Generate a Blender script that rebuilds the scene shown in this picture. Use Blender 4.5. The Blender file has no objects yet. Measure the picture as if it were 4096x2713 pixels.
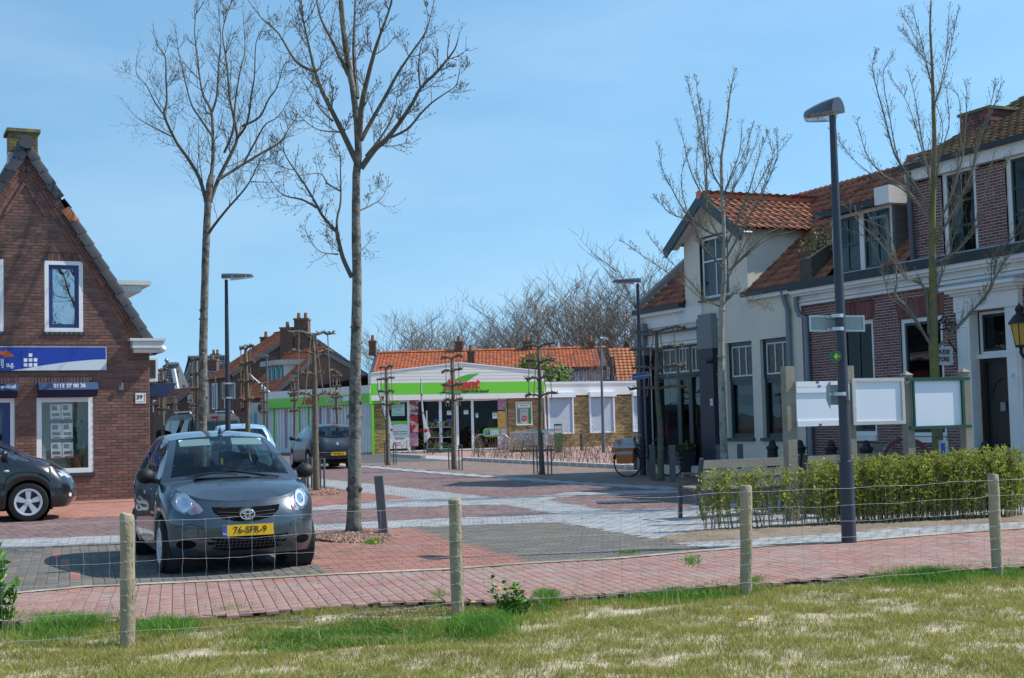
import bpy, bmesh, math, random
import numpy as np
from math import sin, cos, tan, atan, atan2, pi, sqrt, radians
from mathutils import Vector, Matrix
from mathutils.bvhtree import BVHTree

random.seed(7); np.random.seed(7)
scene = bpy.context.scene
COL = scene.collection
V = Vector

# ------------------------------------------------------------------ camera
CAMZ = 1.5; FPX = 5400.0; RHO = radians(1.4); PITCH = atan(326.5 / FPX)
cR = V((1, 0, 0)); cU = V((0, -sin(PITCH), cos(PITCH))); cF = V((0, cos(PITCH), sin(PITCH)))
cam_data = bpy.data.cameras.new('camera'); cam = bpy.data.objects.new('camera', cam_data); COL.objects.link(cam)
_r = cR * cos(RHO) - cU * sin(RHO); _u = cR * sin(RHO) + cU * cos(RHO)
cam.matrix_world = Matrix(((_r.x, _u.x, -cF.x, 0), (_r.y, _u.y, -cF.y, 0), (_r.z, _u.z, -cF.z, CAMZ), (0, 0, 0, 1)))
cam_data.sensor_width = 36; cam_data.sensor_fit = 'HORIZONTAL'; cam_data.lens = 36 * FPX / 4096
cam_data.clip_start = 0.1; cam_data.clip_end = 3000
scene.camera = cam

# ------------------------------------------------------------------ light
SUN_AZ = radians(8); SUN_EL = radians(47)          # from +X, 8 degrees towards +Y
SUNV = V((cos(SUN_EL) * cos(SUN_AZ), cos(SUN_EL) * sin(SUN_AZ), sin(SUN_EL)))
sd = bpy.data.lights.new('sun', 'SUN'); so = bpy.data.objects.new('sun', sd); COL.objects.link(so)
sd.energy = 4.6; sd.angle = radians(0.53); sd.color = (1.0, 0.95, 0.87)
so.rotation_euler = SUNV.to_track_quat('Z', 'Y').to_euler(); so.location = (30, 10, 40)
world = bpy.data.worlds.new('World'); scene.world = world; world.use_nodes = True
wn = world.node_tree.nodes; wl = world.node_tree.links
bg = wn['Background']; sky = wn.new('ShaderNodeTexSky'); sky.sky_type = 'NISHITA'; sky.sun_disc = False
sky.sun_elevation = SUN_EL; sky.sun_rotation = pi / 2 - SUN_AZ
sky.air_density = 1.5; sky.dust_density = 0.0; sky.ozone_density = 4.0; sky.altitude = 0
# thin high cirrus veil drawn on the sky directions
sx = wn.new('ShaderNodeSeparateXYZ'); cx = wn.new('ShaderNodeCombineXYZ'); zr = wn.new('ShaderNodeMath'); zr.operation = 'MULTIPLY_ADD'; zr.inputs[1].default_value = .72; zr.inputs[2].default_value = .24
nrm_ = wn.new('ShaderNodeVectorMath'); nrm_.operation = 'NORMALIZE'; hz = wn.new('ShaderNodeMath'); hz.operation = 'MAXIMUM'; hz.inputs[1].default_value = 0
gain = wn.new('ShaderNodeMixRGB'); gain.blend_type = 'MULTIPLY'; gain.inputs[0].default_value = 1; gain.inputs[2].default_value = (.89, 1.06, 1.05, 1)
tc = wn.new('ShaderNodeTexCoord')
wl.new(tc.outputs['Generated'], sx.inputs[0]); wl.new(sx.outputs[2], hz.inputs[0]); wl.new(hz.outputs[0], zr.inputs[0])
wl.new(sx.outputs[0], cx.inputs[0]); wl.new(sx.outputs[1], cx.inputs[1]); wl.new(zr.outputs[0], cx.inputs[2]); wl.new(cx.outputs[0], nrm_.inputs[0]); wl.new(nrm_.outputs[0], sky.inputs[0])
mp = wn.new('ShaderNodeMapping'); mp.inputs['Scale'].default_value = (2.2, 2.2, 9)
nz = wn.new('ShaderNodeTexNoise'); nz.inputs['Scale'].default_value = 1.6; nz.inputs['Detail'].default_value = 5
rmp = wn.new('ShaderNodeMapRange'); rmp.inputs[1].default_value = .42; rmp.inputs[2].default_value = .8
rmp.inputs[3].default_value = 0; rmp.inputs[4].default_value = .12
mixw = wn.new('ShaderNodeMixRGB'); mixw.inputs[2].default_value = (7.6, 8.4, 9.2, 1)
wl.new(tc.outputs['Generated'], mp.inputs[0]); wl.new(mp.outputs[0], nz.inputs['Vector']); wl.new(nz.outputs[0], rmp.inputs[0])
wl.new(rmp.outputs[0], mixw.inputs[0]); wl.new(sky.outputs[0], gain.inputs[1]); wl.new(gain.outputs[0], mixw.inputs[1]); wl.new(mixw.outputs[0], bg.inputs[0])
bg.inputs[1].default_value = 0.15
scene.view_settings.view_transform = 'Standard'; scene.view_settings.look = 'None'
scene.view_settings.exposure = 0.2; scene.view_settings.gamma = 1

# ------------------------------------------------------------------ pixels of the photograph -> places
def ray(x, y):
 ix = x - 2048; iy = 1356.5 - y
 a = ix * cos(RHO) + iy * sin(RHO); b = -ix * sin(RHO) + iy * cos(RHO)
 return cR * a + cU * b + cF * FPX
def ground(x, y, z=0.0):
 d = ray(x, y); t = (z - CAMZ) / d.z
 return V((d.x * t, d.y * t, z))
def at(x, y, D):
 d = ray(x, y); t = D / d.y
 return V((d.x * t, D, CAMZ + d.z * t))
def px_per_m(D): return FPX / D

# ------------------------------------------------------------------ materials
MATS = {}
def node(nt, t, **kw):
 n = nt.nodes.new(t)
 for k, v in kw.items(): setattr(n, k, v)
 return n
def M(name, col, rough=.6, var=.12, scale=6, bump=0., bscale=40, metal=0., rnd=0., hue=None, coat=0., spec=.5, col2=None, mix=(.45, .62), mscale=1.5, trans=0.):
 """principled material: base colour, noise variation, per-piece variation from the 'rnd' attribute, second colour patches"""
 if name in MATS: return MATS[name]
 m = bpy.data.materials.new(name); m.use_nodes = True; MATS[name] = m
 nt = m.node_tree; L = nt.links; p = nt.nodes['Principled BSDF']
 p.inputs['Roughness'].default_value = rough; p.inputs['Metallic'].default_value = metal
 p.inputs['Specular IOR Level'].default_value = spec
 if coat: p.inputs['Coat Weight'].default_value = coat; p.inputs['Coat Roughness'].default_value = .03
 tcn = node(nt, 'ShaderNodeTexCoord'); vec = tcn.outputs['Object']
 cur = None
 rgb = node(nt, 'ShaderNodeRGB'); rgb.outputs[0].default_value = (*col, 1); cur = rgb.outputs[0]
 if rnd:
  at_ = node(nt, 'ShaderNodeAttribute', attribute_name='rnd')
  if hue is not None:
   mx = node(nt, 'ShaderNodeMixRGB'); mx.inputs[2].default_value = (*hue, 1)
   mr = node(nt, 'ShaderNodeMapRange'); mr.inputs[1].default_value = .35; mr.inputs[2].default_value = 1.
   w = node(nt, 'ShaderNodeTexWhiteNoise', noise_dimensions='1D'); L.new(at_.outputs['Fac'], w.inputs['W'])
   L.new(w.outputs['Value'], mr.inputs[0]); L.new(mr.outputs[0], mx.inputs[0]); L.new(cur, mx.inputs[1]); cur = mx.outputs[0]
  ma = node(nt, 'ShaderNodeMapRange'); ma.inputs[3].default_value = 1 - rnd; ma.inputs[4].default_value = 1 + rnd
  L.new(at_.outputs['Fac'], ma.inputs[0])
  mm = node(nt, 'ShaderNodeVectorMath', operation='SCALE'); L.new(cur, mm.inputs[0]); L.new(ma.outputs[0], mm.inputs['Scale']); cur = mm.outputs[0]
 if col2 is not None:
  n2 = node(nt, 'ShaderNodeTexNoise'); n2.inputs['Scale'].default_value = mscale; n2.inputs['Detail'].default_value = 6; n2.inputs['Roughness'].default_value = .62
  L.new(vec, n2.inputs['Vector'])
  r2 = node(nt, 'ShaderNodeMapRange'); r2.inputs[1].default_value = mix[0]; r2.inputs[2].default_value = mix[1]
  L.new(n2.outputs[0], r2.inputs[0])
  mx = node(nt, 'ShaderNodeMixRGB'); mx.inputs[2].default_value = (*col2, 1); L.new(r2.outputs[0], mx.inputs[0]); L.new(cur, mx.inputs[1]); cur = mx.outputs[0]
 if var:
  n1 = node(nt, 'ShaderNodeTexNoise'); n1.inputs['Scale'].default_value = scale; n1.inputs['Detail'].default_value = 5; n1.inputs['Roughness'].default_value = .6
  L.new(vec, n1.inputs['Vector'])
  r1 = node(nt, 'ShaderNodeMapRange'); r1.inputs[1].default_value = .25; r1.inputs[2].default_value = .75; r1.inputs[3].default_value = 1 - var; r1.inputs[4].default_value = 1 + var
  L.new(n1.outputs[0], r1.inputs[0])
  mm = node(nt, 'ShaderNodeVectorMath', operation='SCALE'); L.new(cur, mm.inputs[0]); L.new(r1.outputs[0], mm.inputs['Scale']); cur = mm.outputs[0]
 L.new(cur, p.inputs['Base Color'])
 if bump:
  nb = node(nt, 'ShaderNodeTexNoise'); nb.inputs['Scale'].default_value = bscale; nb.inputs['Detail'].default_value = 4
  L.new(vec, nb.inputs['Vector'])
  b = node(nt, 'ShaderNodeBump'); b.inputs['Strength'].default_value = bump; b.inputs['Distance'].default_value = .02
  L.new(nb.outputs[0], b.inputs['Height']); L.new(b.outputs[0], p.inputs['Normal'])
 if trans:
  tb = node(nt, 'ShaderNodeBsdfTranslucent'); L.new(cur, tb.inputs[0]); ms = node(nt, 'ShaderNodeMixShader'); ms.inputs[0].default_value = trans
  L.new(p.outputs[0], ms.inputs[1]); L.new(tb.outputs[0], ms.inputs[2]); L.new(ms.outputs[0], nt.nodes['Material Output'].inputs[0])
 return m
def GLASS(name, tint=(.75, .8, .8), refl=.12, rough=.01, pow_=.35, trans=.85):
 if name in MATS: return MATS[name]
 m = bpy.data.materials.new(name); m.use_nodes = True; MATS[name] = m
 nt = m.node_tree; L = nt.links
 for n in list(nt.nodes): nt.nodes.remove(n)
 out = node(nt, 'ShaderNodeOutputMaterial'); mixs = node(nt, 'ShaderNodeMixShader')
 tr = node(nt, 'ShaderNodeBsdfTransparent'); tr.inputs[0].default_value = (*[c * trans for c in tint], 1)
 gl = node(nt, 'ShaderNodeBsdfGlossy'); gl.inputs['Roughness'].default_value = rough; gl.inputs[0].default_value = (.95, .97, 1, 1)
 ge = node(nt, 'ShaderNodeNewGeometry'); dt = node(nt, 'ShaderNodeVectorMath', operation='DOT_PRODUCT'); L.new(ge.outputs['Incoming'], dt.inputs[0]); L.new(ge.outputs['Normal'], dt.inputs[1])
 ab = node(nt, 'ShaderNodeMath', operation='ABSOLUTE'); L.new(dt.outputs['Value'], ab.inputs[0])
 iv = node(nt, 'ShaderNodeMath', operation='SUBTRACT'); iv.inputs[0].default_value = 1; L.new(ab.outputs[0], iv.inputs[1])
 fr = node(nt, 'ShaderNodeMath', operation='POWER'); fr.inputs[1].default_value = 5; L.new(iv.outputs[0], fr.inputs[0])
 ad = node(nt, 'ShaderNodeMath', operation='MULTIPLY_ADD'); ad.inputs[1].default_value = .9; ad.inputs[2].default_value = refl; ad.use_clamp = True
 nb = node(nt, 'ShaderNodeTexNoise'); nb.inputs['Scale'].default_value = 1.3
 tcn = node(nt, 'ShaderNodeTexCoord'); L.new(tcn.outputs['Object'], nb.inputs['Vector'])
 b = node(nt, 'ShaderNodeBump'); b.inputs['Strength'].default_value = .06; b.inputs['Distance'].default_value = .05; L.new(nb.outputs[0], b.inputs['Height'])
 L.new(b.outputs[0], gl.inputs['Normal'])
 L.new(fr.outputs[0], ad.inputs[0]); L.new(ad.outputs[0], mixs.inputs[0]); L.new(tr.outputs[0], mixs.inputs[1]); L.new(gl.outputs[0], mixs.inputs[2]); L.new(mixs.outputs[0], out.inputs[0])
 return m
def EMIT(name, col, st):
 m = bpy.data.materials.new(name); m.use_nodes = True; MATS[name] = m
 p = m.node_tree.nodes['Principled BSDF']; p.inputs['Base Color'].default_value = (*col, 1)
 p.inputs['Emission Color'].default_value = (*col, 1); p.inputs['Emission Strength'].default_value = st
 return m

# ------------------------------------------------------------------ objects
WLOC = {}
def props(o, label=None, cat=None, group=None, kind=None):
 if label: o['label'] = label
 if cat: o['category'] = cat
 if group: o['group'] = group
 if kind: o['kind'] = kind
 return o
def empty(name, loc, label=None, cat=None, group=None, rz=0., parent=None):
 o = bpy.data.objects.new(name, None); COL.objects.link(o); o.empty_display_size = .3
 o.location = V(loc); o.rotation_euler = (0, 0, rz)
 if parent is not None: o.parent = parent; WLOC[o] = WLOC.get(parent, V((0, 0, 0)))
 else: WLOC[o] = V(loc)
 return props(o, label, cat, group)
def link_mesh(name, me, parent=None, loc=None, rot=None):
 o = bpy.data.objects.new(name, me); COL.objects.link(o)
 if parent is not None: o.parent = parent; WLOC[o] = WLOC.get(parent, V((0, 0, 0)))
 if loc is not None: o.location = loc
 if rot is not None: o.rotation_euler = rot
 return o
def copy_tree(o, parent=None):
 c = o.copy(); COL.objects.link(c)
 if parent is not None: c.parent = parent
 for ch in list(o.children): copy_tree(ch, c)
 return c

def np_mesh(name, vs, fs, mat, rnd=None, smooth=False):
 me = bpy.data.meshes.new(name); vs = np.asarray(vs, dtype=np.float32); fs = np.asarray(fs, dtype=np.int32)
 n, k = fs.shape
 me.vertices.add(len(vs)); me.vertices.foreach_set('co', vs.ravel())
 me.loops.add(n * k); me.loops.foreach_set('vertex_index', fs.ravel())
 me.polygons.add(n); me.polygons.foreach_set('loop_start', np.arange(n, dtype=np.int32) * k)
 me.update(calc_edges=True)
 me.polygons.foreach_set('use_smooth', np.full(n, bool(smooth)))
 if rnd is not None:
  a = me.attributes.new('rnd', 'FLOAT', 'FACE'); a.data.foreach_set('value', np.asarray(rnd, dtype=np.float32))
 if mat: me.materials.append(mat)
 return me

class MB:
 def __init__(s): s.v = []; s.f = []; s.r = []; s.cr = 0.5; s.m = []; s.cm = 0
 def add(s, vs, fs):
  b = len(s.v); s.v.extend([(p[0], p[1], p[2]) for p in vs])
  for f in fs: s.f.append(tuple(i + b for i in f)); s.r.append(s.cr); s.m.append(s.cm)
  return b
 def quad(s, a, b, c, d): s.add((a, b, c, d), ((0, 1, 2, 3),))
 def poly(s, pts): s.add(pts, (tuple(range(len(pts))),))
 def hexa(s, c):   # 8 corners: bottom 4 (ccw) then top 4
  s.add(c, ((3, 2, 1, 0), (4, 5, 6, 7), (0, 1, 5, 4), (1, 2, 6, 5), (2, 3, 7, 6), (3, 0, 4, 7)))
 def box(s, x0, x1, y0, y1, z0, z1):
  s.hexa([(x0, y0, z0), (x1, y0, z0), (x1, y1, z0), (x0, y1, z0), (x0, y0, z1), (x1, y0, z1), (x1, y1, z1), (x0, y1, z1)])
 def beam(s, a, b, w, h=None, up=V((0, 0, 1))):
  a = V(a); b = V(b); h = w if h is None else h
  d = (b - a).normalized(); x = d.cross(up)
  if x.length < 1e-4: x = d.cross(V((0, 1, 0)))
  x.normalize(); y = x.cross(d).normalized(); x = x * (w / 2); y = y * (h / 2)
  s.hexa([a - x - y, a + x - y, a + x + y, a - x + y, b - x - y, b + x - y, b + x + y, b - x + y])
 def tube(s, pts, rad, n=6, cap=True):
  pts = [V(p) for p in pts]; m = len(pts)
  if not hasattr(rad, '__len__'): rad = [rad] * m
  ref = V((.3, .2, 1)).normalized(); base = len(s.v); prev = None
  for i in range(m):
   t = (pts[min(i + 1, m - 1)] - pts[max(i - 1, 0)])
   if t.length < 1e-9: t = V((0, 0, 1))
   t.normalize()
   if prev is None:
    x = t.cross(ref)
    if x.length < .05: x = t.cross(V((1, 0, 0)))
   else: x = prev - t * prev.dot(t)
   x.normalize(); prev = x; y = t.cross(x)
   for k in range(n):
    a = 2 * pi * k / n; q = pts[i] + (x * cos(a) + y * sin(a)) * rad[i]; s.v.append((q.x, q.y, q.z))
  for i in range(m - 1):
   for k in range(n):
    a = base + i * n + k; b = base + i * n + (k + 1) % n
    s.f.append((a, b, b + n, a + n)); s.r.append(s.cr); s.m.append(s.cm)
  if cap and n > 2:
   s.f.append(tuple(base + k for k in reversed(range(n)))); s.r.append(s.cr); s.m.append(s.cm)
   s.f.append(tuple(base + (m - 1) * n + k for k in range(n))); s.r.append(s.cr); s.m.append(s.cm)
 def lathe(s, prof, c=(0, 0, 0), n=24, ax='z'):
  base = len(s.v); m = len(prof)
  for r, h in prof:
   for k in range(n):
    a = 2 * pi * k / n
    if ax == 'z': q = (c[0] + r * cos(a), c[1] + r * sin(a), c[2] + h)
    elif ax == 'y': q = (c[0] + r * cos(a), c[1] + h, c[2] + r * sin(a))
    else: q = (c[0] + h, c[1] + r * cos(a), c[2] + r * sin(a))
    s.v.append(q)
  for i in range(m - 1):
   for k in range(n):
    a = base + i * n + k; b = base + i * n + (k + 1) % n
    s.f.append((a, b, b + n, a + n)); s.r.append(s.cr); s.m.append(s.cm)
 def mesh(s, name, mats, off=None, smooth=False, angle=None):
  me = bpy.data.meshes.new(name)
  vs = s.v if off is None else [(x - off[0], y - off[1], z - off[2]) for x, y, z in s.v]
  me.from_pydata(vs, [], s.f); me.update()
  a = me.attributes.new('rnd', 'FLOAT', 'FACE'); a.data.foreach_set('value', np.array(s.r, dtype=np.float32))
  if not isinstance(mats, (list, tuple)): mats = [mats]
  for m in mats: me.materials.append(m)
  if len(mats) > 1: me.polygons.foreach_set('material_index', np.array(s.m, dtype=np.int32))
  if smooth: me.polygons.foreach_set('use_smooth', np.ones(len(s.f), dtype=bool))
  if angle: me.set_sharp_from_angle(angle=angle)
  return me
 def build(s, name, mats, parent=None, smooth=False, kind=None, label=None, angle=None):
  off = WLOC.get(parent) if parent is not None else None
  o = link_mesh(name, s.mesh(name, mats, off, smooth, angle), parent)
  return props(o, label, kind=kind)

def bx(F, *a): m = MB(); F.box(m, *a); return m
def bb_(*a): m = MB(); m.box(*a); return m
def tb_(*a): m = MB(); m.tube(*a); return m
def solo(name, mb, mats, loc, label, cat, group=None, smooth=False, kind=None, angle=None):
 """a thing made of one mesh, origin at its base"""
 o = link_mesh(name, mb.mesh(name, mats, V(loc), smooth, angle)); o.location = V(loc); WLOC[o] = V(loc)
 return props(o, label, cat, group, kind)

class Frame:
 """a vertical plane: s along it, z up, o outwards"""
 def __init__(f, P0, d, out):
  f.P = V(P0); f.d = V((d[0], d[1], 0)).normalized(); n = V((-f.d.y, f.d.x, 0))
  f.n = n if n.dot(V((out[0], out[1], 0))) > 0 else -n
 def pt(f, s, z, o=0.): return f.P + f.d * s + f.n * o + V((0, 0, z))
 def px(f, x, y, o=0.):
  d = ray(x, y); P = f.P + f.n * o; C = V((0, 0, CAMZ)); t = (P - C).dot(f.n) / d.dot(f.n); q = C + d * t - f.P
  return q.dot(f.d), q.z
 def box(f, mb, s0, s1, z0, z1, o0, o1):
  p = f.pt
  c = [p(s0, z0, o0), p(s1, z0, o0), p(s1, z0, o1), p(s0, z0, o1), p(s0, z1, o0), p(s1, z1, o0), p(s1, z1, o1), p(s0, z1, o1)]
  mb.hexa(c)
 def on_s(f, x, y, s0):
  """pixel -> (o, z) on the cross-wall at s0"""
  d = ray(x, y); C = V((0, 0, CAMZ)); P = f.P + f.d * s0; t = (P - C).dot(f.d) / d.dot(f.d); q = C + d * t - f.P
  return q.dot(f.n), q.z
 def ring(f, mb, s0, s1, z0, z1, w, o0, o1, wb=None, wt=None):
  wb = w if wb is None else wb; wt = w if wt is None else wt
  f.box(mb, s0, s0 + w, z0, z1, o0, o1); f.box(mb, s1 - w, s1, z0, z1, o0, o1)
  f.box(mb, s0 + w, s1 - w, z0, z0 + wb, o0, o1); f.box(mb, s0 + w, s1 - w, z1 - wt, z1, o0, o1)
 def poly(f, mb, pts, o=0., thick=0.):
  A = [f.pt(s, z, o) for s, z in pts]
  if not thick: mb.poly(A); return
  B = [f.pt(s, z, o - thick) for s, z in pts]; n = len(pts)
  mb.poly(A); mb.poly(B[::-1])
  for i in range(n): mb.quad(A[i], B[i], B[(i + 1) % n], A[(i + 1) % n])

CAMP = V((0, 0, CAMZ))
BRICK_MESH = {}
def brick_mesh(key, L, H, T, mat, k):
 kk = (key, k)
 if kk not in BRICK_MESH:
  mb = MB(); mb.cr = (k + .5) / 8; b = .004
  x, z = L / 2, H / 2
  mb.add([(-x, 0, -z), (x, 0, -z), (x, 0, z), (-x, 0, z), (-x + b, T, -z + b), (x - b, T, -z + b), (x - b, T, z - b), (-x + b, T, z - b)],
               [(4, 5, 6, 7), (0, 1, 5, 4), (1, 2, 6, 5), (2, 3, 7, 6), (3, 0, 4, 7)])
  BRICK_MESH[kk] = mb.mesh('brick', mat)
 return BRICK_MESH[kk]
def brick_wall(F, z0, z1, spans, L, H, joint, mat, mortar, wall_parent, nparts=300, o=0., proud=.012, name='brick', phase=0.):
 """spans(z) -> list of (s0,s1) solid intervals. Mortar sheet + bricks standing proud of it: whole ones nearest the camera as parts, rest joined"""
 rows = int((z1 - z0) / H); whole = []; rest = MB(); mo = MB()
 rg = random.Random(hash((round(z0, 2), round(L, 3), rows)) & 0xffff)
 for j in range(rows):
  za = z0 + j * H; zm = za + H / 2
  for a, b in spans(zm):
   if b - a < .02: continue
   mo.quad(F.pt(a, za, o), F.pt(b, za, o), F.pt(b, za + H, o), F.pt(a, za + H, o))
   s = math.floor((a - phase) / L) * L + phase - (L / 2 if j % 2 else 0)
   while s < b:
    s0 = max(s, a); s1 = min(s + L, b)
    if s1 - s0 > L - 1e-4: whole.append((s0 + L / 2, zm))
    elif s1 - s0 > .03:
     rest.cr = rg.random(); _brick(rest, F, s0 + joint / 2, s1 - joint / 2, za + joint / 2, za + H - joint / 2, o, proud + rg.random() * .004)
    s += L
 whole.sort(key=lambda q: (F.pt(q[0], q[1]) - CAMP).length_squared)
 wall = mo.build('wall', mortar, wall_parent)
 rz = atan2(F.d.y, F.d.x)
 nrm = 1 if V((-F.d.y, F.d.x, 0)).dot(F.n) > 0 else -1
 vis = [q for q in whole]
 for i, (s, z) in enumerate(vis):
  if i < nparts:
   ob = link_mesh(name, brick_mesh(mat.name + str(round(L, 3)), L - joint, H - joint, proud, mat, rg.randrange(8)), wall)
   ob.location = F.pt(s, z, o + rg.random() * .003) - WLOC.get(wall_parent, V((0, 0, 0))); ob.rotation_euler = (0, 0, rz if nrm > 0 else rz + pi)
  else:
   rest.cr = rg.random(); _brick(rest, F, s - L / 2 + joint / 2, s + L / 2 - joint / 2, z - H / 2 + joint / 2, z + H / 2 - joint / 2, o, proud + rg.random() * .004)
 if rest.f: rest.build('brickwork', mat, wall, kind='stuff')
 return wall
def _brick(mb, F, s0, s1, z0, z1, o, t):
 p = F.pt; b = .004
 mb.add([p(s0, z0, o), p(s1, z0, o), p(s1, z1, o), p(s0, z1, o), p(s0 + b, z0 + b, o + t), p(s1 - b, z0 + b, o + t), p(s1 - b, z1 - b, o + t), p(s0 + b, z1 - b, o + t)],
           [(4, 5, 6, 7), (0, 1, 5, 4), (1, 2, 6, 5), (2, 3, 7, 6), (3, 0, 4, 7)])

TILE_MESH = {}
def tile_verts(tw, tg, seg, amp):
 """pantile in its own plane: x across, y up the slope, z off the roof"""
 vs = []; n = seg + 1
 for (y, lift) in ((0., .032), (tg * 1.12, .004)):
  for i in range(n):
   t = i / seg; z = amp * (sin(2 * pi * (t * .92 + .04)) * .5 + .5) + lift
   vs.append((t * tw * 1.06 - tw * .03, y, z))
 for i in range(n): vs.append((vs[i][0], 0.004, vs[i][2] - .02))
 fs = [(i, i + 1, n + i + 1, n + i) for i in range(seg)] + [(2 * n + i, 2 * n + i + 1, i + 1, i) for i in range(seg)]
 return np.array(vs), np.array(fs)
def tile_roof(E0, a, b, La, Lb, mat, under, parent, tw=.24, tg=.30, seg=6, amp=.04, nparts=300, spans=None, holes=None, name='tile', near=None):
 """roof slope from eave corner E0 along a (unit, La) and up b (unit, Lb): an under-sheet with every tile a piece"""
 a = V(a).normalized(); b = V(b).normalized(); n = a.cross(b).normalized(); E0 = V(E0)
 if spans is None: spans = lambda v: [(0, La)]
 if n.z < 0:
  E0 = E0 + a * La; a = -a; n = -n; sp0 = spans
  spans = lambda v: [(La - q, La - p) for p, q in sp0(v)]
 off = WLOC.get(parent, V((0, 0, 0)))
 um = MB(); rows = int(math.ceil(Lb / tg)); spots = []
 for j in range(rows):
  v = j * tg; v1 = min(v + tg, Lb)
  for (u0, u1) in spans(v + tg / 2):
   um.quad(E0 + a * u0 + b * v, E0 + a * u1 + b * v, E0 + a * u1 + b * v1, E0 + a * u0 + b * v1)
   k0 = math.ceil(u0 / tw - .3); k1 = math.floor(u1 / tw + .3)
   for k in range(int(k0), int(k1)):
    spots.append((k * tw, v))
 roof = um.build('roof', under, parent)
 rg = random.Random(rows * 31 + len(spots))
 spots.sort(key=lambda q: (E0 + a * q[0] + b * q[1] - CAMP).length_squared)
 tv, tf = tile_verts(tw, tg, seg, amp)
 R = Matrix(((a.x, b.x, n.x), (a.y, b.y, n.y), (a.z, b.z, n.z)))
 key = (round(tw, 3), round(tg, 3), seg, mat.name, round(amp, 3))
 Rn = np.array(R); q = R.to_quaternion()
 V_ = []; F_ = []; r_ = []
 for i, (u, v) in enumerate(spots):
  P = E0 + a * u + b * v + n * (rg.random() * .006)
  if i < nparts:
   k = rg.randrange(8)
   if (key, k) not in TILE_MESH: TILE_MESH[(key, k)] = np_mesh(name, tv, tf, mat, [(k + .5) / 8] * len(tf), True)
   ob = link_mesh(name, TILE_MESH[(key, k)], roof); ob.rotation_mode = 'QUATERNION'; ob.rotation_quaternion = q; ob.location = P - off
  else:
   c = len(V_) * len(tv)
   V_.append(tv @ Rn.T + np.array(P - off)); F_.append(tf + c); r_ += [rg.random()] * len(tf)
 if V_:
  o = link_mesh('tiling', np_mesh('tiling', np.concatenate(V_), np.concatenate(F_), mat, r_, True), roof); props(o, kind='stuff')
 return roof

def text_mesh(txt, size, extr=.004, shear=0., align='CENTER', bold=0.):
 cu = bpy.data.curves.new('txt', 'FONT'); cu.body = txt; cu.size = size; cu.extrude = extr; cu.shear = shear; cu.align_x = align; cu.align_y = 'CENTER'; cu.offset = bold
 cu.resolution_u = 3
 ob = bpy.data.objects.new('txt', cu); COL.objects.link(ob)
 dg = bpy.context.evaluated_depsgraph_get(); me = bpy.data.meshes.new_from_object(ob.evaluated_get(dg))
 bpy.data.objects.remove(ob); bpy.data.curves.remove(cu)
 return me
def text_on(F, s, z, o, txt, size, mat, parent, name='lettering', sx=1., extr=.004, shear=0., tilt=0., bold=0.):
 """lettering standing on frame F at (s,z), offset o; reads left to right seen from outside"""
 me = text_mesh(txt, size, extr, shear, bold=bold); me.materials.append(mat)
 d = V((-F.n.y, F.n.x, 0))    # rightwards for somebody facing the wall
 P = F.pt(s, z, o) - WLOC.get(parent, V((0, 0, 0)))
 ct, st = cos(tilt), sin(tilt)
 X = d * ct + V((0, 0, 1)) * st; Y = V((0, 0, 1)) * ct - d * st
 mt = Matrix(((X.x * sx, Y.x, F.n.x, P.x), (X.y * sx, Y.y, F.n.y, P.y), (X.z * sx, Y.z, F.n.z, P.z), (0, 0, 0, 1)))
 me.transform(mt)
 return link_mesh(name, me, parent)
# ------------------------------------------------------------------ ground, paving
def gp(pts): return [ground(x, y).to_2d() for x, y in pts]
def inside(P, poly):
 x = P[:, 0]; y = P[:, 1]; c = np.zeros(len(P), dtype=bool); n = len(poly); j = n - 1
 for i in range(n):
  xi, yi = poly[i][0], poly[i][1]; xj, yj = poly[j][0], poly[j][1]
  if abs(yi - yj) > 1e-12:
   c ^= ((yi > y) != (yj > y)) & (x < (xj - xi) * (y - yi) / (yj - yi) + xi)
  j = i
 return c
def sheet(name, poly, z, mat):
 mb = MB(); mb.poly([(p[0], p[1], z) for p in poly])
 bm = bmesh.new(); me = mb.mesh(name, mat); bm.from_mesh(me); bmesh.ops.triangulate(bm, faces=bm.faces[:])
 for f in bm.faces:
  if f.normal.z < 0: f.normal_flip()
 bm.to_mesh(me); bm.free()
 o = link_mesh(name, me); return props(o, kind='structure')
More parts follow.
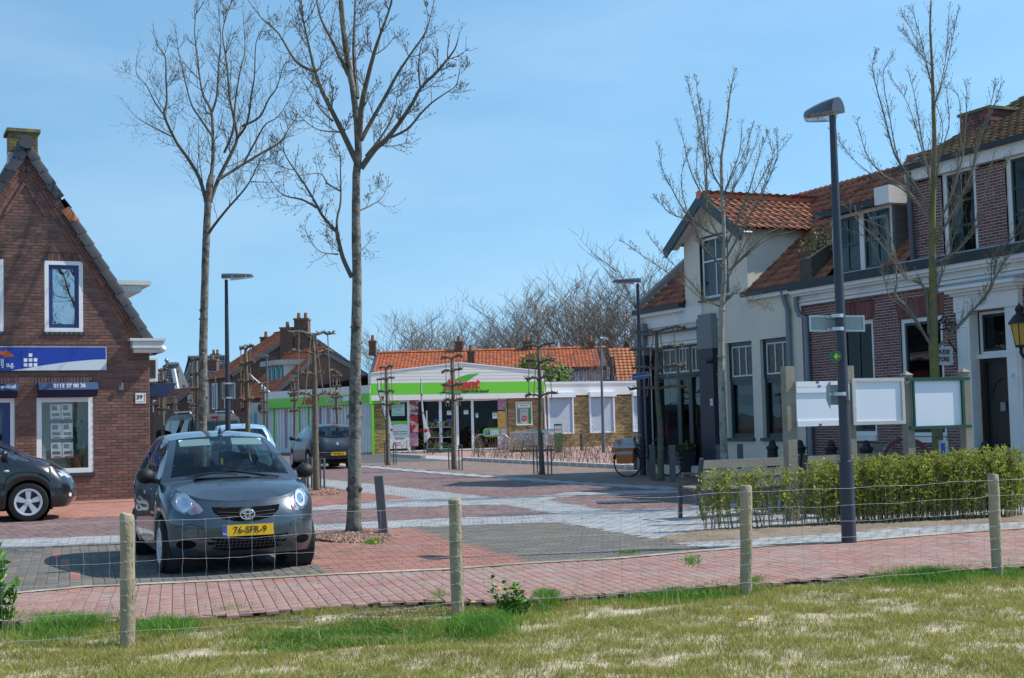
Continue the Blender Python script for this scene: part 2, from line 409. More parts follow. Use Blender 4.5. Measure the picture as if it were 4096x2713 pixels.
def pave(name, pix, z, ang, L, W, mat, joint, nparts=300, dmax=40, holes=(), wob=.002, poly=None, gap=.004, bond=.5, piece='paving_brick', herring=False):
 """a paved area: joint sheet with every brick within dmax metres a real block on it; the nearest in view are parts"""
 poly = poly or gp(pix); sh = sheet(name, poly, z - .006, joint)
 pa = np.array([(p[0], p[1]) for p in poly]); c, s_ = cos(ang), sin(ang)
 R = np.array(((c, s_), (-s_, c))); q = pa @ R.T
 i0, i1 = int(q[:, 0].min() / L) - 2, int(q[:, 0].max() / L) + 2; j0, j1 = int(q[:, 1].min() / W) - 2, int(q[:, 1].max() / W) + 2
 I, J = np.meshgrid(np.arange(i0, i1), np.arange(j0, j1), indexing='ij'); I = I.ravel(); J = J.ravel()
 rg = np.random.RandomState(len(I) % 9973)
 C = np.stack((I * L + (J % 2) * L * bond, J * W), 1) @ R
 D = C[:, 1]; vis = (np.abs(C[:, 0]) < D * .42 + .6) & (D < dmax) & (D > 6)
 C = C[vis]; keep = inside(C, pa)
 for h in holes: keep &= ~inside(C, np.array([(p[0], p[1]) for p in h]))
 C = C[keep]; n = len(C)
 if n == 0: return sh
 order = np.argsort(C[:, 0] ** 2 + C[:, 1] ** 2); C = C[order]
 lx, ly = L / 2 - gap / 2, W / 2 - gap / 2; b = .003
 base = np.array([(-lx, -ly, -.02), (lx, -ly, -.02), (lx, ly, -.02), (-lx, ly, -.02), (-lx + b, -ly + b, 0), (lx - b, -ly + b, 0), (lx - b, ly - b, 0), (-lx + b, ly - b, 0)])
 F = np.array([(4, 5, 6, 7), (0, 1, 5, 4), (1, 2, 6, 5), (2, 3, 7, 6), (3, 0, 4, 7)])
 # ones well inside the frame are the parts
 infr = np.abs(C[:, 0]) < C[:, 1] * .378
 pi_ = np.where(infr)[0][:nparts]; pm = np.zeros(n, dtype=bool); pm[pi_] = True
 key = (name, L, W)
 meshes = [np_mesh(piece, base, F, mat, [(k + .5) / 8] * 5) for k in range(8)]
 for i in pi_:
  ob = link_mesh(piece, meshes[rg.randint(8)], sh); ob.location = (C[i, 0], C[i, 1], z + rg.rand() * wob); ob.rotation_euler = (rg.randn() * .002, rg.randn() * .002, ang + rg.randn() * .006)
 rest = C[~pm]; m = len(rest)
 if m:
  yaw = ang + rg.randn(m) * .008; cy, sy = np.cos(yaw)[:, None], np.sin(yaw)[:, None]
  vx = base[None, :, 0] * cy - base[None, :, 1] * sy + rest[:, 0:1]
  vy = base[None, :, 0] * sy + base[None, :, 1] * cy + rest[:, 1:2]
  tx, ty = rg.randn(m, 1) * .002, rg.randn(m, 1) * .002
  vz = base[None, :, 2] + z + rg.rand(m, 1) * wob + base[None, :, 0] * tx + base[None, :, 1] * ty
  vs = np.stack((vx, vy, vz), 2).reshape(-1, 3)
  fs = (F[None] + (np.arange(m) * 8)[:, None, None]).reshape(-1, 4)
  o = link_mesh('paving', np_mesh('paving', vs, fs, mat, np.repeat(rg.rand(m), 5)), sh); props(o, kind='stuff')
 return sh

soil = M('sandy_soil', (.52, .44, .32), .95, .25, 12, .6, 60, col2=(.30, .25, .15), mix=(.45, .6), mscale=4)
m_joint = M('joint_sand', (.20, .17, .14), .95, .25, 20)
m_jointd = M('joint_dark', (.085, .08, .072), .95, .25, 20)
m_path = M('path_brick', (.33, .165, .13), .85, .16, 5, .25, 90, rnd=.12, hue=(.29, .17, .14), col2=(.33, .25, .215), mix=(.42, .7), mscale=1.6)
m_red = M('red_brick_paver', (.31, .135, .10), .85, .16, 6, .25, 90, rnd=.22, hue=(.26, .135, .105), col2=(.32, .21, .17), mix=(.52, .8), mscale=1.3)
m_grey = M('grey_paver', (.135, .122, .105), .9, .14, 5, .2, 90, rnd=.16, hue=(.16, .14, .11), col2=(.19, .175, .13), mix=(.55, .8), mscale=.9)
m_street = M('street_clinker', (.20, .12, .105), .8, .15, 3, .2, 80, rnd=.22, hue=(.15, .105, .11), col2=(.27, .20, .185), mix=(.52, .8), mscale=.7)
m_sett = M('granite_sett', (.34, .35, .355), .8, .18, 7, .3, 90, rnd=.2, hue=(.26, .275, .285), col2=(.40, .40, .38), mix=(.5, .75), mscale=1.2)
m_side = M('sidewalk_brick', (.25, .17, .135), .85, .15, 3, .2, 70, rnd=.2, hue=(.2, .15, .12))
m_walk = M('orange_sidewalk', (.40, .18, .13), .85, .12, 3, .2, 70, rnd=.18)
m_kerb = M('kerb_concrete', (.47, .47, .44), .9, .1, 4, .2, 60)

# the land: one sheet to the horizon
mb = MB(); mb.quad((-900, -60, -.08), (900, -60, -.08), (900, 1800, -.08), (-900, 1800, -.08))
props(mb.build('ground', M('far_ground', (.12, .11, .07), .95, .2, .2)), kind='structure')

ANG = radians(14)     # lie of the path
edge_low = [(-500, 2512), (0, 2492), (744, 2478), (1505, 2416), (2000, 2404), (2422, 2381), (2994, 2340), (3547, 2296), (4096, 2267), (4700, 2235)]
edge_top = [(-500, 2408), (0, 2385), (341, 2354), (1000, 2324), (1330, 2304), (1800, 2283), (2125, 2258), (2468, 2240), (2840, 2207), (3100, 2187), (3364, 2175), (3714, 2145), (4096, 2118), (4700, 2075)]
# street of brown clinker under everything else
st_poly = [V((-60, 13.5)), V((60, 18)), V((60, 150)), V((-110, 150))]
pave('street', None, .0, radians(76), .20, .085, m_street, M('street_sheet', (.165, .10, .09), .85, .15, 3, .2, 60, col2=(.22, .155, .14), mix=(.5, .8), mscale=.6), 300, 36, poly=st_poly, wob=.003, piece='paving_brick')
pave('path', edge_low + edge_top[::-1], .012, ANG + pi / 2, .21, .105, m_path, M('path_joint', (.27, .15, .12), .95, .2, 15), 300, 24, wob=.002, gap=.0025)
S1t = [(-500, 2190), (0, 2161), (485, 2143), (1253, 2103), (1555, 2085), (1800, 2075), (2200, 2060)]
S1b = [(-500, 2222), (0, 2192), (184, 2187), (485, 2174), (1253, 2126), (1555, 2112), (1640, 2110), (1800, 2106), (2200, 2091)]
pave('sett_strip', S1b + S1t[::-1], .008, ANG + radians(2), .22, .14, m_sett, m_joint, 200, 40, piece='sett', gap=.012)
pave('sett_cross', [(1232, 2045), (1232, 2032), (1303, 2026), (1659, 1993), (1444, 1972), (1284, 1945), (1100, 1920), (1100, 1895), (1284, 1918), (1395, 1928), (1653, 1956), (1837, 1977), (1978, 1994), (2060, 1990), (2168, 1985),
      (2284, 1971), (2653, 1962), (2750, 1965), (2750, 1972), (2591, 1976), (2315, 1983), (2190, 1999), (2223, 2011), (2426, 2042), (2720, 2035), (2900, 2018), (3400, 1985), (4300, 1950), (4300, 2060), (4000, 2062), (3600, 2074), (3100, 2106), (2790, 2126), (2628, 2156),
      (2585, 2152), (2241, 2091), (2200, 2091), (2200, 2060), (2223, 2056), (2021, 2022), (1960, 2021), (1579, 2030)], .008, radians(20), .22, .14, m_sett, m_joint, 300, 40, piece='sett', gap=.012)
pave('sett_border', [(2628, 2158), (2714, 2174), (3100, 2152), (3407, 2131), (3714, 2106), (4096, 2088), (4700, 2060), (4700, 2075), (4096, 2118), (3714, 2143), (3364, 2174), (3100, 2186), (2843, 2205)], .006, ANG, .2, .14, m_sett, m_joint, 150, 40, piece='sett', gap=.012)
pave('parking_bay', [(209, 2186), (485, 2174), (1253, 2126), (1240, 2255), (1327, 2303), (1000, 2324), (358, 2352)], .008, ANG + pi / 2 + radians(4), .22, .11, m_grey, m_joint, 200, 40)
pave('parking_bay', [(-500, 2224), (0, 2195), (184, 2189), (326, 2354), (0, 2384), (-500, 2408)], .008, ANG + pi / 2 + radians(4), .22, .11, m_grey, m_joint, 120, 40)
pave('bay_line', [(184, 2189), (209, 2187), (358, 2352), (326, 2354)], .010, ANG + pi / 2 + radians(4), .22, .11, m_red, m_joint, 60, 40)
bed = [ground(1405 + 165 * cos(a), 2152 + 23 * sin(a)).to_2d() for a in np.linspace(0, 2 * pi, 20, endpoint=False)]
pave('red_paving', [(1253, 2126), (1555, 2112), (1640, 2114), (1837, 2172), (2136, 2256), (1800, 2283), (1330, 2303), (1240, 2255)], .010, ANG, .22, .11, m_red, m_joint, 200, 40, holes=[bed])
pave('grey_paving', [(1640, 2114), (1800, 2106), (2200, 2091), (2241, 2091), (2585, 2152), (2843, 2205), (2683, 2222), (2468, 2238), (2136, 2256), (1837, 2172)], .008, ANG, .22, .11, m_grey, m_joint, 250, 40)
pave('red_paving', [(1232, 1980), (1444, 1970), (1659, 1993), (1303, 2026), (1232, 2032), (1000, 2040), (1000, 1985)], .008, ANG, .22, .11, m_red, m_joint, 100, 40)
pave('sidewalk', [(-500, 2105), (0, 2082), (530, 2064), (640, 2040), (640, 1985), (300, 1990), (0, 2010), (-500, 2050)], .008, radians(24), .21, .1, m_walk, m_joint, 150, 40)
pave('street_edge_setts', [(1300, 1852), (1395, 1858), (1714, 1885), (2100, 1913), (2284, 1927), (2708, 1952), (2708, 1962), (2284, 1937), (2100, 1924), (1714, 1894), (1395, 1866), (1300, 1859)], .010, radians(-20), .25, .2, m_sett, m_joint, 100, 60, piece='sett')
# footway and forecourt before the shop
pave('footway', [(1395, 1857), (1714, 1884), (2100, 1912), (2284, 1926), (2708, 1951), (2760, 1925), (2560, 1876), (2200, 1855), (1856, 1838), (1567, 1822), (1300, 1812), (1200, 1835)], .010, radians(-20), .22, .11, m_side, m_jointd, 120, 52)
props(sheet('forecourt', gp([(1440, 1812), (1567, 1819), (1856, 1836), (2200, 1853), (2560, 1873), (2800, 1885), (2800, 1780), (1440, 1785)]), .012, M('forecourt_paving', (.34, .19, .15), .9, .15, 1.5, col2=(.42, .36, .32), mix=(.5, .7), mscale=.4)), kind='structure')
# kerbs before the shop
def kerb(p, q, n):
 a = ground(*p); b = ground(*q); k = empty('kerb', a, 'long raised concrete kerb edging the shop forecourt' if n > 6 else 'short concrete kerb beside the striped beach flags', 'kerb')
 for i in range(n):
  u = a.lerp(b, i / n); w = a.lerp(b, (i + 1) / n - .004); m = MB(); m.beam(u + V((0, .1, .05)), w + V((0, .1, .05)), .22, .16); m.build('kerb_stone', m_kerb, k)
kerb((1567, 1826), (1694, 1834), 5); kerb((1856, 1844), (2560, 1880), 22)
mb = MB(); a, b = ground(1700, 1836), ground(1850, 1845); mb.hexa([a + V((0, 0, .01)), b + V((0, 0, .01)), b + V((0, .9, .01)), a + V((0, .9, .01)), a + V((0, 0, .014)), b + V((0, 0, .014)), b + V((0, .9, .12)), a + V((0, .9, .12))])
props(mb.build('ramp', m_kerb), kind='structure')
# planting soil under the hedge and gravel by the trees
def mound(name, poly, h, mat, n=60, seed=1, label=None):
 P = np.array([(p[0], p[1]) for p in poly]); lo, hi = P.min(0), P.max(0); rg = np.random.RandomState(seed)
 nx = n; ny = max(6, int(n * (hi[1] - lo[1]) / (hi[0] - lo[0]) * 1.5)); X, Y = np.meshgrid(np.linspace(lo[0], hi[0], nx), np.linspace(lo[1], hi[1], ny), indexing='ij')
 G = np.stack((X.ravel(), Y.ravel()), 1); ins = inside(G, P).astype(float).reshape(nx, ny)
 sm = ins.copy()
 for _ in range(2):
  sm[1:-1, 1:-1] = (sm[1:-1, 1:-1] * 2 + sm[:-2, 1:-1] + sm[2:, 1:-1] + sm[1:-1, :-2] + sm[1:-1, 2:]) / 6
 Z = -.03 + sm * (h + .035) + rg.rand(nx, ny) * .02 * sm
 vs = np.stack((X.ravel(), Y.ravel(), Z.ravel()), 1); idx = np.arange(nx * ny).reshape(nx, ny)
 fs = np.stack((idx[:-1, :-1], idx[1:, :-1], idx[1:, 1:], idx[:-1, 1:]), -1).reshape(-1, 4)
 o = link_mesh(name, np_mesh(name, vs, fs, mat, None, True)); return props(o, label, kind='structure')
m_earth = M('bed_earth', (.24, .19, .135), .95, .3, 14, .6, 40, col2=(.17, .13, .09))
mound('planting_bed', gp([(2628, 2156), (2790, 2126), (3100, 2106), (3600, 2074), (4000, 2062), (4700, 2030), (4700, 2060), (4096, 2088), (3714, 2106), (3407, 2131), (3100, 2152), (2714, 2174)]), .008, m_earth, 200, 3)
def gravel(name, poly, n, size, mat, z, seed, h=.0):
 P = np.array([(p[0], p[1]) for p in poly]); lo, hi = P.min(0), P.max(0); rg = np.random.RandomState(seed)
 C = lo + rg.rand(n * 2, 2) * (hi - lo); C = C[inside(C, P)][:n]; m = len(C)
 base = np.array([(1, 0, 0), (-.5, .87, 0), (-.5, -.87, 0), (.1, .1, .8), (0, 0, -.5)]); F = np.array([(0, 1, 3), (1, 2, 3), (2, 0, 3), (1, 0, 4), (2, 1, 4), (0, 2, 4)])
 yaw = rg.rand(m) * 6.28; s = size * (.5 + rg.rand(m)); c_, s_ = np.cos(yaw), np.sin(yaw)
 vx = (base[None, :, 0] * c_[:, None] - base[None, :, 1] * s_[:, None]) * s[:, None] + C[:, 0:1]; vy = (base[None, :, 0] * s_[:, None] + base[None, :, 1] * c_[:, None]) * s[:, None] + C[:, 1:2]
 ctr = P.mean(0); rr = np.sqrt((((C - ctr) / (hi - lo) * 2) ** 2).sum(1)).clip(0, 1)
 vz = base[None, :, 2] * s[:, None] + z + (h * (1 - rr ** 2) + rg.rand(m) * .02)[:, None]
 vs = np.stack((vx, vy, vz), 2).reshape(-1, 3); fs = (F[None] + (np.arange(m) * 5)[:, None, None]).reshape(-1, 3)
 o = link_mesh(name, np_mesh(name, vs, fs, mat, np.repeat(rg.rand(m), 6))); return o
m_grav = M('red_gravel', (.30, .15, .105), .9, .2, 20, rnd=.45, hue=(.36, .27, .21))
props(gravel('gravel_bed', bed, 5000, .022, m_grav, .0, 4, .05), 'mound of reddish gravel around the tall bare tree by the parking bay', 'gravel', kind='stuff')
bed2 = [ground(1262 + 110 * cos(a), 1972 + 12 * sin(a)).to_2d() for a in np.linspace(0, 2 * pi, 16, endpoint=False)]
props(gravel('gravel_bed', bed2, 2500, .03, m_grav, .0, 5, .05), 'reddish gravel around the pleached tree with two slotted steel guards', 'gravel', kind='stuff')
props(sheet('gravel_base', bed, .004, M('gravel_base_red', (.24, .12, .085), .95, .3, 25)), kind='structure')
# sand line with weeds along the top of the path
wl_ = [ground(x, y + 3).to_2d() for x, y in edge_top]; wl2 = [ground(x, y - 3).to_2d() for x, y in edge_top]
sheet('sand_joint', wl_ + wl2[::-1], .021, M('sand_line', (.42, .37, .30), .95, .3, 8, col2=(.25, .22, .13), mix=(.45, .6), mscale=1.5))
# the field in the foreground
def field():
 low = [ground(x, y).to_2d() for x, y in edge_low]; nx, ny = 160, 60; rg = np.random.RandomState(3)
 xs = np.linspace(-9, 9, nx); vs = []
 lx = np.array([p[0] for p in low]); ly = np.array([p[1] for p in low])
 for i in range(nx):
  top = np.interp(xs[i], lx, ly) + .25
  for j in range(ny):
   t = j / (ny - 1); y = 3.5 + (top - 3.5) * t
   z = -.05 + .022 * sin(xs[i] * 2.1 + y * 1.3) * sin(y * 2.7 + xs[i] * .6) + .018 * sin(xs[i] * 5.3 + 1) * sin(y * 6.1) + rg.rand() * .008
   vs.append((xs[i], y, z - .035 * max(0, t - .94) / .06))
 idx = np.arange(nx * ny).reshape(nx, ny); fs = np.stack((idx[:-1, :-1], idx[1:, :-1], idx[1:, 1:], idx[:-1, 1:]), -1).reshape(-1, 4)
 o = link_mesh('field', np_mesh('field', vs, fs, soil, None, True)); props(o, kind='structure')
field()
# ------------------------------------------------------------------ brick gabled house on the left
m_lbrick = M('house_brick', (.215, .098, .072), .85, .14, 8, .25, 120, rnd=.26, hue=(.15, .085, .072), col2=(.26, .15, .12), mix=(.55, .8), mscale=1.4)
m_mortar = M('mortar', (.27, .235, .20), .95, .15, 20)
m_white = M('white_paint', (.80, .80, .79), .45, .05, 6, .05, 30)
m_blue = M('blue_paint', (.018, .035, .155), .35, .08, 5)
m_dktile = M('dark_roof_tile', (.034, .039, .048), .65, .2, 6, .15, 60, rnd=.2, hue=(.055, .06, .068))
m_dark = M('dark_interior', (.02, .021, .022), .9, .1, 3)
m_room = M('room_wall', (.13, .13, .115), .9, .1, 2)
g_win = GLASS('window_glass', refl=.10)
g_shop = GLASS('shop_glass', refl=.04, tint=(.95, .97, .95), trans=.97)
m_lead = M('lead_sheet', (.42, .45, .47), .5, .2, 8, .2, 30)
m_zinc = M('zinc', (.30, .33, .36), .45, .12, 5, metal=.4)
TH = radians(26)
LH0 = ground(602, 1993)
LF = Frame(LH0, (-cos(TH), -sin(TH)), (sin(TH), -cos(TH)))        # s runs from the right corner to the left, o towards us
lsz = lambda x, y, o=0.: LF.px(x, y, o)
L_root = empty('brick_house', LH0, 'brown brick gabled house with blue estate office sign and blue awnings', 'house')
apx_s, apx_z = lsz(105, 590); ev_s, ev_z = lsz(605, 1370)
LW2 = apx_s; EVZ = ev_z                      # half width, eave height
slope = (apx_z - EVZ) / LW2
def l_outline(z):
 if z < EVZ: return 0., 2 * LW2
 d = (z - EVZ) / slope
 return d, 2 * LW2 - d
def rect(x0, y0, x1, y1, F=LF):
 s0, z1 = F.px(x0, y0); s1, z0 = F.px(x1, y1); a = F.px(x0, y1); b = F.px(x1, y0)
 return min((s0 + a[0]) / 2, (s1 + b[0]) / 2), max((s0 + a[0]) / 2, (s1 + b[0]) / 2), (z0 + a[1]) / 2, (z1 + b[1]) / 2
W1 = rect(178, 1045, 332, 1328); SHOP = rect(147, 1590, 373, 1893)
ww = W1[1] - W1[0]
W0 = (2 * LW2 - W1[1], 2 * LW2 - W1[0], W1[2], W1[3]); W0 = (lsz(14, 1180)[0], lsz(14, 1180)[0] + ww, W1[2], W1[3])
DOOR = (lsz(60, 1700)[0], lsz(60, 1700)[0] + 1.15, 0.0, SHOP[3])
SHOP2 = (DOOR[1] + .45, DOOR[1] + .45 + SHOP[1] - SHOP[0], SHOP[2], SHOP[3])
l_open = [W1, SHOP, W0, DOOR, SHOP2]
def cut(a, b, z, ops):
 out = [(a, b)]
 for (p, q, z0, z1) in ops:
  if z0 < z < z1:
   n = []
   for (u, w) in out:
    if q <= u or p >= w: n.append((u, w)); continue
    if p > u: n.append((u, p))
    if q < w: n.append((q, w))
   out = n
 return out
# rollocks over the openings are laid later: keep the course free
roll = [(p, q, z1, z1 + .17) for (p, q, z0, z1) in (W1, W0)] + [(p - .05, q + .05, z1 + .22, z1 + .44) for (p, q, z0, z1) in (SHOP, DOOR)]
def l_spans(z):
 a, b = l_outline(z)
 return cut(a, b, z, l_open + roll) if b - a > .1 else []
BH = .0685; BL = .237
brick_wall(LF, 0, apx_z, l_spans, BL, BH, .011, m_lbrick, m_mortar, L_root, 300)
# soldier courses
sol = MB()
for (p, q, z0, z1) in roll:
 n = max(3, int((q - p) / .066)); w = (q - p) / n
 LF.box(sol, p, q, z0, z1, -.03, -.001)
 for i in range(n):
  sol.cr = random.random(); _brick(sol, LF, p + i * w + .005, p + (i + 1) * w - .005, z0 + .005, z1 - .005, 0, .014)
sol.build('soldier_course', m_lbrick, L_root, kind='stuff')
# raised brick ribs following the gable (three steps under the verge) and the inner chevron
rib = MB()
def slope_rib(mb, side, off, w, proud, z_lo, z_hi, piece=.22):
 """bricks laid along the gable slope, off metres inside the verge"""
 L = sqrt(LW2 ** 2 + (apx_z - EVZ) ** 2); ux, uz = LW2 / L, (apx_z - EVZ) / L; nx, nz = uz, -ux
 t = 0
 while t < L - .02:
  s0, z0 = ux * t + nx * off, EVZ + uz * t + nz * off
  if z_lo < z0 < z_hi:
   c = []
   for (dt, dn, o) in ((0, 0, 0), (piece - .01, 0, 0), (piece - .01, w, 0), (0, w, 0), (0, 0, proud), (piece - .01, 0, proud), (piece - .01, w, proud), (0, w, proud)):
    s = s0 + ux * dt + nx * dn; z = z0 + uz * dt + nz * dn; s = s if side > 0 else 2 * LW2 - s
    c.append(LF.pt(s, z, o))
   mb.cr = random.random(); mb.hexa(c if side > 0 else [c[i] for i in (3, 2, 1, 0, 7, 6, 5, 4)])
  t += piece
for sd_ in (1, -1):
 slope_rib(rib, sd_, .0, .16, .06, 0, apx_z - .08, .072); slope_rib(rib, sd_, .165, .07, .042, 0, apx_z - .25); slope_rib(rib, sd_, .24, .07, .026, 0, apx_z - .35)
cs, cz = lsz(100, 730); ce_s, ce_z = lsz(182, 868)
for sd_ in (1, -1):
 for i in range(9):
  a = (cs + (ce_s - cs) * sd_ * i / 9, cz + (ce_z - cz) * i / 9); b = (cs + (ce_s - cs) * sd_ * (i + .95) / 9, cz + (ce_z - cz) * (i + .95) / 9)
  rib.cr = random.random(); rib.beam(LF.pt(*a, .02), LF.pt(*b, .02), .06, .06, up=LF.n)
rib.build('brick_ribs', m_lbrick, L_root, kind='stuff')
# body behind the gable, roof slopes
DEP = 9.0; bk = -LF.n
body = MB()
for s in (0.0, 2 * LW2):
 body.quad(LF.pt(s, 0), LF.pt(s, EVZ), LF.pt(s, EVZ) + bk * DEP, LF.pt(s, 0) + bk * DEP)
body.poly([LF.pt(s, z) + bk * DEP for s, z in ((0, 0), (2 * LW2, 0), (2 * LW2, EVZ), (LW2, apx_z), (0, EVZ))])
body.build('flank_wall', M('flank_brick', (.20, .095, .072), .9, .25, 9, .4, 30), L_root)
rs = sqrt(LW2 ** 2 + (apx_z - EVZ) ** 2)
for sgn, s0 in ((1, 0.), (-1, 2 * LW2)):
 b_ = (LF.d * LW2 * sgn + V((0, 0, apx_z - EVZ))).normalized()
 E0 = LF.pt(s0, EVZ, .02) - b_ * .3
 tile_roof(E0, bk, b_, DEP, rs + .3, m_dktile, m_dktile, L_root, tw=.30, tg=.36, seg=4, nparts=60)
# verge tiles, seen edge-on, one of them orange and one broken
m_overge = M('orange_verge_tile', (.42, .14, .06), .7, .15, 8)
def verge_tile(side, t0, t1, mat, short=0.):
 L = rs; ux, uz = LW2 / L, (apx_z - EVZ) / L; nx, nz = -uz, ux; mb = MB()
 prof = [(-.11, .13), (.03, .13), (.085, .11), (.10, .05), (.085, -.03), (.03, -.1)]
 if short: prof = prof[2:]
 vs = []
 for tt, lift in ((t0 - .04, .03), (t1, 0.)):
  for (h, o) in prof:
   s = ux * tt + nx * (h + lift); z = EVZ + uz * tt + nz * (h + lift); s = s if side > 0 else 2 * LW2 - s; vs.append(LF.pt(s, z, o))
 n = len(prof); fs = [(i, i + 1, n + i + 1, n + i) for i in range(n - 1)]
 vs2 = vs + [v + (-LF.n * .012 - V((0, 0, .014))) for v in vs]
 m = 2 * n
 fs2 = fs + [(m + n + i, m + n + i + 1, m + i + 1, m + i) for i in range(n - 1)] + [(m + i, m + i + 1, i + 1, i) for i in range(n - 1)] + [(i + n, i + n + 1, m + n + i + 1, m + n + i) for i in range(n - 1)]
 mb.cr = random.random(); mb.add(vs2, fs2)
 return mb.build('verge_tile', mat, L_root, smooth=True, angle=radians(40))
nv = 17
for sd_ in (1, -1):
 for i in range(nv):
  t0, t1 = (rs + .25) * i / nv - .25, (rs + .25) * (i + 1) / nv - .25
  if sd_ > 0 and i == nv - 6: verge_tile(sd_, t0, t1, m_overge)
  elif sd_ > 0 and i == nv - 5: verge_tile(sd_, t0, t1 - .1, m_dktile, .1)
  else: verge_tile(sd_, t0, t1, m_dktile)
# ridge: round end cap and ridge tiles
mb = MB(); P = LF.pt(LW2, apx_z + .10, .15); ax = -LF.n
mb.tube([P, P + ax * .4, P + ax * .41, P + ax * .8, P + ax * .81, P + ax * 9], [.15, .13, .15, .13, .15, .13], 12)
mb.build('ridge_tiles', m_dktile, L_root, smooth=True, angle=radians(35))
# chimney
ch = MB(); c0s, c0z = lsz(37, 640, -1.2); c1s, c1z = lsz(152, 530, -1.2); CF = Frame(LF.pt(0, 0, -1.2), LF.d, LF.n)
cs0, cs1 = min(c0s, c1s), max(c0s, c1s); ctop = lsz(100, 516, -1.2)[1]
m_chb = M('lichen_brick', (.17, .12, .055), .9, .25, 12, .3, 80, rnd=.3, hue=(.24, .19, .04))
core = MB(); CF.box(core, cs0 + .015, cs1 - .015, EVZ + 2, ctop - .06, -.7, -.015); chim = core.build('chimney', m_mortar, L_root)
r_ = 0
for zz in np.arange(ctop - .95, ctop - .1, .075):
 n = 4; w = (cs1 - cs0) / n; sh_ = (r_ % 2) * w / 2; r_ += 1
 for i in range(n + 1):
  a, b = max(cs0, cs0 + i * w - sh_), min(cs1, cs0 + (i + 1) * w - sh_)
  if b - a > .05: bm_ = MB(); bm_.cr = random.random(); CF.box(bm_, a + .005, b - .005, zz, zz + .065, -.25, 0); bm_.build('brick', m_chb, chim)
cp = MB(); CF.box(cp, cs0 - .05, cs1 + .05, ctop - .075, ctop, -.78, .05); cp.build('chimney_cap', M('mossy_concrete', (.16, .15, .08), .95, .3, 10, .4, 50, col2=(.33, .26, .03), mix=(.55, .7), mscale=3), chim)
fl = MB(); CF.box(fl, cs0 - .02, cs1 + .02, ctop - 1.35, ctop - .55, -.3, .025); fl.build('lead_flashing', m_lead, chim)

def window(F, r, root, frame, sash, o=-.06, fw=.07, sw=.07, glass=g_win, sill=None, bars=(), curtain=None, depth=.5, name='window', room=m_dark, hbars=(), bw=.03, frame_o=.02, split=None, barmat=None):
 """r=(s0,s1,z0,z1): outer frame, sash, panes between glazing bars, sill, and the room behind"""
 s0, s1, z0, z1 = r; mb = MB(); F.ring(mb, s0, s1, z0, z1, fw, o - .04, o + frame_o); w = mb.build(name, frame, root)
 if sash is not None:
  mb = MB(); F.ring(mb, s0 + fw, s1 - fw, z0 + fw, z1 - fw, sw, o - .045, o - .005); mb.build('sash', sash, w)
  a, b, c, d = s0 + fw + sw, s1 - fw - sw, z0 + fw + sw, z1 - fw - sw
 else: a, b, c, d = s0 + fw, s1 - fw, z0 + fw, z1 - fw
 cutsx = [a] + [a + (b - a) * t for t in bars] + [b]; cutsz = [c] + [c + (d - c) * t for t in hbars] + [d]
 bb = MB()
 for t in bars: F.box(bb, a + (b - a) * t - bw / 2, a + (b - a) * t + bw / 2, c, d, o - .04, o - .008)
 for t in hbars: F.box(bb, a, b, c + (d - c) * t - bw / 2 * 1.3, c + (d - c) * t + bw / 2 * 1.3, o - .042, o - .006)
 if bb.f: bb.build('glazing_bars', barmat or sash or frame, w)
 for i in range(len(cutsx) - 1):
  for j in range(len(cutsz) - 1):
   g = MB(); F.box(g, cutsx[i], cutsx[i + 1], cutsz[j], cutsz[j + 1], o - .03, o - .024); g.build('pane', glass, w)
 rm = MB(); p = F.pt
 F.box(rm, s0 + .02, s1 - .02, z0 + .02, z1 - .02, o - depth - .02, o - depth)
 F.box(rm, s0 + .0, s0 + .02, z0 + .02, z1 - .02, o - depth, o - .05); F.box(rm, s1 - .02, s1, z0 + .02, z1 - .02, o - depth, o - .05)
 F.box(rm, s0 + .02, s1 - .02, z0, z0 + .02, o - depth, o - .05); F.box(rm, s0 + .02, s1 - .02, z1 - .02, z1, o - depth, o - .05)
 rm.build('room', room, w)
 rv = MB()
 for (q0, q1, y0, y1) in ((s0 - .012, s0, z0, z1), (s1, s1 + .012, z0, z1), (s0, s1, z1, z1 + .012)): F.box(rv, q0, q1, y0, y1, o - .05, -.002)
 if curtain:
  for (ca, cb, za, zb, mt) in curtain:
   cm = MB(); n = 14
   for i in range(n):
    u0, u1 = a + (b - a) * (ca + (cb - ca) * i / n), a + (b - a) * (ca + (cb - ca) * (i + 1) / n); w0, w1 = .02 * sin(i * 1.9), .02 * sin((i + 1) * 1.9)
    q0, q1 = c + (d - c) * za, c + (d - c) * zb
    cm.quad(p(u0, q0, o - .12 + w0), p(u1, q0, o - .12 + w1), p(u1, q1, o - .12 + w1), p(u0, q1, o - .12 + w0))
   cm.build('curtain', mt, w, smooth=True)
 if sill:
  sm = MB(); F.box(sm, s0 - .03, s1 + .03, z0 - sill[1], z0 - .002, o, sill[2]); sm.build('sill', sill[0], w)
 return w
m_slate = M('dark_sill', (.035, .04, .042), .4, .15, 6)
m_net = M('net_curtain', (.62, .70, .74), .9, .06, 4)
for r in (W1, W0):
 w = window(LF, r, L_root, m_white, m_blue, o=-.02, fw=.085, sw=.085, glass=GLASS('mirror_glass', refl=.42, trans=.7), sill=(m_slate, .06, .05), room=m_room, curtain=[(0, 1, 0, .34, M('grey_film', (.20, .26, .28), .8, .05))], frame_o=.03)
 for i in range(8):
  mm_ = MB(); t = r[0] + (r[1] - r[0]) * (i + .5) / 8; LF.box(mm_, t - .006, t + .006, r[2] - .062, r[2] - .0, .0, .052); mm_.build('joint', m_mortar, w)
g1 = window(LF, SHOP, L_root, m_white, None, o=-.03, fw=.10, glass=g_shop, sill=(m_slate, .07, .06), room=M('office_wall', (.62, .63, .55), .9, .1, 2), depth=1.0, frame_o=.03)
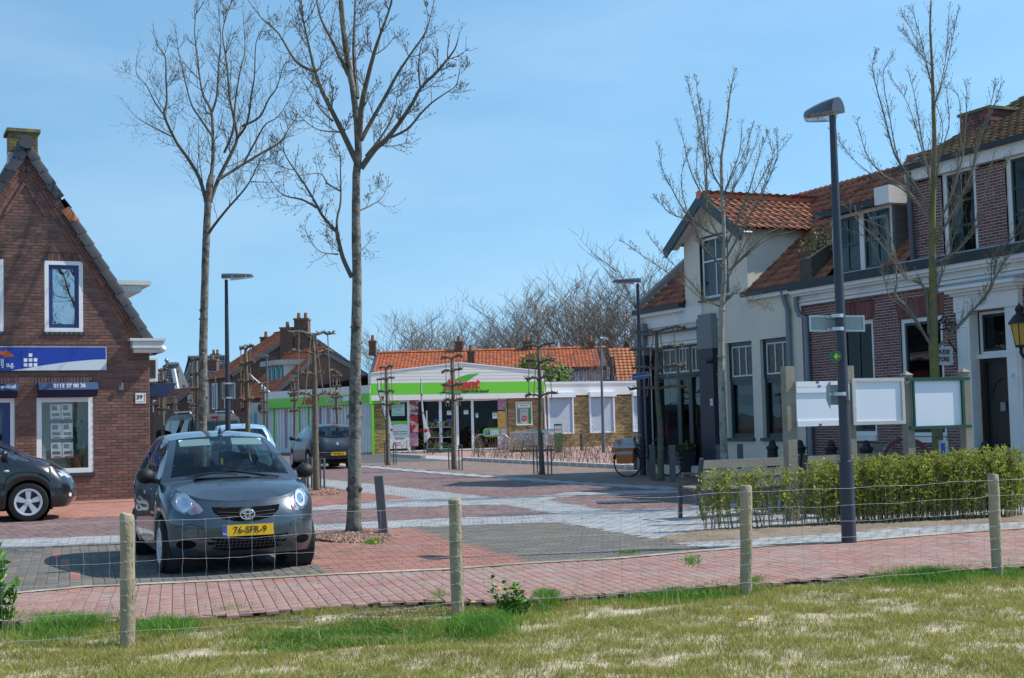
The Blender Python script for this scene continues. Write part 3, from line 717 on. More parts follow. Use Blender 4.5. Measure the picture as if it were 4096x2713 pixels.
# things behind the office pane
pap = M('listing_paper', (.80, .80, .80), .6, .03); ph = M('listing_photo', (.12, .16, .20), .5, .5, 60, col2=(.3, .25, .2), mscale=25); pr = M('red_print', (.45, .04, .04), .6, .05)
for (x0, x1, y0, y1) in ((201, 243, 1619, 1678), (246, 288, 1617, 1676), (203, 247, 1695, 1754), (249, 291, 1694, 1753), (204, 247, 1772, 1831), (250, 293, 1771, 1829)):
 s0, z1 = lsz(x0, y0, -.12); s1, z0 = lsz(x1, y1, -.12); s0, s1 = min(s0, s1), max(s0, s1); h = z1 - z0; w_ = s1 - s0
 mb = MB(); LF.box(mb, s0, s1, z0, z1, -.13, -.12); o_ = mb.build('listing_sheet', pap, g1)
 mb = MB(); LF.box(mb, s0 + w_ * .35, s1 - .03, z1 - h * .4, z1 - .03, -.119, -.117); LF.box(mb, s0 + .03, s1 - .03, z0 + h * .22, z0 + h * .42, -.119, -.117); mb.build('photo_print', ph, g1)
 bx(LF, s0 + .02, s1 - .05, z0 + .01, z0 + h * .1, -.1185, -.1165).build('red_print', pr, g1)
# lighthouse model and palm on the window board
ls_, lz_ = lsz(173, 1850, -.3); zb_ = SHOP[2] + .1
mb = MB(); c_ = LF.pt(ls_, zb_, -.32); zt = lsz(173, 1775, -.32)[1] - zb_
mb.lathe([(.0, 0), (.085, 0), (.065, zt * .55), (.065, zt * .56), (.10, zt * .56), (.10, zt * .59), (.06, zt * .59), (.06, zt * .70), (.09, zt * .70), (.09, zt * .73), (.05, zt * .73), (.05, zt * .83), (.07, zt * .83), (.03, zt * .93), (.01, zt * .95), (.01, zt)], c_, 14)
solo('lighthouse_model', mb, m_white, c_, 'small white lighthouse model standing behind the office window pane', 'model', smooth=True, angle=radians(30))
pr_ = empty('potted_palm', LF.pt(SHOP[0] + .25, zb_, -.55), 'spiky green potted plant behind the office window', 'plant')
mb = MB(); c_ = WLOC[pr_]; mb.lathe([(0, 0), (.12, 0), (.15, .25), (.0, .25)], c_, 12); mb.build('pot', M('terracotta', (.35, .13, .06), .8), pr_)
mb = MB()
for i in range(40):
 a = random.random() * 6.28; l = .5 + random.random() * .5; p0 = c_ + V((0, 0, .25 + random.random() * .2)); d = V((cos(a), sin(a), 0)); w_ = d.cross(V((0, 0, 1))) * .025
 p1 = p0 + d * l * .4 + V((0, 0, l * .7)); p2 = p0 + d * l * .75 + V((0, 0, l * .65)); mb.cr = random.random()
 mb.add([p0 - w_, p0 + w_, p1 + w_, p1 - w_, p2], [(0, 1, 2, 3), (3, 2, 4)])
mb.build('leaves', M('palm_leaf', (.05, .09, .03), .5, .2, 5, rnd=.3), pr_)
# door with blue leaf
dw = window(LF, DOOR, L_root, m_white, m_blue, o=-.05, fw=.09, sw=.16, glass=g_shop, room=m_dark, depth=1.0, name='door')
bx(LF, DOOR[0] + .13, DOOR[0] + .20, .85, 1.08, -.06, -.035).build('handle', m_zinc, dw)
window(LF, SHOP2, L_root, m_white, None, o=-.03, fw=.10, glass=g_shop, sill=(m_slate, .07, .06), room=m_room, depth=1.0)
# awnings: folded blue boxes with white writing
m_awn = M('blue_awning', (.012, .045, .125), .6, .06, 3); m_awn2 = M('blue_awning_cloth', (.010, .022, .085), .7, .08, 3)
m_wtxt = M('white_lettering', (.82, .84, .85), .5, .02)
def awning(s0, s1, ztop, zbot, txt, tx):
 root = empty('awning', LF.pt((s0 + s1) / 2, zbot, 0), 'blue window awning lettered with phone number %s' % txt if txt[0] == '0' else 'blue door awning lettered with a web address ending %s' % txt, 'awning')
 h = ztop - zbot; zm = zbot + h * .48; p = LF.pt
 mb = MB(); c = [p(s0, zm, .30), p(s1, zm, .30), p(s1, zm, .04), p(s0, zm, .04), p(s0, ztop, .16), p(s1, ztop, .16), p(s1, ztop, .012), p(s0, ztop, .012)]; mb.hexa(c); mb.build('hood', m_awn, root)
 mb = MB(); c = [p(s0 + .01, zbot, .12), p(s1 - .01, zbot, .12), p(s1 - .01, zbot, .06), p(s0 + .01, zbot, .06), p(s0 + .01, zm - .003, .285), p(s1 - .01, zm - .003, .285), p(s1 - .01, zm - .003, .05), p(s0 + .01, zm - .003, .05)]; mb.hexa(c); mb.build('cloth', m_awn2, root)
 F2 = Frame(p(0, 0, .245), LF.d, LF.n); text_on(F2, tx, zm + h * .27, .0, txt, h * .37, m_wtxt, root, extr=.012, bold=.004)
r1 = rect(149, 1531, 386, 1588); awning(r1[0], r1[1], r1[3], r1[2], '0113 37 00 36', lsz(272, 1545)[0])
r2_ = rect(-150, 1536, 68, 1592); awning(r2_[0], r2_[1], r2_[3], r2_[2], 'ardij.nl', lsz(28, 1550)[0])
# shop sign
sg = empty('shop_sign', LF.pt(LW2, EVZ - .9, .02), 'long blue and white office sign with orange arrow and white squares', 'sign')
sr = rect(-430, 1387, 424, 1484); m_sblue = M('sign_blue', (.012, .05, .36), .35, .03, 2); m_sgrey = M('sign_white', (.62, .70, .72), .4, .03, 2)
sA = lsz(84, 1435)[0]
for (a, b) in ((sr[0], sA - .003), (sA + .003, sr[1])):
 bx(LF, a, b, sr[2], sr[3], .03, .055).build('panel', m_sblue, sg)
def sgp(x, y): return LF.px(x, y, .056)
mb = MB(); top = [sgp(x, y) for x, y in ((423, 1438), (380, 1439), (330, 1443), (260, 1450), (180, 1461), (120, 1471), (45, 1486))]; bot = [(t[0], sr[2] + .003) for t in top]
for i in range(len(top) - 1): LF.poly(mb, [(top[i][0], max(top[i][1], sr[2] + .003)), (top[i + 1][0], max(top[i + 1][1], sr[2] + .003)), bot[i + 1], bot[i]], .0585, .003)
mb.build('white_sweep', m_sgrey, sg)
mb = MB(); Fz = sr[3] - sr[2]
LF.box(mb, sr[0], sr[1], sr[3] - .012, sr[3], .03, .058); LF.box(mb, sr[0], sr[0] + .012, sr[2], sr[3], .03, .0582); mb.build('edge_trim', m_white, sg)
for (x, y) in ((122, 1421), (102, 1441), (122, 1440), (142, 1440), (102, 1460), (122, 1460), (142, 1460)):
 s, z = sgp(x, y); bx(LF, s - .036, s + .036, z - .036, z + .036, .056, .0605).build('white_square', m_wtxt, sg)
mb = MB(); LF.poly(mb, [sgp(x, y) for x, y in ((22, 1397), (58, 1425), (13, 1432), (15, 1421), (-60, 1412), (-60, 1398), (17, 1407))], .060, .004); mb.build('orange_arrow', M('sign_orange', (.62, .13, .015), .5, .02), sg)
s, z = sgp(41, 1459); text_on(LF, s, z, .058, 'o.g.', .15, m_wtxt, sg, sx=.8, bold=.004)
s, z = sgp(9, 1452); text_on(LF, s, z, .058, 'IJ', .2, m_wtxt, sg, sx=.7, bold=.006); s, z = sgp(-52, 1452); text_on(LF, s, z, .058, 'AARD', .2, m_wtxt, sg, sx=.7, bold=.006)
# house number, hook, gutter box
hn = empty('house_number_plate', LF.pt(*lsz(562, 1592), .02), 'white house number plate reading 39 on brown brick', 'plate')
r = rect(541, 1573, 582, 1614); bx(LF, r[0], r[1], r[2], r[3], .016, .03).build('plate', m_white, hn)
m_blk = M('black_paint', (.012, .012, .013), .5, .05)
text_on(LF, (r[0] + r[1]) / 2 + .025, (r[2] + r[3]) / 2 + .02, .031, '39', .135, m_blk, hn, bold=.003)
mb = MB(); LF.box(mb, r[0] + .05, r[1] - .03, r[2] + .03, r[2] + .04, .03, .033); LF.box(mb, r[0] + .025, r[0] + .035, r[2] + .03, r[3] - .03, .03, .033); LF.box(mb, r[0] + .018, r[0] + .042, r[3] - .05, r[3] - .035, .03, .033); mb.build('arrow', m_blk, hn)
mb = MB(); s, z = lsz(485, 1550); LF.box(mb, s - .045, s + .045, z - .06, z + .05, .012, .035); mb.tube([LF.pt(s, z - .02, .03), LF.pt(s, z - .02, .08), LF.pt(s, z + .10, .09)], .018, 8)
solo('wall_hook', mb, m_zinc, LF.pt(s, z - .06, .01), 'small grey metal hook plate on the bare brick right of the awning', 'hook')
gt = MB(); s0, z1 = lsz(520, 1353, .3); s1, z0 = lsz(664, 1392, .3); Fg = Frame(LF.pt(0, 0, .28), LF.d, LF.n)
A, B = max(s0, s1), min(s0, s1)
Fg.box(gt, B + .03, A - .06, z0, z1 - .06, -9, 0.); Fg.box(gt, B, A, z1 - .055, z1, -9, .03); Fg.box(gt, B + .05, A - .1, z0 - .1, z0 - .003, -9, -.05)
gt.build('gutter_box', M('cream_paint', (.66, .66, .63), .5, .08, 3), L_root)
tb_([Fg.pt(B + .06, z0 - .02, .02), Fg.pt(B + .06, z0 - .02, -8.5)], .07, 10).build('gutter', m_white, L_root, smooth=True)
# flank dormer, air unit and side awning seen past the corner
dz = lsz(575, 1130, -2.5)[1]; df = Frame(LF.pt(0, 0, -2.5), LF.d, LF.n); dm = MB()
a_, _ = lsz(605, 1125, -2.5); b_, _ = lsz(545, 1125, -2.5)
df.box(dm, a_, b_ + .5, dz - .06, dz + .04, -3, 0); df.box(dm, a_ + .22, b_ + .5, dz - .22, dz - .06, -3, -.05); dm.build('dormer', M('cream_paint', (.66, .66, .63)), L_root)
u = Frame(LF.pt(0, 0, 0), LF.d, LF.n); ac = MB(); s0, z1 = LF.px(603, 1432, -1.1); s1, z0 = LF.px(632, 1526, -1.1)
acr = empty('air_conditioner', LF.pt(min(s0, s1), z0, -1.1), 'white wall mounted air conditioning unit with dark grille beside brick corner', 'air conditioner')
LF.box(ac, min(s0, s1), -.001, z0, z1, -1.9, -1.1); ac.build('case', m_white, acr)
for i in range(9):
 mb = MB(); zz = z0 + .08 + (z1 - z0 - .12) * i / 9; LF.box(mb, min(s0, s1) + .05, -.02, zz, zz + (z1 - z0) / 15, -1.099, -1.09); mb.build('grille_slot', m_dark, acr)
aw = MB(); s0, z1 = LF.px(605, 1534, -1.6); s1, z0 = LF.px(708, 1584, -1.6); p = LF.pt; q = min(s0, s1)
aw.hexa([p(-.003, z0, -3.6), p(q + .22, z0, -3.6), p(q + .22, z0, -1.6), p(-.003, z0, -1.6), p(-.003, z1, -3.6), p(q, z1, -3.6), p(q, z1, -1.6), p(-.003, z1, -1.6)])
solo('side_awning', aw, M('side_awning_blue', (.010, .03, .10), .7, .05), p(q, z0, -2), 'plain dark blue awning sticking out from the flank of the brick house', 'awning')
# ------------------------------------------------------------------ houses along the right side of the street
RA = ground(2580, 1893); RB = ground(4080, 1972)
RF = Frame(RA, (RB - RA).to_2d(), (-1, -.3)); rsz = RF.px
m_cream = M('cream_render', (.76, .70, .58), .85, .05, 2, .08, 60, col2=(.70, .65, .54), mix=(.5, .75), mscale=.8)
m_rbrick = M('dark_red_brick', (.22, .078, .066), .85, .15, 8, .25, 120, rnd=.28, hue=(.14, .06, .058))
m_rmortar = M('pale_mortar', (.50, .47, .44), .95, .12, 20)
m_green = M('dark_green_paint', (.012, .032, .034), .3, .1, 4)
m_gutter = M('gutter_black', (.022, .025, .027), .5, .15, 4)
m_offw = M('offwhite_paint', (.82, .80, .76), .5, .05, 3, col2=(.74, .74, .72), mscale=1.2)
m_pan = M('old_pantile', (.32, .115, .062), .85, .22, 7, .3, 60, rnd=.38, hue=(.22, .085, .055), col2=(.15, .12, .045), mix=(.54, .72), mscale=1.0)
m_panm = M('mossy_pantile', (.27, .115, .06), .9, .25, 7, .4, 50, rnd=.35, hue=(.2, .13, .05), col2=(.12, .115, .035), mix=(.42, .62), mscale=1.3)
m_under = M('roof_underlay', (.06, .045, .035), .95, .2, 5)
m_granite = M('grey_granite', (.22, .23, .235), .7, .25, 60, .2, 80)
m_navy = M('navy_brick_paint', (.012, .016, .035), .4, .15, 4, .3, 40)
m_stain = M('stained_glass', (.03, .02, .05), .3, .3, 9, rnd=.0, col2=(.11, .09, .03), mix=(.48, .56), mscale=14)
m_pipe = M('grey_pipe', (.20, .235, .27), .5, .1, 3)
m_cc = M('pale_curtain', (.52, .56, .58), .9, .1, 6)
m_cafe = M('cafe_curtain', (.34, .47, .53), .9, .1, 6)
g_r = GLASS('house_glass', refl=.03, trans=.75)
rr = lambda x0, y0, x1, y1: rect(x0, y0, x1, y1, RF)
sE = rsz(3222, 1700)[0]                        # cream house | brick house
s3 = rsz(3642, 900)[0]                         # one storey | two storeys
s9 = rsz(4096, 1500)[0] + 3.2                  # end beyond the frame
zE = (rsz(2600, 1236)[1] + rsz(3150, 1150)[1]) / 2    # cream eave
zC0 = (rsz(3223, 1219)[1] + rsz(4096, 1101)[1]) / 2; zC1 = (rsz(3223, 1146)[1] + rsz(4096, 984)[1]) / 2   # cornice band
DEPR = 7.5; bkR = -RF.n

# ---------- cream house
C_root = empty('cream_house', RF.pt(sE / 2, 0, 0), 'cream rendered house with shopfront, pointed gable dormer and red pantiles', 'house')
Wa = rr(2909, 1368, 3012, 1752); Wb = rr(3046, 1351, 3166, 1752)
SF = (rsz(2612, 1700)[0], rsz(2826, 1700)[0], .25, (rsz(2615, 1395)[1] + rsz(2830, 1372)[1]) / 2)
dsl, dsr = rsz(2737, 1050)[0], rsz(2988, 1050)[0]           # front wall of the dormer
dap_s, dap_z = rsz(2820, 812); dap_s = (dsl + dsr) / 2; dez = (rsz(2740, 975)[1] + rsz(2975, 935)[1]) / 2 + .1
c_open = [Wa, Wb, SF]; DW = rr(2800, 938, 2915, 1195)
def slab_wall(F, z0, z1, spans, mat, parent, step=.05, o=0.):
 """rendered wall made of merged strips round the openings"""
 mb = MB(); zs = sorted(set([z0, z1] + [z for z in spans.cuts if z0 < z < z1]))
 for a, b in zip(zs[:-1], zs[1:]):
  for (p, q) in spans((a + b) / 2): mb = MB(); mb.quad(F.pt(p, a, o), F.pt(q, a, o), F.pt(q, b, o), F.pt(p, b, o)); mb.build('wall', mat, parent)
class Sp:
 def __init__(s, f, cuts): s.f = f; s.cuts = cuts
 def __call__(s, z): return s.f(z)
slab_wall(RF, 0, zE, Sp(lambda z: cut(0, sE, z, c_open), [v for r in c_open for v in r[2:]]), m_cream, C_root)
bx(RF, rsz(2880, 1700)[0], sE - .003, 0, .10, -.05, .02).build('plinth', m_granite, C_root)
for (a, b, c, d) in ((dsl, DW[0], zE - .02, dez), (DW[1], dsr, zE - .02, dez), (DW[0], DW[1], zE - .02, DW[2]), (DW[0], DW[1], DW[3], dez)):
 if d - c > .01: mb = MB(); mb.quad(RF.pt(a, c, .002), RF.pt(b, c, .002), RF.pt(b, d, .002), RF.pt(a, d, .002)); mb.build('dormer_front', m_cream, C_root)
mb = MB(); top = DW[3] if DW[3] > dez else dez
if DW[3] > dez:
 f = lambda z: (dsl + (dap_s - dsl) * (z - dez) / (dap_z - dez), dsr + (dap_s - dsr) * (z - dez) / (dap_z - dez))
 l, r = f(DW[3]); RF.poly(mb, [(dsl, dez), (DW[0], dez), (DW[0], DW[3]), (l, DW[3])], .002); RF.poly(mb, [(DW[1], dez), (dsr, dez), (r, DW[3]), (DW[1], DW[3])], .002); RF.poly(mb, [(l, DW[3]), (r, DW[3]), (dap_s, dap_z)], .002)
else: RF.poly(mb, [(dsl, dez), (dsr, dez), (dap_s, dap_z)], .002)
mb.build('gable_wall', m_cream, C_root)
ridO = 3.4; zR = rsz(3150, 806, -ridO)[1]                           # main ridge of the cream house
mb = MB()
for s in (dsl, dsr): mb.poly([RF.pt(s, zE - .3, .001), RF.pt(s, dez, .001), RF.pt(s, dez, -3.2), RF.pt(s, zE - .3, -3.2)])
mb.build('dormer_cheek', m_cream, C_root)
bs = (V((0, 0, zR - zE)) + bkR * ridO).normalized(); Ls = sqrt((zR - zE) ** 2 + ridO ** 2)
def cr_spans(v):
 z = zE + (zR - zE) * v / Ls
 return [(0.25, dsl), (dsr, sE)] if z < dez + .3 else [(.25, sE)]
tile_roof(RF.pt(0, zE, .08), RF.d, bs, sE, Ls, m_pan, m_under, C_root, spans=cr_spans, nparts=300, tw=.22, tg=.27)
mb = MB(); mb.poly([RF.pt(0, 0), RF.pt(0, zE), RF.pt(0, zR, -ridO), RF.pt(0, zE, -2 * ridO), RF.pt(0, 0, -2 * ridO)]); mb.poly([RF.pt(0, zE, -2 * ridO), RF.pt(0, zR, -ridO), RF.pt(sE, zR, -ridO), RF.pt(sE, zE, -2 * ridO)]); mb.quad(RF.pt(0, 0, -2 * ridO), RF.pt(sE, 0, -2 * ridO), RF.pt(sE, zE, -2 * ridO), RF.pt(0, zE, -2 * ridO)); mb.build('rear_walls', m_cream, C_root)
# zinc verge at the far end
mb = MB(); mb.beam(RF.pt(.1, zE, .15) + V((0, 0, .12)), RF.pt(.1, zR, -ridO) + V((0, 0, .16)), .26, .14, up=V((0, 0, 1))); mb.build('verge_cap', M('dark_zinc', (.07, .085, .095), .5, .1), C_root)
# dormer roof: two slopes, ridge running back
for sgn, s0 in ((1, dsl), (-1, dsr)):
 run = abs(dap_s - s0); up = (RF.d * (dap_s - s0) + V((0, 0, dap_z - dez))).normalized(); Lr = sqrt(run ** 2 + (dap_z - dez) ** 2)
 E = RF.pt(s0, dez, .38) - up * .28 + V((0, 0, .06))
 tile_roof(E, bkR, up, 4.2, Lr + .25, m_pan, m_under, C_root, nparts=140 if sgn < 0 else 30, tw=.22, tg=.27)
mb = MB(); zz = dap_z + .13
for i in range(11):
 P = RF.pt(dap_s, zz, .40) + bkR * (i * .39); mb.cr = random.random(); mb.tube([P, P + bkR * .40], [.115, .095], 8)
mb.build('ridge_tiles', M('ridge_red', (.62, .23, .14), .8, .15, 5, rnd=.2), C_root, smooth=True, angle=radians(40))
m_barge = M('blue_green_bargeboard', (.035, .065, .08), .5, .1, 4)
mb = MB()
for s0, sx_ in ((dsl, -1), (dsr, 1)):
 a = RF.pt(s0 + sx_ * .36, dez - .38 * (dap_z - dez) / abs(dap_s - s0) - .05, .36); b = RF.pt(dap_s, dap_z + .02, .36); mb.beam(a, b, .05, .26, up=V((0, 0, 1)).cross(b - a).cross(b - a) * -1)
mb.build('bargeboard', m_barge, C_root)
mb = MB()
for s0, sx_ in ((dsl, -1), (dsr, 1)):
 sl = (dap_z - dez) / abs(dap_s - s0)
 A_ = [RF.pt(s0 + sx_ * .3, dez - .3 * sl, o) for o in (.36, 0)] + [RF.pt(dap_s, dap_z, o) for o in (0, .36)]; mb.quad(*A_)
mb.build('soffit', m_offw, C_root)
for (a, b) in ((-.1, dsl - .02), (dsr - .05, sE)): bx(RF, a, b, zE - .10, zE + .02, .0, .2).build('gutter', m_gutter, C_root)
for (a, b) in ((-.05, dsl - .02), (dsr - .02, sE - .01)): bx(RF, a, b, zE - .19, zE - .102, .003, .15).build('eave_board', m_offw, C_root)
dwin = window(RF, DW, C_root, m_green, m_offw, o=-.05, fw=.035, sw=.06, glass=g_r, bars=(.5,), hbars=(.62,), room=m_room, curtain=[(0, 1, 0, .9, m_cc)], sill=(m_green, .05, .08))
for r in (Wa, Wb):
 # reveals, dark green box frame, white three-light top sash with leaded glass, tall pane with a cafe curtain
 zt = r[2] + (r[3] - r[2]) * .60
 w = window(RF, (r[0], r[1], r[2], zt), C_root, m_green, None, o=-.12, fw=.10, glass=g_r, room=m_room, depth=.6, sill=(m_green, .07, .07), curtain=[(.02, .98, .1, .58, m_cafe), (.02, .98, .8, 1., M('roller_blind', (.6, .57, .48), .9))])
 w2 = window(RF, (r[0], r[1], zt, r[3]), C_root, m_green, m_offw, o=-.10, fw=.09, sw=.035, glass=m_stain, bars=(.333, .667), room=m_room, bw=.03)
 rv = MB()
 for (a, b, c, d) in ((r[0] - .03, r[0], r[2], r[3]), (r[1], r[1] + .03, r[2], r[3]), (r[0], r[1], r[3], r[3] + .03)): RF.box(rv, a, b, c, d, -.2, -.003)
 rv.build('reveal', m_cream, C_root)
# shopfront
sfz0, sfz1 = SF[2], SF[3]; sfm = (rsz(2700, 1505)[1] + rsz(2790, 1497)[1]) / 2
px_cuts = [2612, 2641, 2705, 2755, 2797, 2826]; cs_ = [rsz(x, 1650)[0] for x in px_cuts]
blind = M('venetian_blind', (.42, .47, .47), .6, .1, 3)
for i in range(5):
 window(RF, (cs_[i], cs_[i + 1], sfm + .04, sfz1), C_root, m_green, m_offw, o=-.10, fw=.045, sw=.035, glass=m_stain, bars=(.5,) if i != 2 else (.33, .66), room=m_dark, bw=.025)
for (i, j) in ((0, 2), (2, 3), (3, 5)):
 nm = 'door' if (i, j) == (2, 3) else 'window'
 w = window(RF, (cs_[i], cs_[j], sfz0 if nm == 'window' else .05, sfm), C_root, m_green, None, o=-.10, fw=.06 if nm == 'window' else .12, glass=GLASS('shop_mirror', refl=.06, trans=.6), room=m_room, depth=.8, name=nm, curtain=[(0, 1, 0, 1, blind)] if nm == 'window' else None)
bx(RF, SF[0], SF[1], sfm - .001, sfm + .041, -.14, -.02).build('transom', m_green, C_root)
mb = MB(); RF.box(mb, SF[0] - .1, SF[1] + .02, sfz1 + .02, sfz1 + .10, -.02, .10); RF.box(mb, SF[0] - .15, SF[1], sfz1 + .12, sfz1 + .36, .003, .06); RF.box(mb, SF[0] - .2, SF[1], sfz1 + .55, sfz1 + .95, .003, .035); mb.build('fascia', m_offw, C_root)
mb = MB(); RF.box(mb, SF[0] - .15, SF[1], sfz1 + .365, sfz1 + .405, .003, .22); RF.box(mb, SF[0] - .1, SF[1], sfz1 + .101, sfz1 + .119, -.02, .02); mb.build('awning_case', m_green, C_root)
for (x0, x1, big) in ((2570, 2606, 0), (2824, 2880, 1)):
 a, b = rsz(x0, 1650)[0], rsz(x1, 1650)[0]; zt = rsz(2850, 1395)[1]
 bx(RF, a, b, .42, zt, -.1, .16).build('pilaster', m_navy, C_root)
 bx(RF, a - .03, b + .03, 0, .42, -.1, .2).build('pilaster_foot', m_granite, C_root); mb = MB(); RF.box(mb, a - .02, b + .02, zt, zt + .75, -.1, .19); RF.box(mb, a + .02, b - .02, zt + .75, zt + .86, -.1, .17); mb.build('pilaster_block', m_granite, C_root)
s, z = rsz(2842, 1445, .2); mb = MB(); mb.tube([RF.pt(s, z, .16), RF.pt(s - .05, z - .02, .28), RF.pt(s - .35, z + .10, .30)], [.06, .035, .03], 8)
solo('flag_holder', mb, m_green, RF.pt(s, z - .1, .16), 'dark green flagpole holder on the navy pilaster', 'flag holder')
def num_plate(F, x, y, txt, o, lab, sz=.06):
 s, z = F.px(x, y, o); r = empty('house_number_plate', F.pt(s, z - .08, o), lab, 'plate'); bx(F, s - sz, s + sz, z - sz * 1.4, z + sz * 1.4, o + .002, o + .012).build('plate', m_white, r); text_on(F, s, z, o + .0125, txt, sz * 1.6, m_blk, r, extr=.002)
num_plate(RF, 2847, 1609, '15', .16, 'white number plate 15 on the navy shop pilaster')
# drainpipes
def pipe(name, pts, r, mat, lab, n=10):
 mb = MB(); mb.tube(pts, r, n); P = pts[-1]; return solo(name, mb, mat, P, lab, 'drainpipe', smooth=True, angle=radians(50))
s = rsz(3172, 1500)[0]; pipe('drainpipe', [RF.pt(s - .12, zE - .1, .12), RF.pt(s - .1, zE - .3, .1), RF.pt(s, zE - .55, .08), RF.pt(s, .02, .08)], .06, m_pipe, 'grey drainpipe down the cream wall beside the leaded window')
s = rsz(3248, 1600)[0]; pipe('drainpipe', [RF.pt(s - .25, zC1 - .1, .14), RF.pt(s - .25, zC0 - .05, .14), RF.pt(s - .2, zC0 - .2, .1), RF.pt(s, zC0 - .28, .08), RF.pt(s, .02, .08)], .06, m_pipe, 'grey drainpipe on dark red brick where the cream wall ends')
s = rsz(2576, 1400)[0]; pipe('drainpipe', [RF.pt(s - .1, zE - .1, .1), RF.pt(s - .1, zE - .35, .1), RF.pt(s - .16, zE - .7, .05), RF.pt(s - .16, .02, .05)], .05, m_white, 'white drainpipe at the far corner of the cream house')

# ---------- brick house: low wing and tall wing behind one cornice
B_root = empty('brick_townhouse', RF.pt(s3, 0, 0), 'dark red brick townhouse with white cornice, pantiled dormer roof and taller wing', 'house')
Wc = rr(3368, 1283, 3500, 1742); Wd = rr(3609, 1268, 3778, 1748); DR = rr(3905, 1240, 4050, 1955); DR = (DR[0], DR[1], .14, DR[3])
We = (DR[1] + 1.3, DR[1] + 2.3, Wd[2], Wd[3])
b_open = [Wc, Wd, DR, We]
arch = [(p - .06, q + .06, z1, z1 + .38) for (p, q, z0, z1) in (Wc, Wd, We)]
brick_wall(RF, 0, zC0, lambda z: cut(sE, s9, z, b_open + arch), .20, .056, .012, m_rbrick, m_rmortar, B_root, 300, proud=.005)
sol = MB()
for (p, q, z0, z1) in arch:
 n = int((q - p) / .052); w = (q - p) / n; RF.box(sol, p, q, z0, z1, -.03, -.001)
 for i in range(n):
  t = (i + .5) / n - .5; k = .10 * t; a, b = p + i * w + .004, p + (i + 1) * w - .004; zt = z1 - .0; sol.cr = random.random()
  c = [RF.pt(a, z0 + .02, 0), RF.pt(b, z0 + .02, 0), RF.pt(b + k * 1.0, zt, 0), RF.pt(a + k * 1.0, zt, 0)]; c2 = [x + RF.n * .014 for x in c]
  sol.hexa([c[0], c[1], c2[1], c2[0], c[3], c[2], c2[2], c2[3]])
sol.build('flat_arch', m_rbrick, B_root, kind='stuff')
mb = MB(); RF.box(mb, sE, s9, zC0, zC1 - .12, -.05, .06); RF.box(mb, sE - .02, s9, zC0, zC0 + .06, .061, .10); RF.box(mb, sE - .03, s9, zC0 + .08, zC0 + .11, .061, .13); RF.box(mb, sE - .05, s9, zC1 - .25, zC1 - .2, .061, .2); RF.box(mb, sE - .06, s9, zC1 - .199, zC1 - .12, .061, .26)
mb.build('cornice', m_offw, B_root)
bx(RF, sE - .08, s9, zC1 - .119, zC1 + .06, -.1, .30).build('gutter', m_gutter, B_root)
bx(RF, s3 - .2, s9, zC1 + .061, zC1 + .10, -.1, .20).build('lead_ledge', m_lead, B_root)
# low roof
lo_o = 3.3; zLR = rsz(3400, 716, -lo_o)[1]; bl = (V((0, 0, zLR - zC1)) + bkR * lo_o).normalized(); Ll = sqrt((zLR - zC1) ** 2 + lo_o ** 2)
D0, D1 = rsz(3330, 960, -.15)[0], rsz(3572, 960, -.15)[0]; dz0 = (rsz(3367, 1107, -.15)[1] + rsz(3557, 1072, -.15)[1]) / 2; dz1 = (rsz(3330, 870, -.15)[1] + rsz(3563, 815, -.15)[1]) / 2
def lo_spans(v):
 z = zC1 + (zLR - zC1) * v / Ll
 return [(0, D0 - sE), (D1 - sE, s3 - sE)] if z < dz1 + .15 else [(0, s3 - sE)]
tile_roof(RF.pt(sE, zC1 + .02, .12), RF.d, bl, s3 - sE, Ll, m_pan, m_under, B_root, spans=lo_spans, nparts=300, tw=.21, tg=.25)
mb = MB(); mb.quad(RF.pt(sE, zLR, -lo_o), RF.pt(s3, zLR, -lo_o), RF.pt(s3, zC1, -2 * lo_o), RF.pt(sE, zC1, -2 * lo_o)); mb.build('rear_slope', m_under, B_root)
mb = MB(); n = int((s3 - sE) / .4)
for i in range(n):
 P = RF.pt(sE + (s3 - sE) * i / n, zLR + .04, -lo_o + .1); mb.cr = random.random(); mb.tube([P, P + RF.d * .41], [.11, .095], 8)
mb.build('ridge_tiles', m_pan, B_root, smooth=True, angle=radians(40))
# low parapet wall stub with a bush between the roofs
mb = MB(); P0 = RF.pt(sE + .35, zC1, .1); P1 = P0 + bl * 1.5; mb.hexa([P0 + RF.d * -.25, P0 + RF.d * .25, P0 + RF.d * .25 + bkR * .5, P0 + RF.d * -.25 + bkR * .5, P0 + RF.d * -.2 + V((0, 0, .55)), P0 + RF.d * .2 + V((0, 0, .55)), P1 + RF.d * .2 + V((0, 0, .25)), P1 + RF.d * -.2 + V((0, 0, .25))])
mb.build('parapet_stub', M('weathered_stone', (.10, .09, .07), .95, .3, 8, .5, 30), B_root)
# dormer of the low roof
dmo = MB()
for s in (D0, D1): dmo.poly([RF.pt(s, dz0 - .3, -.15), RF.pt(s, dz1 + .1, -.15), RF.pt(s, dz1 + .1, -3.), RF.pt(s, dz0 - .3, -3.)])
dmo.build('dormer_cheek', M('zinc_cheek', (.56, .61, .63), .45, .12, 2), B_root)
half = (D0 + D1) / 2
for (a, b) in ((D0, half), (half, D1)):
 window(RF, (a, b, dz0, dz1), B_root, m_offw, m_green, o=-.17, fw=.07, sw=.05, glass=g_r, bars=(.5,), hbars=(.5,), room=m_room, curtain=[(.0, 1, 0, .48, m_net), (.55, 1, .5, 1, m_cc)], sill=(m_offw, .06, -.05), bw=.035)
DT = (D0 - .22, D1 + .30)
dr_up = (bkR * 1.9 + V((0, 0, .35))).normalized()
tile_roof(RF.pt(DT[0], dz1 + .10, .1), RF.d, dr_up, DT[1] - DT[0] - .35, 2.0, m_pan, m_under, B_root, nparts=80, tw=.21, tg=.25)
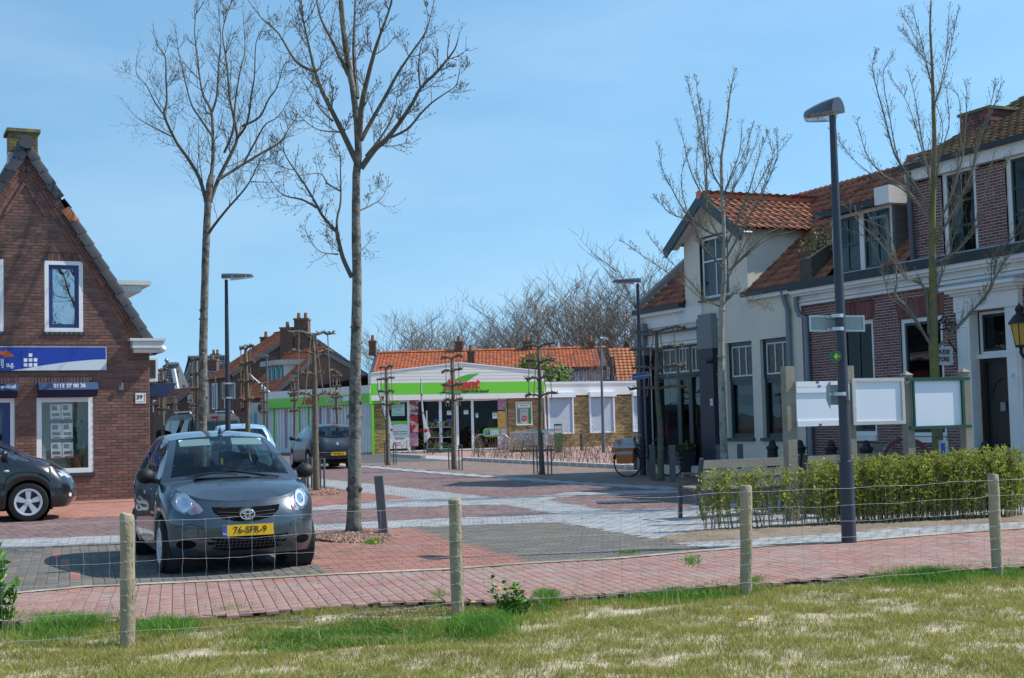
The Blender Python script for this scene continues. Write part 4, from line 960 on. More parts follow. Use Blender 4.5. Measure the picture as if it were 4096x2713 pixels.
bx(RF, DT[0], DT[1] - .5, dz1 - .02, dz1 + .11, -.02, .14).build('dormer_gutter', m_gutter, B_root)
bx(RF, DT[1] - .5, DT[1] - .05, dz1 - .03, dz1 + .33, -2.2, .12).build('dormer_fascia', m_offw, B_root)
mb = MB(); RF.box(mb, D1 - .08, D1 + .25, dz0 - .25, dz0 - .02, -.6, -.02)
mb.beam(RF.pt(D1 + .02, dz0 - .35, .05), RF.pt(D1 + .02, dz0 + .5, -1.1), .18, .09, up=RF.d); mb.build('dormer_board', M('mossy_board', (.45, .43, .30), .8, .3, 6, col2=(.14, .12, .04), mscale=2.5), B_root)
pipe('drainpipe', [RF.pt(D1 - .45, dz1 - .25, .02), RF.pt(D1 + .05, dz1 - .27, .02), RF.pt(D1 + .06, dz1 - .4, .0), RF.pt(D1 + .05, dz0 - .1, -.02)], .035, m_pipe, 'thin pale pipe down the right end of the pantiled dormer')
# tall wing
zT = (rsz(3650, 688)[1] + rsz(4096, 560)[1]) / 2; ov, zv = RF.on_s(4096, 392, s3); hi_o = 4.2; zTR = zT + (zv - .12 - zT) * hi_o / max(.5, -ov)
Wf = rr(3769, 667, 3908, 1034); Wg = rr(4024, 617, 4160, 1000); Wg = (Wg[0], Wg[0] + (Wf[1] - Wf[0]), Wf[2], Wf[3])
t_open = [Wf, Wg]
brick_wall(RF, zC1 + .10, zT - .22, lambda z: cut(s3, s9, z, t_open), .20, .056, .012, m_rbrick, m_rmortar, B_root, 300, proud=.005)
bx(RF, s3, s9, zT - .22, zT, -.05, .10).build('eave_board', m_offw, B_root)
bx(RF, s3 - .1, s9, zT + .001, zT + .09, .0, .24).build('gutter', m_gutter, B_root)
bh = (V((0, 0, zTR - zT)) + bkR * hi_o).normalized(); Lh = sqrt((zTR - zT) ** 2 + hi_o ** 2)
tile_roof(RF.pt(s3, zT + .03, .16), RF.d, bh, s9 - s3, Lh, m_panm, m_under, B_root, nparts=300, tw=.21, tg=.25)
mb = MB(); mb.poly([RF.pt(s3, zC1, -.01), RF.pt(s3, zT, -.01), RF.pt(s3, zTR, -hi_o), RF.pt(s3, zT, -2 * hi_o), RF.pt(s3, zC1 - 1, -2 * hi_o)]); mb.poly([RF.pt(s9, 0, 0), RF.pt(s9, zT, 0), RF.pt(s9, zTR, -hi_o), RF.pt(s9, zT, -2 * hi_o), RF.pt(s9, 0, -2 * hi_o)]); mb.quad(RF.pt(s3, zTR, -hi_o), RF.pt(s9, zTR, -hi_o), RF.pt(s9, zT, -2 * hi_o), RF.pt(s3, zT, -2 * hi_o)); mb.quad(RF.pt(sE, 0, -2 * hi_o - 1), RF.pt(s9, 0, -2 * hi_o - 1), RF.pt(s9, zC1 + 1, -2 * hi_o - 1), RF.pt(sE, zC1 + 1, -2 * hi_o - 1))
mb.build('rear_walls', m_rbrick, B_root)
mb = MB(); mb.beam(RF.pt(s3 + .02, zT - .08, .2) + V((0, 0, .10)), RF.pt(s3 + .02, zTR, -hi_o) + V((0, 0, .08)), .2, .09); mb.build('verge_cap', M('dark_zinc', (.07, .085, .095)), B_root)
for r in t_open:
 window(RF, r, B_root, m_offw, m_green, o=-.06, fw=.10, sw=.045, glass=g_r, bars=(.5,), hbars=(.33, .66), room=m_room, curtain=[(0, 1, 0, .4, m_net)] if r is Wg else [(0, .4, 0, 1, m_cc)], bw=.035)
oc = RF.on_s(3850, 548, s3)[0] + .15; chz = rsz(3895, 441, oc)[1]; a_, b_ = rsz(3838, 480, oc)[0], rsz(3962, 480, oc)[0]; Fc = Frame(RF.pt(0, 0, oc), RF.d, RF.n)
mb = MB(); Fc.box(mb, a_ + .01, b_ - .01, chz - 2.2, chz - .06, -.8, -.01); chm = mb.build('chimney', m_rbrick, B_root)
r_ = 0
for zz in np.arange(chz - 1.1, chz - .07, .062):
 w = .21; o2 = (r_ % 2) * .105; r_ += 1; x = a_ - o2
 while x < b_:
  p_, q_ = max(a_, x), min(b_, x + w)
  if q_ - p_ > .05: bm_ = MB(); bm_.cr = random.random(); Fc.box(bm_, p_ + .004, q_ - .004, zz, zz + .054, -.2, 0); bm_.build('brick', m_rbrick, chm)
  x += w
bx(Fc, a_ - .03, b_ + .03, chz - .06, chz, -.83, .03).build('chimney_cap', MATS['mossy_concrete'], chm)
s = rsz(3660, 850)[0]; pipe('drainpipe', [RF.pt(s, zT - .05, .12), RF.pt(s, zC1 + .12, .10)], .055, M('dark_pipe', (.09, .10, .12), .5, .1), 'dark drainpipe between the dormer cheek and the tall brick wing')
# ground floor windows of the brick house
for r in (Wc, Wd, We):
 window(RF, r, B_root, m_offw, m_green, o=-.05, fw=.085, sw=.05, glass=GLASS('parlour_glass', refl=.02, trans=.6), bars=(.5,) if r is Wc else (), hbars=(.48,), room=m_dark, curtain=[(0, 1, 0, .12, m_net)], sill=(m_offw, .11, .06), bw=.04)
# entrance: pilasters, entablature, transom light, panelled door
en = MB(); ex = .34
for (a, b) in ((DR[0] - ex, DR[0]), (DR[1], DR[1] + ex)):
 RF.box(en, a, b, .4, DR[3] + .02, -.12, .09); RF.box(en, a + .07, b - .07, .7, DR[3] - .25, .0901, .11)
zent = DR[3] + .02; RF.box(en, DR[0] - ex - .02, DR[1] + ex + .02, zent, zent + .30, -.05, .12); RF.box(en, DR[0] - ex - .05, DR[1] + ex + .05, zent + .301, zent + .35, -.05, .18); RF.box(en, DR[0] - ex - .1, DR[1] + ex + .1, zent + .351, zent + .41, -.05, .26); RF.box(en, DR[0] - ex - .16, DR[1] + ex + .16, zent + .411, zent + .47, -.05, .34)
en.build('entrance_surround', m_offw, B_root)
mb = MB(); mb.hexa([RF.pt(DR[0] - ex - .16, zent + .472, -.01), RF.pt(DR[1] + ex + .16, zent + .472, -.01), RF.pt(DR[1] + ex + .16, zent + .472, .34), RF.pt(DR[0] - ex - .16, zent + .472, .34), RF.pt(DR[0] - ex - .16, zent + .58, -.01), RF.pt(DR[1] + ex + .16, zent + .58, -.01), RF.pt(DR[1] + ex + .16, zent + .485, .34), RF.pt(DR[0] - ex - .16, zent + .485, .34)]); mb.build('lead_capping', m_lead, B_root)
zdt = rsz(3990, 1430)[1]
window(RF, (DR[0], DR[1], zdt + .08, DR[3]), B_root, m_offw, m_green, o=-.18, fw=.05, sw=.05, glass=g_r, room=m_room, name='transom_window')
bx(RF, DR[0] - .0, DR[1], zdt, zdt + .08, -.22, -.06).build('transom', m_offw, B_root)
mb = MB(); RF.box(mb, DR[0], DR[1], DR[2], zdt, -.30, -.24); door = mb.build('door', M('dark_door', (.03, .028, .024), .4, .15, 3), B_root)
mb = MB(); RF.ring(mb, DR[0] + .0, DR[1] - .0, DR[2], zdt, .07, -.239, -.20); mb.build('door_frame', m_green, door)
dc = (DR[0] + DR[1]) / 2; zc = (DR[2] + zdt) / 2 + .15; mb = MB()
el = [RF.pt(dc + .32 * cos(a), zc + .62 * sin(a), -.235) for a in np.linspace(0, 2 * pi, 33)]; mb.tube(el, .012, 5, False); mb.build('oval_moulding', m_green, door)
mb = MB(); RF.box(mb, dc - .14, dc + .14, DR[2] + .42, DR[2] + .50, -.238, -.22); RF.box(mb, dc - .06, dc + .06, zc + .02, zc + .18, -.238, -.2); mb.build('letterbox', m_zinc, door)
mb = MB(); RF.box(mb, DR[0] - .06 - ex, DR[1] + ex + .06, 0, .38, -.05, .13); RF.box(mb, DR[0] - .05, DR[1] + .05, 0, .13, -.3, .40); mb.build('doorstep', M('blue_stone', (.05, .055, .06), .6, .15, 4), B_root)
num_plate(RF, 4053, 1505, '17', .11, 'tiny number plate 17 on the white door surround', .045)
# wall lantern
s, z = rsz(4072, 1330, .45); lp = empty('wall_lantern', RF.pt(s, z - .4, .3), 'black wall lantern with amber glass beside the white entrance', 'lantern')
m_iron = M('black_iron', (.015, .014, .016), .45, .1)
c_ = RF.pt(s, z, .4); mb = MB(); mb.lathe([(0, -.22), (.09, -.22), (.165, .16), (.0, .16)], c_, 6); mb.build('amber_glass', M('amber_glass', (.55, .33, .05), .25, .1, 4, coat=.5), lp)
mb = MB(); mb.lathe([(.2, .15), (.2, .17), (.10, .30), (.06, .33), (.06, .37), (.08, .40), (.05, .46), (.02, .48), (.0, .54)], c_, 12); mb.build('cap', m_iron, lp, smooth=True, angle=radians(35))
mb = MB()
for k in range(6):
 a = 2 * pi * k / 6; mb.tube([c_ + V((.09 * cos(a), .09 * sin(a), -.22)), c_ + V((.165 * cos(a), .165 * sin(a), .16))], .009, 5)
mb.lathe([(0, -.26), (.1, -.26), (.1, -.22), (0, -.22)], c_, 8); mb.tube([c_ + V((0, 0, -.25)), c_ + V((0, 0, -.36)), c_ + V((0, 0, -.45)) - RF.n * .08, RF.pt(s + .0, z - .5, .2), RF.pt(s, z - .35, .1), RF.pt(s, z - .2, .02)], [.03, .03, .026, .024, .024, .024], 8); mb.build('bracket', m_iron, lp, smooth=True)
# hanging shop sign with scroll bracket
s, z = rsz(3832, 1500, .05); hb = empty('hanging_sign', RF.pt(s, z - .6, .03), 'white scalloped hanging sign with hand lettering on a black scroll bracket', 'sign')
zb0, zb1 = rsz(3836, 1475, .05)[1], rsz(3836, 1312, .05)[1]; mb = MB(); mb.tube([RF.pt(s, zb0, .03), RF.pt(s, zb1, .03)], .018, 6)
arm = rsz(3836, 1320, .05)[1]; mb.tube([RF.pt(s, arm - .05, .03), RF.pt(s, arm + .02, .25), RF.pt(s, arm, .62)], .016, 6); mb.tube([RF.pt(s, arm - .45, .03), RF.pt(s, arm - .25, .2), RF.pt(s, arm - .1, .26), RF.pt(s, arm - .02, .2)], .014, 6)
for (a0, o0) in ((0, .12), (pi, .35)): mb.tube([RF.pt(s, arm + .08 + .07 * sin(t), o0 + .07 * cos(t)) for t in np.linspace(0, 5, 12)], .012, 5)
for k in range(4): mb.tube([RF.pt(s, arm + .05 + .04 * k, .15 + .09 * k), RF.pt(s, arm + .18 + .04 * k, .12 + .06 * k)], [.03, .004], 5)
mb.build('bracket', m_iron, hb)
Fs = Frame(RF.pt(s, 0, 0), RF.n, RF.d); zs0, zs1 = rsz(3786, 1464, .35)[1], rsz(3786, 1382, .35)[1]; o0, o1 = .14, .66
pts = []; hh = zs1 - zs0
for t in np.linspace(0, 2 * pi, 40, endpoint=False):
 u = cos(t); w = sin(t); k = 1 / max(abs(u), abs(w)); k *= 1 - .07 * (sin(6 * t) ** 2); pts.append(((o0 + o1) / 2 + (o1 - o0) / 2 * u * k * .95, (zs0 + zs1) / 2 + hh / 2 * w * k * .95))
mb = MB(); Fs.poly(mb, pts, .012, .024); mb.build('board', M('sign_board_white', (.62, .66, .68), .6, .1, 5), hb)
text_on(Fs, (o0 + o1) / 2, zs0 + hh * .68, .016, 'OUDE', hh * .32, m_blk, hb, sx=.95, extr=.003, bold=.002); text_on(Fs, (o0 + o1) / 2, zs0 + hh * .32, .016, 'STORIE', hh * .32, m_blk, hb, sx=.78, extr=.003, bold=.002)
mb = MB(); mb.tube([Fs.pt(o0 + .1, zs1 - .02), Fs.pt(o0 + .1, arm)], .006, 4); mb.tube([Fs.pt(o1 - .1, zs1 - .02), Fs.pt(o1 - .1, arm)], .006, 4); mb.build('chain', m_iron, hb)
# ------------------------------------------------------------------ supermarket with green fascia
TM = radians(22)
MP0 = ground(1517, 1816); MF = Frame(MP0, (cos(TM), sin(TM)), (sin(TM), -cos(TM))); msz = MF.px
m_ybrick = M('yellow_brick', (.44, .30, .13), .85, .15, 8, .2, 80, rnd=.35, hue=(.30, .18, .08))
m_ymort = M('brown_mortar', (.10, .075, .055), .95, .1, 10)
m_panel = M('ivory_panel', (.80, .75, .69), .55, .05, 1.5)
m_lime = M('lime_green', (.17, .62, .03), .4, .04, 2)
m_ared = M('sign_red', (.62, .02, .025), .35, .05)
m_alu = M('white_aluminium', (.74, .75, .76), .4, .05, 3)
K_root = empty('supermarket', MP0, 'low supermarket with lime green fascia, red lettering and yellow brick wing', 'shop building')
zF0 = (msz(1500, 1603, .35)[1] + msz(2150, 1592, .35)[1]) / 2; sFl, sFr = msz(1484, 1560, .35)[0], msz(2178, 1540, .35)[0]
zTl = msz(1484, 1498, .35)[1]; zTr = msz(2178, 1485, .35)[1]; sPk, zPk = msz(1841, 1453, .35); zG0 = (msz(1487, 1582, .35)[1] + msz(2175, 1569, .35)[1]) / 2; zG1 = (msz(1487, 1536, .35)[1] + msz(2175, 1524, .35)[1]) / 2
zSide = (zTl + zTr) / 2
fa = MB(); MF.box(fa, sFl, sFr, zF0, zG0, -.2, .35); fa.build('fascia_lower', m_panel, K_root)
fa = MB(); MF.box(fa, sFl, sFr, zG0 + .003, zG1, -.2, .353); fa.build('green_band', m_lime, K_root)
n = 5
def topz(s): return zSide + (zPk - zSide) * (1 - abs(s - sPk) / ((sPk - sFl) if s < sPk else (sFr - sPk)))
for i in range(6):      # clapboards up to the low gable, one board a part
 za = zG1 + .003 + (zPk - zG1) * i / 6; zb = zG1 + (zPk - zG1) * (i + 1) / 6
 def lim(z):
  if z <= zSide: return sFl, sFr
  t = (z - zSide) / (zPk - zSide); return sFl + (sPk - sFl) * t, sFr + (sPk - sFr) * t
 a0, b0 = lim(za); a1, b1 = lim(min(zb, zPk - .002)); mb = MB()
 pts = [(a0, za), (b0, za)]
 if za < zSide < zb: pts += [(sFr, zSide)]
 pts += [(b1, min(zb, zPk)), (a1, min(zb, zPk))]
 if za < zSide < zb: pts += [(sFl, zSide)]
 MF.poly(mb, [(p, q - (.006 if q > za + .01 else 0)) for p, q in pts], .35 + .004 * (i % 2), .5); mb.build('clapboard', m_panel, K_root)
mb = MB()
for (a, b) in (((sFl, zSide), (sPk, zPk)), ((sPk, zPk), (sFr, zSide))): mb.beam(MF.pt(a[0], a[1] + .03, .1), MF.pt(b[0], b[1] + .03, .1), .58, .06)
mb.build('roof_trim', m_alu, K_root)
# roof body behind
mb = MB(); RD = 14.
for (a, b) in (((sFl, zSide), (sPk, zPk)), ((sPk, zPk), (sFr, zSide))): mb.quad(MF.pt(a[0], a[1], 0), MF.pt(b[0], b[1], 0), MF.pt(b[0], b[1] - .3, -RD), MF.pt(a[0], a[1] - .3, -RD))
mb.quad(MF.pt(sFr, 0, -.2), MF.pt(sFr, zSide, -.2), MF.pt(sFr, zSide, -RD), MF.pt(sFr, 0, -RD)); mb.quad(MF.pt(sFl, 0, -RD), MF.pt(sFr, 0, -RD), MF.pt(sFr, zSide - .3, -RD), MF.pt(sFl, zSide - .3, -RD))
mb.build('roof_body', M('bitumen', (.16, .16, .16), .9, .1), K_root)
# lettering and swoosh
s, z = msz(1846, 1540, .36); text_on(MF, s, z, .365, 'Attent', .78, m_ared, K_root, sx=.93, extr=.035, shear=.18, tilt=.05, bold=.022)
s, z = msz(1900, 1565, .36); text_on(MF, s, z, .36, 'Super in de buurt!', .22, m_blk, K_root, sx=.93, extr=.006, shear=.25, bold=.004)
def msp(pts, o=.36): return [msz(x, y, o) for x, y in pts]
mb = MB(); MF.poly(mb, msp([(1812, 1521), (1836, 1510), (1870, 1498), (1918, 1493), (1895, 1506), (1868, 1524), (1850, 1526)]), .372, .01); mb.build('green_swoosh', M('swoosh_green', (.08, .42, .02), .4), K_root)
mb = MB(); MF.poly(mb, msp([(1751, 1572), (1775, 1568), (1800, 1571), (1843, 1577), (1845, 1579), (1800, 1576), (1775, 1572)]), .362, .006); mb.build('black_swoosh', m_blk, K_root)
# shop floor glazing
zf = zF0 - .005; sBl = msz(1520, 1750)[0]; cuts_px = [1553, 1637, 1677, 1765, 1774, 1832, 1840, 1893, 1901, 1991, 2032]; c_ = [msz(x, 1700)[0] for x in cuts_px]
sGe = c_[-1]
g_sh = GLASS('market_glass', refl=.012, tint=(.6, .64, .62))
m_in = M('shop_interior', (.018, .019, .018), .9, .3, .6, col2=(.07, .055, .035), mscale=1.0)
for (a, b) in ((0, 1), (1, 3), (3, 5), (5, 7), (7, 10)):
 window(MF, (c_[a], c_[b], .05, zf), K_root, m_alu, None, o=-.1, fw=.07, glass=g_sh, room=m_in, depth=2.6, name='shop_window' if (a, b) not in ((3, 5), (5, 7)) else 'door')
# hanging tube lights and posters inside
em = EMIT('tube_light', (1., .72, .35), 2.2)
for (x0, x1, y) in ((1835, 1955, 1602), (1790, 1830, 1608), (1555, 1585, 1612)):
 a, b = msz(x0, y, -1.2), msz(x1, y - 4, -1.2); bx(MF, a[0], b[0], a[1] - .03, a[1] + .03, -1.25, -1.19).build('tube_light', em, K_root)
def poster(x0, y0, x1, y1, mat, name='poster', o=-.08, bits=()):
 r = rect(x0, y0, x1, y1, MF); mb = MB(); MF.box(mb, r[0], r[1], r[2], r[3], o - .006, o); P = mb.build(name, mat, K_root)
 w, h = r[1] - r[0], r[3] - r[2]
 for (a, b, c, d, mt) in bits: bx(MF, r[0] + w * a, r[0] + w * b, r[2] + h * c, r[2] + h * d, o + .001, o + .006).build('print', mt, P)
 return P, r
m_pw = M('poster_white', (.72, .76, .76), .5, .04); m_pp = M('poster_pink', (.66, .52, .60), .5, .15, 2); m_tom = M('tomato_print', (.50, .03, .02), .4, .5, 9, col2=(.75, .45, .40), mix=(.55, .6), mscale=3); m_rad = M('onion_print', (.22, .05, .07), .5, .5, 6, col2=(.5, .42, .38), mix=(.5, .56), mscale=3.4); m_chs = M('cheese_print', (.68, .42, .08), .5, .25, 8, col2=(.55, .25, .03), mix=(.5, .58), mscale=4)
m_lil = M('lilac_print', (.42, .18, .34), .5, .4, 5, col2=(.3, .45, .15), mix=(.55, .6), mscale=4)
m_gt = M('green_print', (.10, .35, .05), .5, .05); m_mg = M('magenta_print', (.5, .03, .2), .5, .05); m_teal = M('pale_teal_print', (.45, .62, .58), .5, .05); m_nv = M('blue_print', (.03, .09, .35), .5)
poster(1568, 1610, 1620, 1664, m_teal, bits=((.1, .9, .82, .86, m_gt), (.1, .9, .72, .75, m_gt), (.1, .9, .62, .65, m_gt), (.25, .75, .42, .47, m_gt), (.15, .85, .1, .14, m_gt), (.65, .97, .88, .98, m_nv)))
P, r = poster(1561, 1685, 1633, 1795, m_pw, bits=((.12, .45, .6, .63, m_mg), (.12, .45, .52, .55, m_mg), (.5, .95, .6, .63, m_gt), (.5, .95, .52, .55, m_gt), (.3, .8, .34, .39, m_gt), (.2, .6, .2, .23, m_mg), (.2, .6, .12, .15, m_mg)))
mb = MB(); w, h = r[1] - r[0], r[3] - r[2]; MF.poly(mb, [(r[0], r[3] - h * .02), (r[0], r[3] - h * .18), (r[0] + w * .3, r[3] - h * .12), (r[0] + w * .6, r[3] - h * .1), (r[1], r[3] - h * .14), (r[1], r[3])], -.072, .006); mb.build('green_arc', m_lime, P)
poster(1640, 1598, 1675, 1660, m_rad); poster(1640, 1662, 1675, 1730, m_tom); poster(1640, 1732, 1675, 1785, m_lil)
poster(1993, 1592, 2029, 1640, m_lil); poster(1993, 1645, 2029, 1712, m_chs); poster(1993, 1714, 2029, 1795, m_pp)
for (x0, y0, x1, y1) in ((1790, 1642, 1807, 1660), (1857, 1640, 1875, 1657), (1905, 1652, 1915, 1671), (1972, 1648, 1991, 1675)): poster(x0, y0, x1, y1, m_pw, 'notice', bits=((.05, .95, .75, .98, m_gt), (.2, .8, .4, .5, m_nv)))
mb = MB(); a, b = msz(1960, 1700, -.9), msz(1985, 1720, -.9); MF.poly(mb, [msz(x, y, -.9) for x, y in ((1952, 1690), (1968, 1672), (1978, 1672), (1978, 1712), (1952, 1712))], -.9, .25); mb.build('yellow_display', M('display_yellow', (.75, .40, .02), .5), K_root)
# yellow brick: left pier, panel right of the doors, long wing
sR9 = msz(2178, 1700)[0] + 9.5; zW0 = (msz(2185, 1583)[1] + msz(2550, 1578)[1]) / 2; zW1 = (msz(2185, 1529)[1] + msz(2550, 1523)[1]) / 2
sh_r = [rect(2189, 1571, 2291, 1735, MF), rect(2355, 1569, 2458, 1731, MF), rect(2527, 1564, 2630, 1728, MF)]
zs0, zs1 = np.mean([r[2] for r in sh_r]), np.mean([r[3] for r in sh_r]); sh_r = [(r[0], r[0] + (sh_r[0][1] - sh_r[0][0]), zs0, zs1) for r in sh_r]
for ab in ((sFl + .16, c_[0]), (sGe, sFr)): brick_wall(MF, 0, zF0, lambda z: [ab], .235, .075, .014, m_ybrick, m_ymort, K_root, 100)
brick_wall(MF, 0, zW0, lambda z: cut(sFr + .002, sR9, z, [(r[0] + .05, r[1] - .05, zs0 + .05, zs1 - .05) for r in sh_r]), .235, .075, .014, m_ybrick, m_ymort, K_root, 300, phase=.1)
bx(MF, sFr + .01, sR9, zW0, zW1 - .12, -.2, .12).build('wing_fascia', m_panel, K_root)
bx(MF, sFr + .01, sR9, zW1 - .119, zW1, -8, .16).build('wing_coping', m_alu, K_root)
bx(MF, sFr + .01, sR9, .0, zW1 - .13, -8, -.21).build('wing_body', m_ymort, K_root)
# roller shutters: box, slats, side guides
m_shut = M('shutter_white', (.80, .82, .86), .4, .04, 2)
for r in sh_r:
 mb = MB(); MF.box(mb, r[0] - .04, r[1] + .04, r[3] - .26, r[3], .121, .34); sb_ = mb.build('roller_shutter', m_shut, K_root)
 nsl = 34; hz_ = (r[3] - .26 - r[2] - .06) / nsl
 for k in range(nsl):
  za = r[2] + .06 + k * hz_; sl = MB(); p = MF.pt
  sl.hexa([p(r[0] + .06, za + .004, .06), p(r[1] - .06, za + .004, .06), p(r[1] - .06, za + .004, .105), p(r[0] + .06, za + .004, .105), p(r[0] + .06, za + hz_ - .012, .06), p(r[1] - .06, za + hz_ - .012, .06), p(r[1] - .06, za + hz_ - .022, .075), p(r[0] + .06, za + hz_ - .022, .075)]); sl.build('slat', m_shut, sb_)
 for (a, b) in ((r[0], r[0] + .075), (r[1] - .075, r[1])): bx(MF, a, b, r[2], r[3] - .261, .0, .14).build('guide_rail', m_shut, sb_)
 bx(MF, r[0] + .076, r[1] - .076, r[2], r[2] + .058, .02, .11).build('bottom_bar', m_shut, sb_)
 bx(MF, r[0] + .03, r[1] - .03, r[2] + .03, r[3] - .05, -.1, .055).build('shutter_back', m_dark, sb_)
pipe('drainpipe', [MF.pt(msz(2174, 1600)[0], zF0 - .02, .1), MF.pt(msz(2176, 1600)[0] + .02, .05, .1)], .055, m_alu, 'white drainpipe between the shop poster and the first roller shutter')
# framed offer poster
r = rect(2062, 1607, 2127, 1701, MF); ap = empty('offer_poster', MF.pt(r[0], r[2], .02), 'framed green and white offer poster with red 2+1 disc on yellow brick', 'poster')
mb = MB(); MF.ring(mb, r[0], r[1], r[2], r[3], .06, .02, .07); mb.build('frame', m_alu, ap)
w, h = r[1] - r[0], r[3] - r[2]; q = lambda a: r[0] + w * a; t_ = lambda a: r[2] + h * a
def flat(a, b, c, d, o, mt, nm): mb = MB(); MF.box(mb, q(a), q(b), t_(c), t_(d), o - .006, o); return mb.build(nm, mt, ap)
flat(.05, .95, .04, .96, .034, m_gt, 'sheet'); flat(.12, .9, .74, .92, .04, m_pw, 'heading'); flat(.1, .76, .07, .7, .04, M('poster_grey', (.48, .49, .46), .6, .08), 'picture'); flat(.1, .26, .1, .68, .045, ph, 'photo_print')
text_on(MF, q(.5), t_(.84), .041, 'Attent', h * .13, m_ared, ap, extr=.002, shear=.2); text_on(MF, q(.51), t_(.57), .041, 'Crystal Clear', h * .055, m_blk, ap, extr=.002)
mb = MB(); MF.poly(mb, [(q(.52) + w * .17 * cos(a), t_(.28) + w * .17 * sin(a)) for a in np.linspace(0, 2 * pi, 20, endpoint=False)], .046, .006); mb.build('red_disc', m_ared, ap)
text_on(MF, q(.52), t_(.30), .047, '2+1', h * .1, m_pw, ap, extr=.002, bold=.003); text_on(MF, q(.52), t_(.23), .047, 'GRATIS', h * .04, m_pw, ap, extr=.002); text_on(MF, q(.85), t_(.38), .036, 'AANBIEDING', h * .11, m_blk, ap, extr=.002, tilt=pi / 2, shear=.15)
# flank along the side street: ivory and green bands over white sheeting
FD = (at(1090, 1571, 76.) - at(1483, 1535, MF.pt(sFl, 0, .35).y)); FD.z = 0
SFm = Frame(MF.pt(sFl, 0, .35), FD, (-1, -.5)); LS = FD.length + 1; ssz = SFm.px
zc0 = np.mean([ssz(1090, 1637)[1], ssz(1470, 1613)[1]]); zc1 = np.mean([ssz(1090, 1606)[1], ssz(1400, 1567)[1]]); zc2 = np.mean([ssz(1100, 1571)[1], ssz(1470, 1537)[1]])
fl_root = empty('market_annex', SFm.pt(0, 0, 0), 'side wing of the supermarket with green band over white corrugated sheets', 'shop building')
bx(SFm, .01, LS, zc1 + .003, zc2, -3, .05).build('upper_band', m_panel, fl_root)
bx(SFm, .01, LS, zc0, zc1, -3, .08).build('green_band', m_lime, fl_root)
m_corr = M('corrugated_white', (.74, .73, .71), .5, .08, 2)
s = ssz(1240, 1598, .1)[0]; text_on(SFm, s, (zc0 + zc1) / 2 + .05, .1, 'Attent', .62, m_ared, fl_root, sx=1.1, extr=.02, shear=.2, bold=.01)
s = ssz(1340, 1598, .1)[0]; text_on(SFm, s, (zc0 + zc1) / 2, .1, 'VAN DEN', .34, m_pw, fl_root, sx=1.2, extr=.01)
mb = MB(); a, b = ssz(1372, 1596, .25)[0], ssz(1425, 1590, .25)[0]; SFm.box(mb, b, a, zc0 + .2, zc1 - .1, .085, .25); mb.build('light_box', m_pw, fl_root)
mb = MB(); w_ = abs(a - b); SFm.box(mb, b, b + w_ * .45, zc0 + .18, zc1 - .08, .084, .26); mb.build('yellow_panel', M('panel_yellow', (.75, .55, .02), .4), fl_root)
k = 0; s = .6
while s < LS:
 bx(SFm, s, min(s + .17, LS), .02, zc0 - .01, -.3, -.22 + (.05 if k % 2 else 0)).build('sheet_rib', m_corr, fl_root); s += .172; k += 1
for x in (1094, 1195, 1231): a = ssz(x, 1700, -.1)[0]; bx(SFm, a - .05, a + .05, .0, zc0 - .01, -.2, -.1).build('green_post', m_lime, fl_root)
for x in (1140, 1275, 1310): a = ssz(x, 1700, -.1)[0]; bx(SFm, a - .09, a + .09, .3, zc0 - .1, -.21, -.15).build('produce_panel', m_lil, fl_root)
bx(MF, sFl + .02, sFl + .14, 0, zF0 - .005, .1, .3).build('green_post', m_lime, fl_root)
# white slatted gate next to the corner
gtr = empty('slatted_gate', SFm.pt(.8, 0, .3), 'white slatted gate with solid lower sheets at the supermarket corner', 'gate')
Gf = Frame(MF.pt(sFl, 0, .3), (-1, .12), (0, -1)); gx = Gf.px(1440, 1700)[0]
for k in range(14):
 a = gx * (k + .2) / 14; bx(Gf, a, a + abs(gx) / 14 * .45, 1.35, 2.55, -.05, 0).build('slat', m_alu, gtr)
for k in range(8):
 a = gx * k / 8; bx(Gf, a + .01, a + gx / 8 - .01, .12, 1.34, -.05 - .03 * (k % 2), 0).build('sheet', m_corr, gtr)
# ------------------------------------------------------------------ on the forecourt
def flag(x, y, xt, yt, lean_pts, lab):
 """feather flag: curved black pole, white sail with red and green lettering"""
 b = ground(x, y); D = b.y; root = empty('beach_flag', b, lab, 'flag', 'feather flags before the shop')
 pole = [at(px_, py_, D) for px_, py_ in lean_pts[0]]; tb_([b] + pole, [.025] + [.016] * (len(pole) - 1) + [.01], 6).build('pole', m_blk, root)
 mb = MB(); sail = [at(px_, py_, D) for px_, py_ in lean_pts[1]]; mb.poly(sail); mb.poly([p + V((0, .02, 0)) for p in sail[::-1]]); mb.build('sail', M('flag_white', (.86, .87, .88), .7, .04, 1, trans=.5), root)
 for (px_, py_, w, mt) in lean_pts[2]:
  c = at(px_, py_, D - .03); w *= .7; mb = MB(); mb.poly([c + V((-w, 0, -w * .8)), c + V((w * .6, 0, -w)), c + V((w, 0, w * .5)), c + V((-w * .4, 0, w))]); mb.build('print', mt, root)
 return root
f1 = flag(1562, 1822, 0, 0, ([(1545, 1700), (1525, 1620), (1511, 1560), (1509, 1522)], [(1509, 1522), (1511, 1560), (1525, 1620), (1545, 1700), (1572, 1770), (1577, 1774), (1574, 1745), (1556, 1650), (1535, 1590), (1520, 1545)], [(1530, 1590, .10, m_ared), (1529, 1600, .08, m_gt), (1554, 1655, .10, m_ared), (1566, 1720, .09, m_ared)]), 'white feather flag leaning left with curved black pole before the shop')
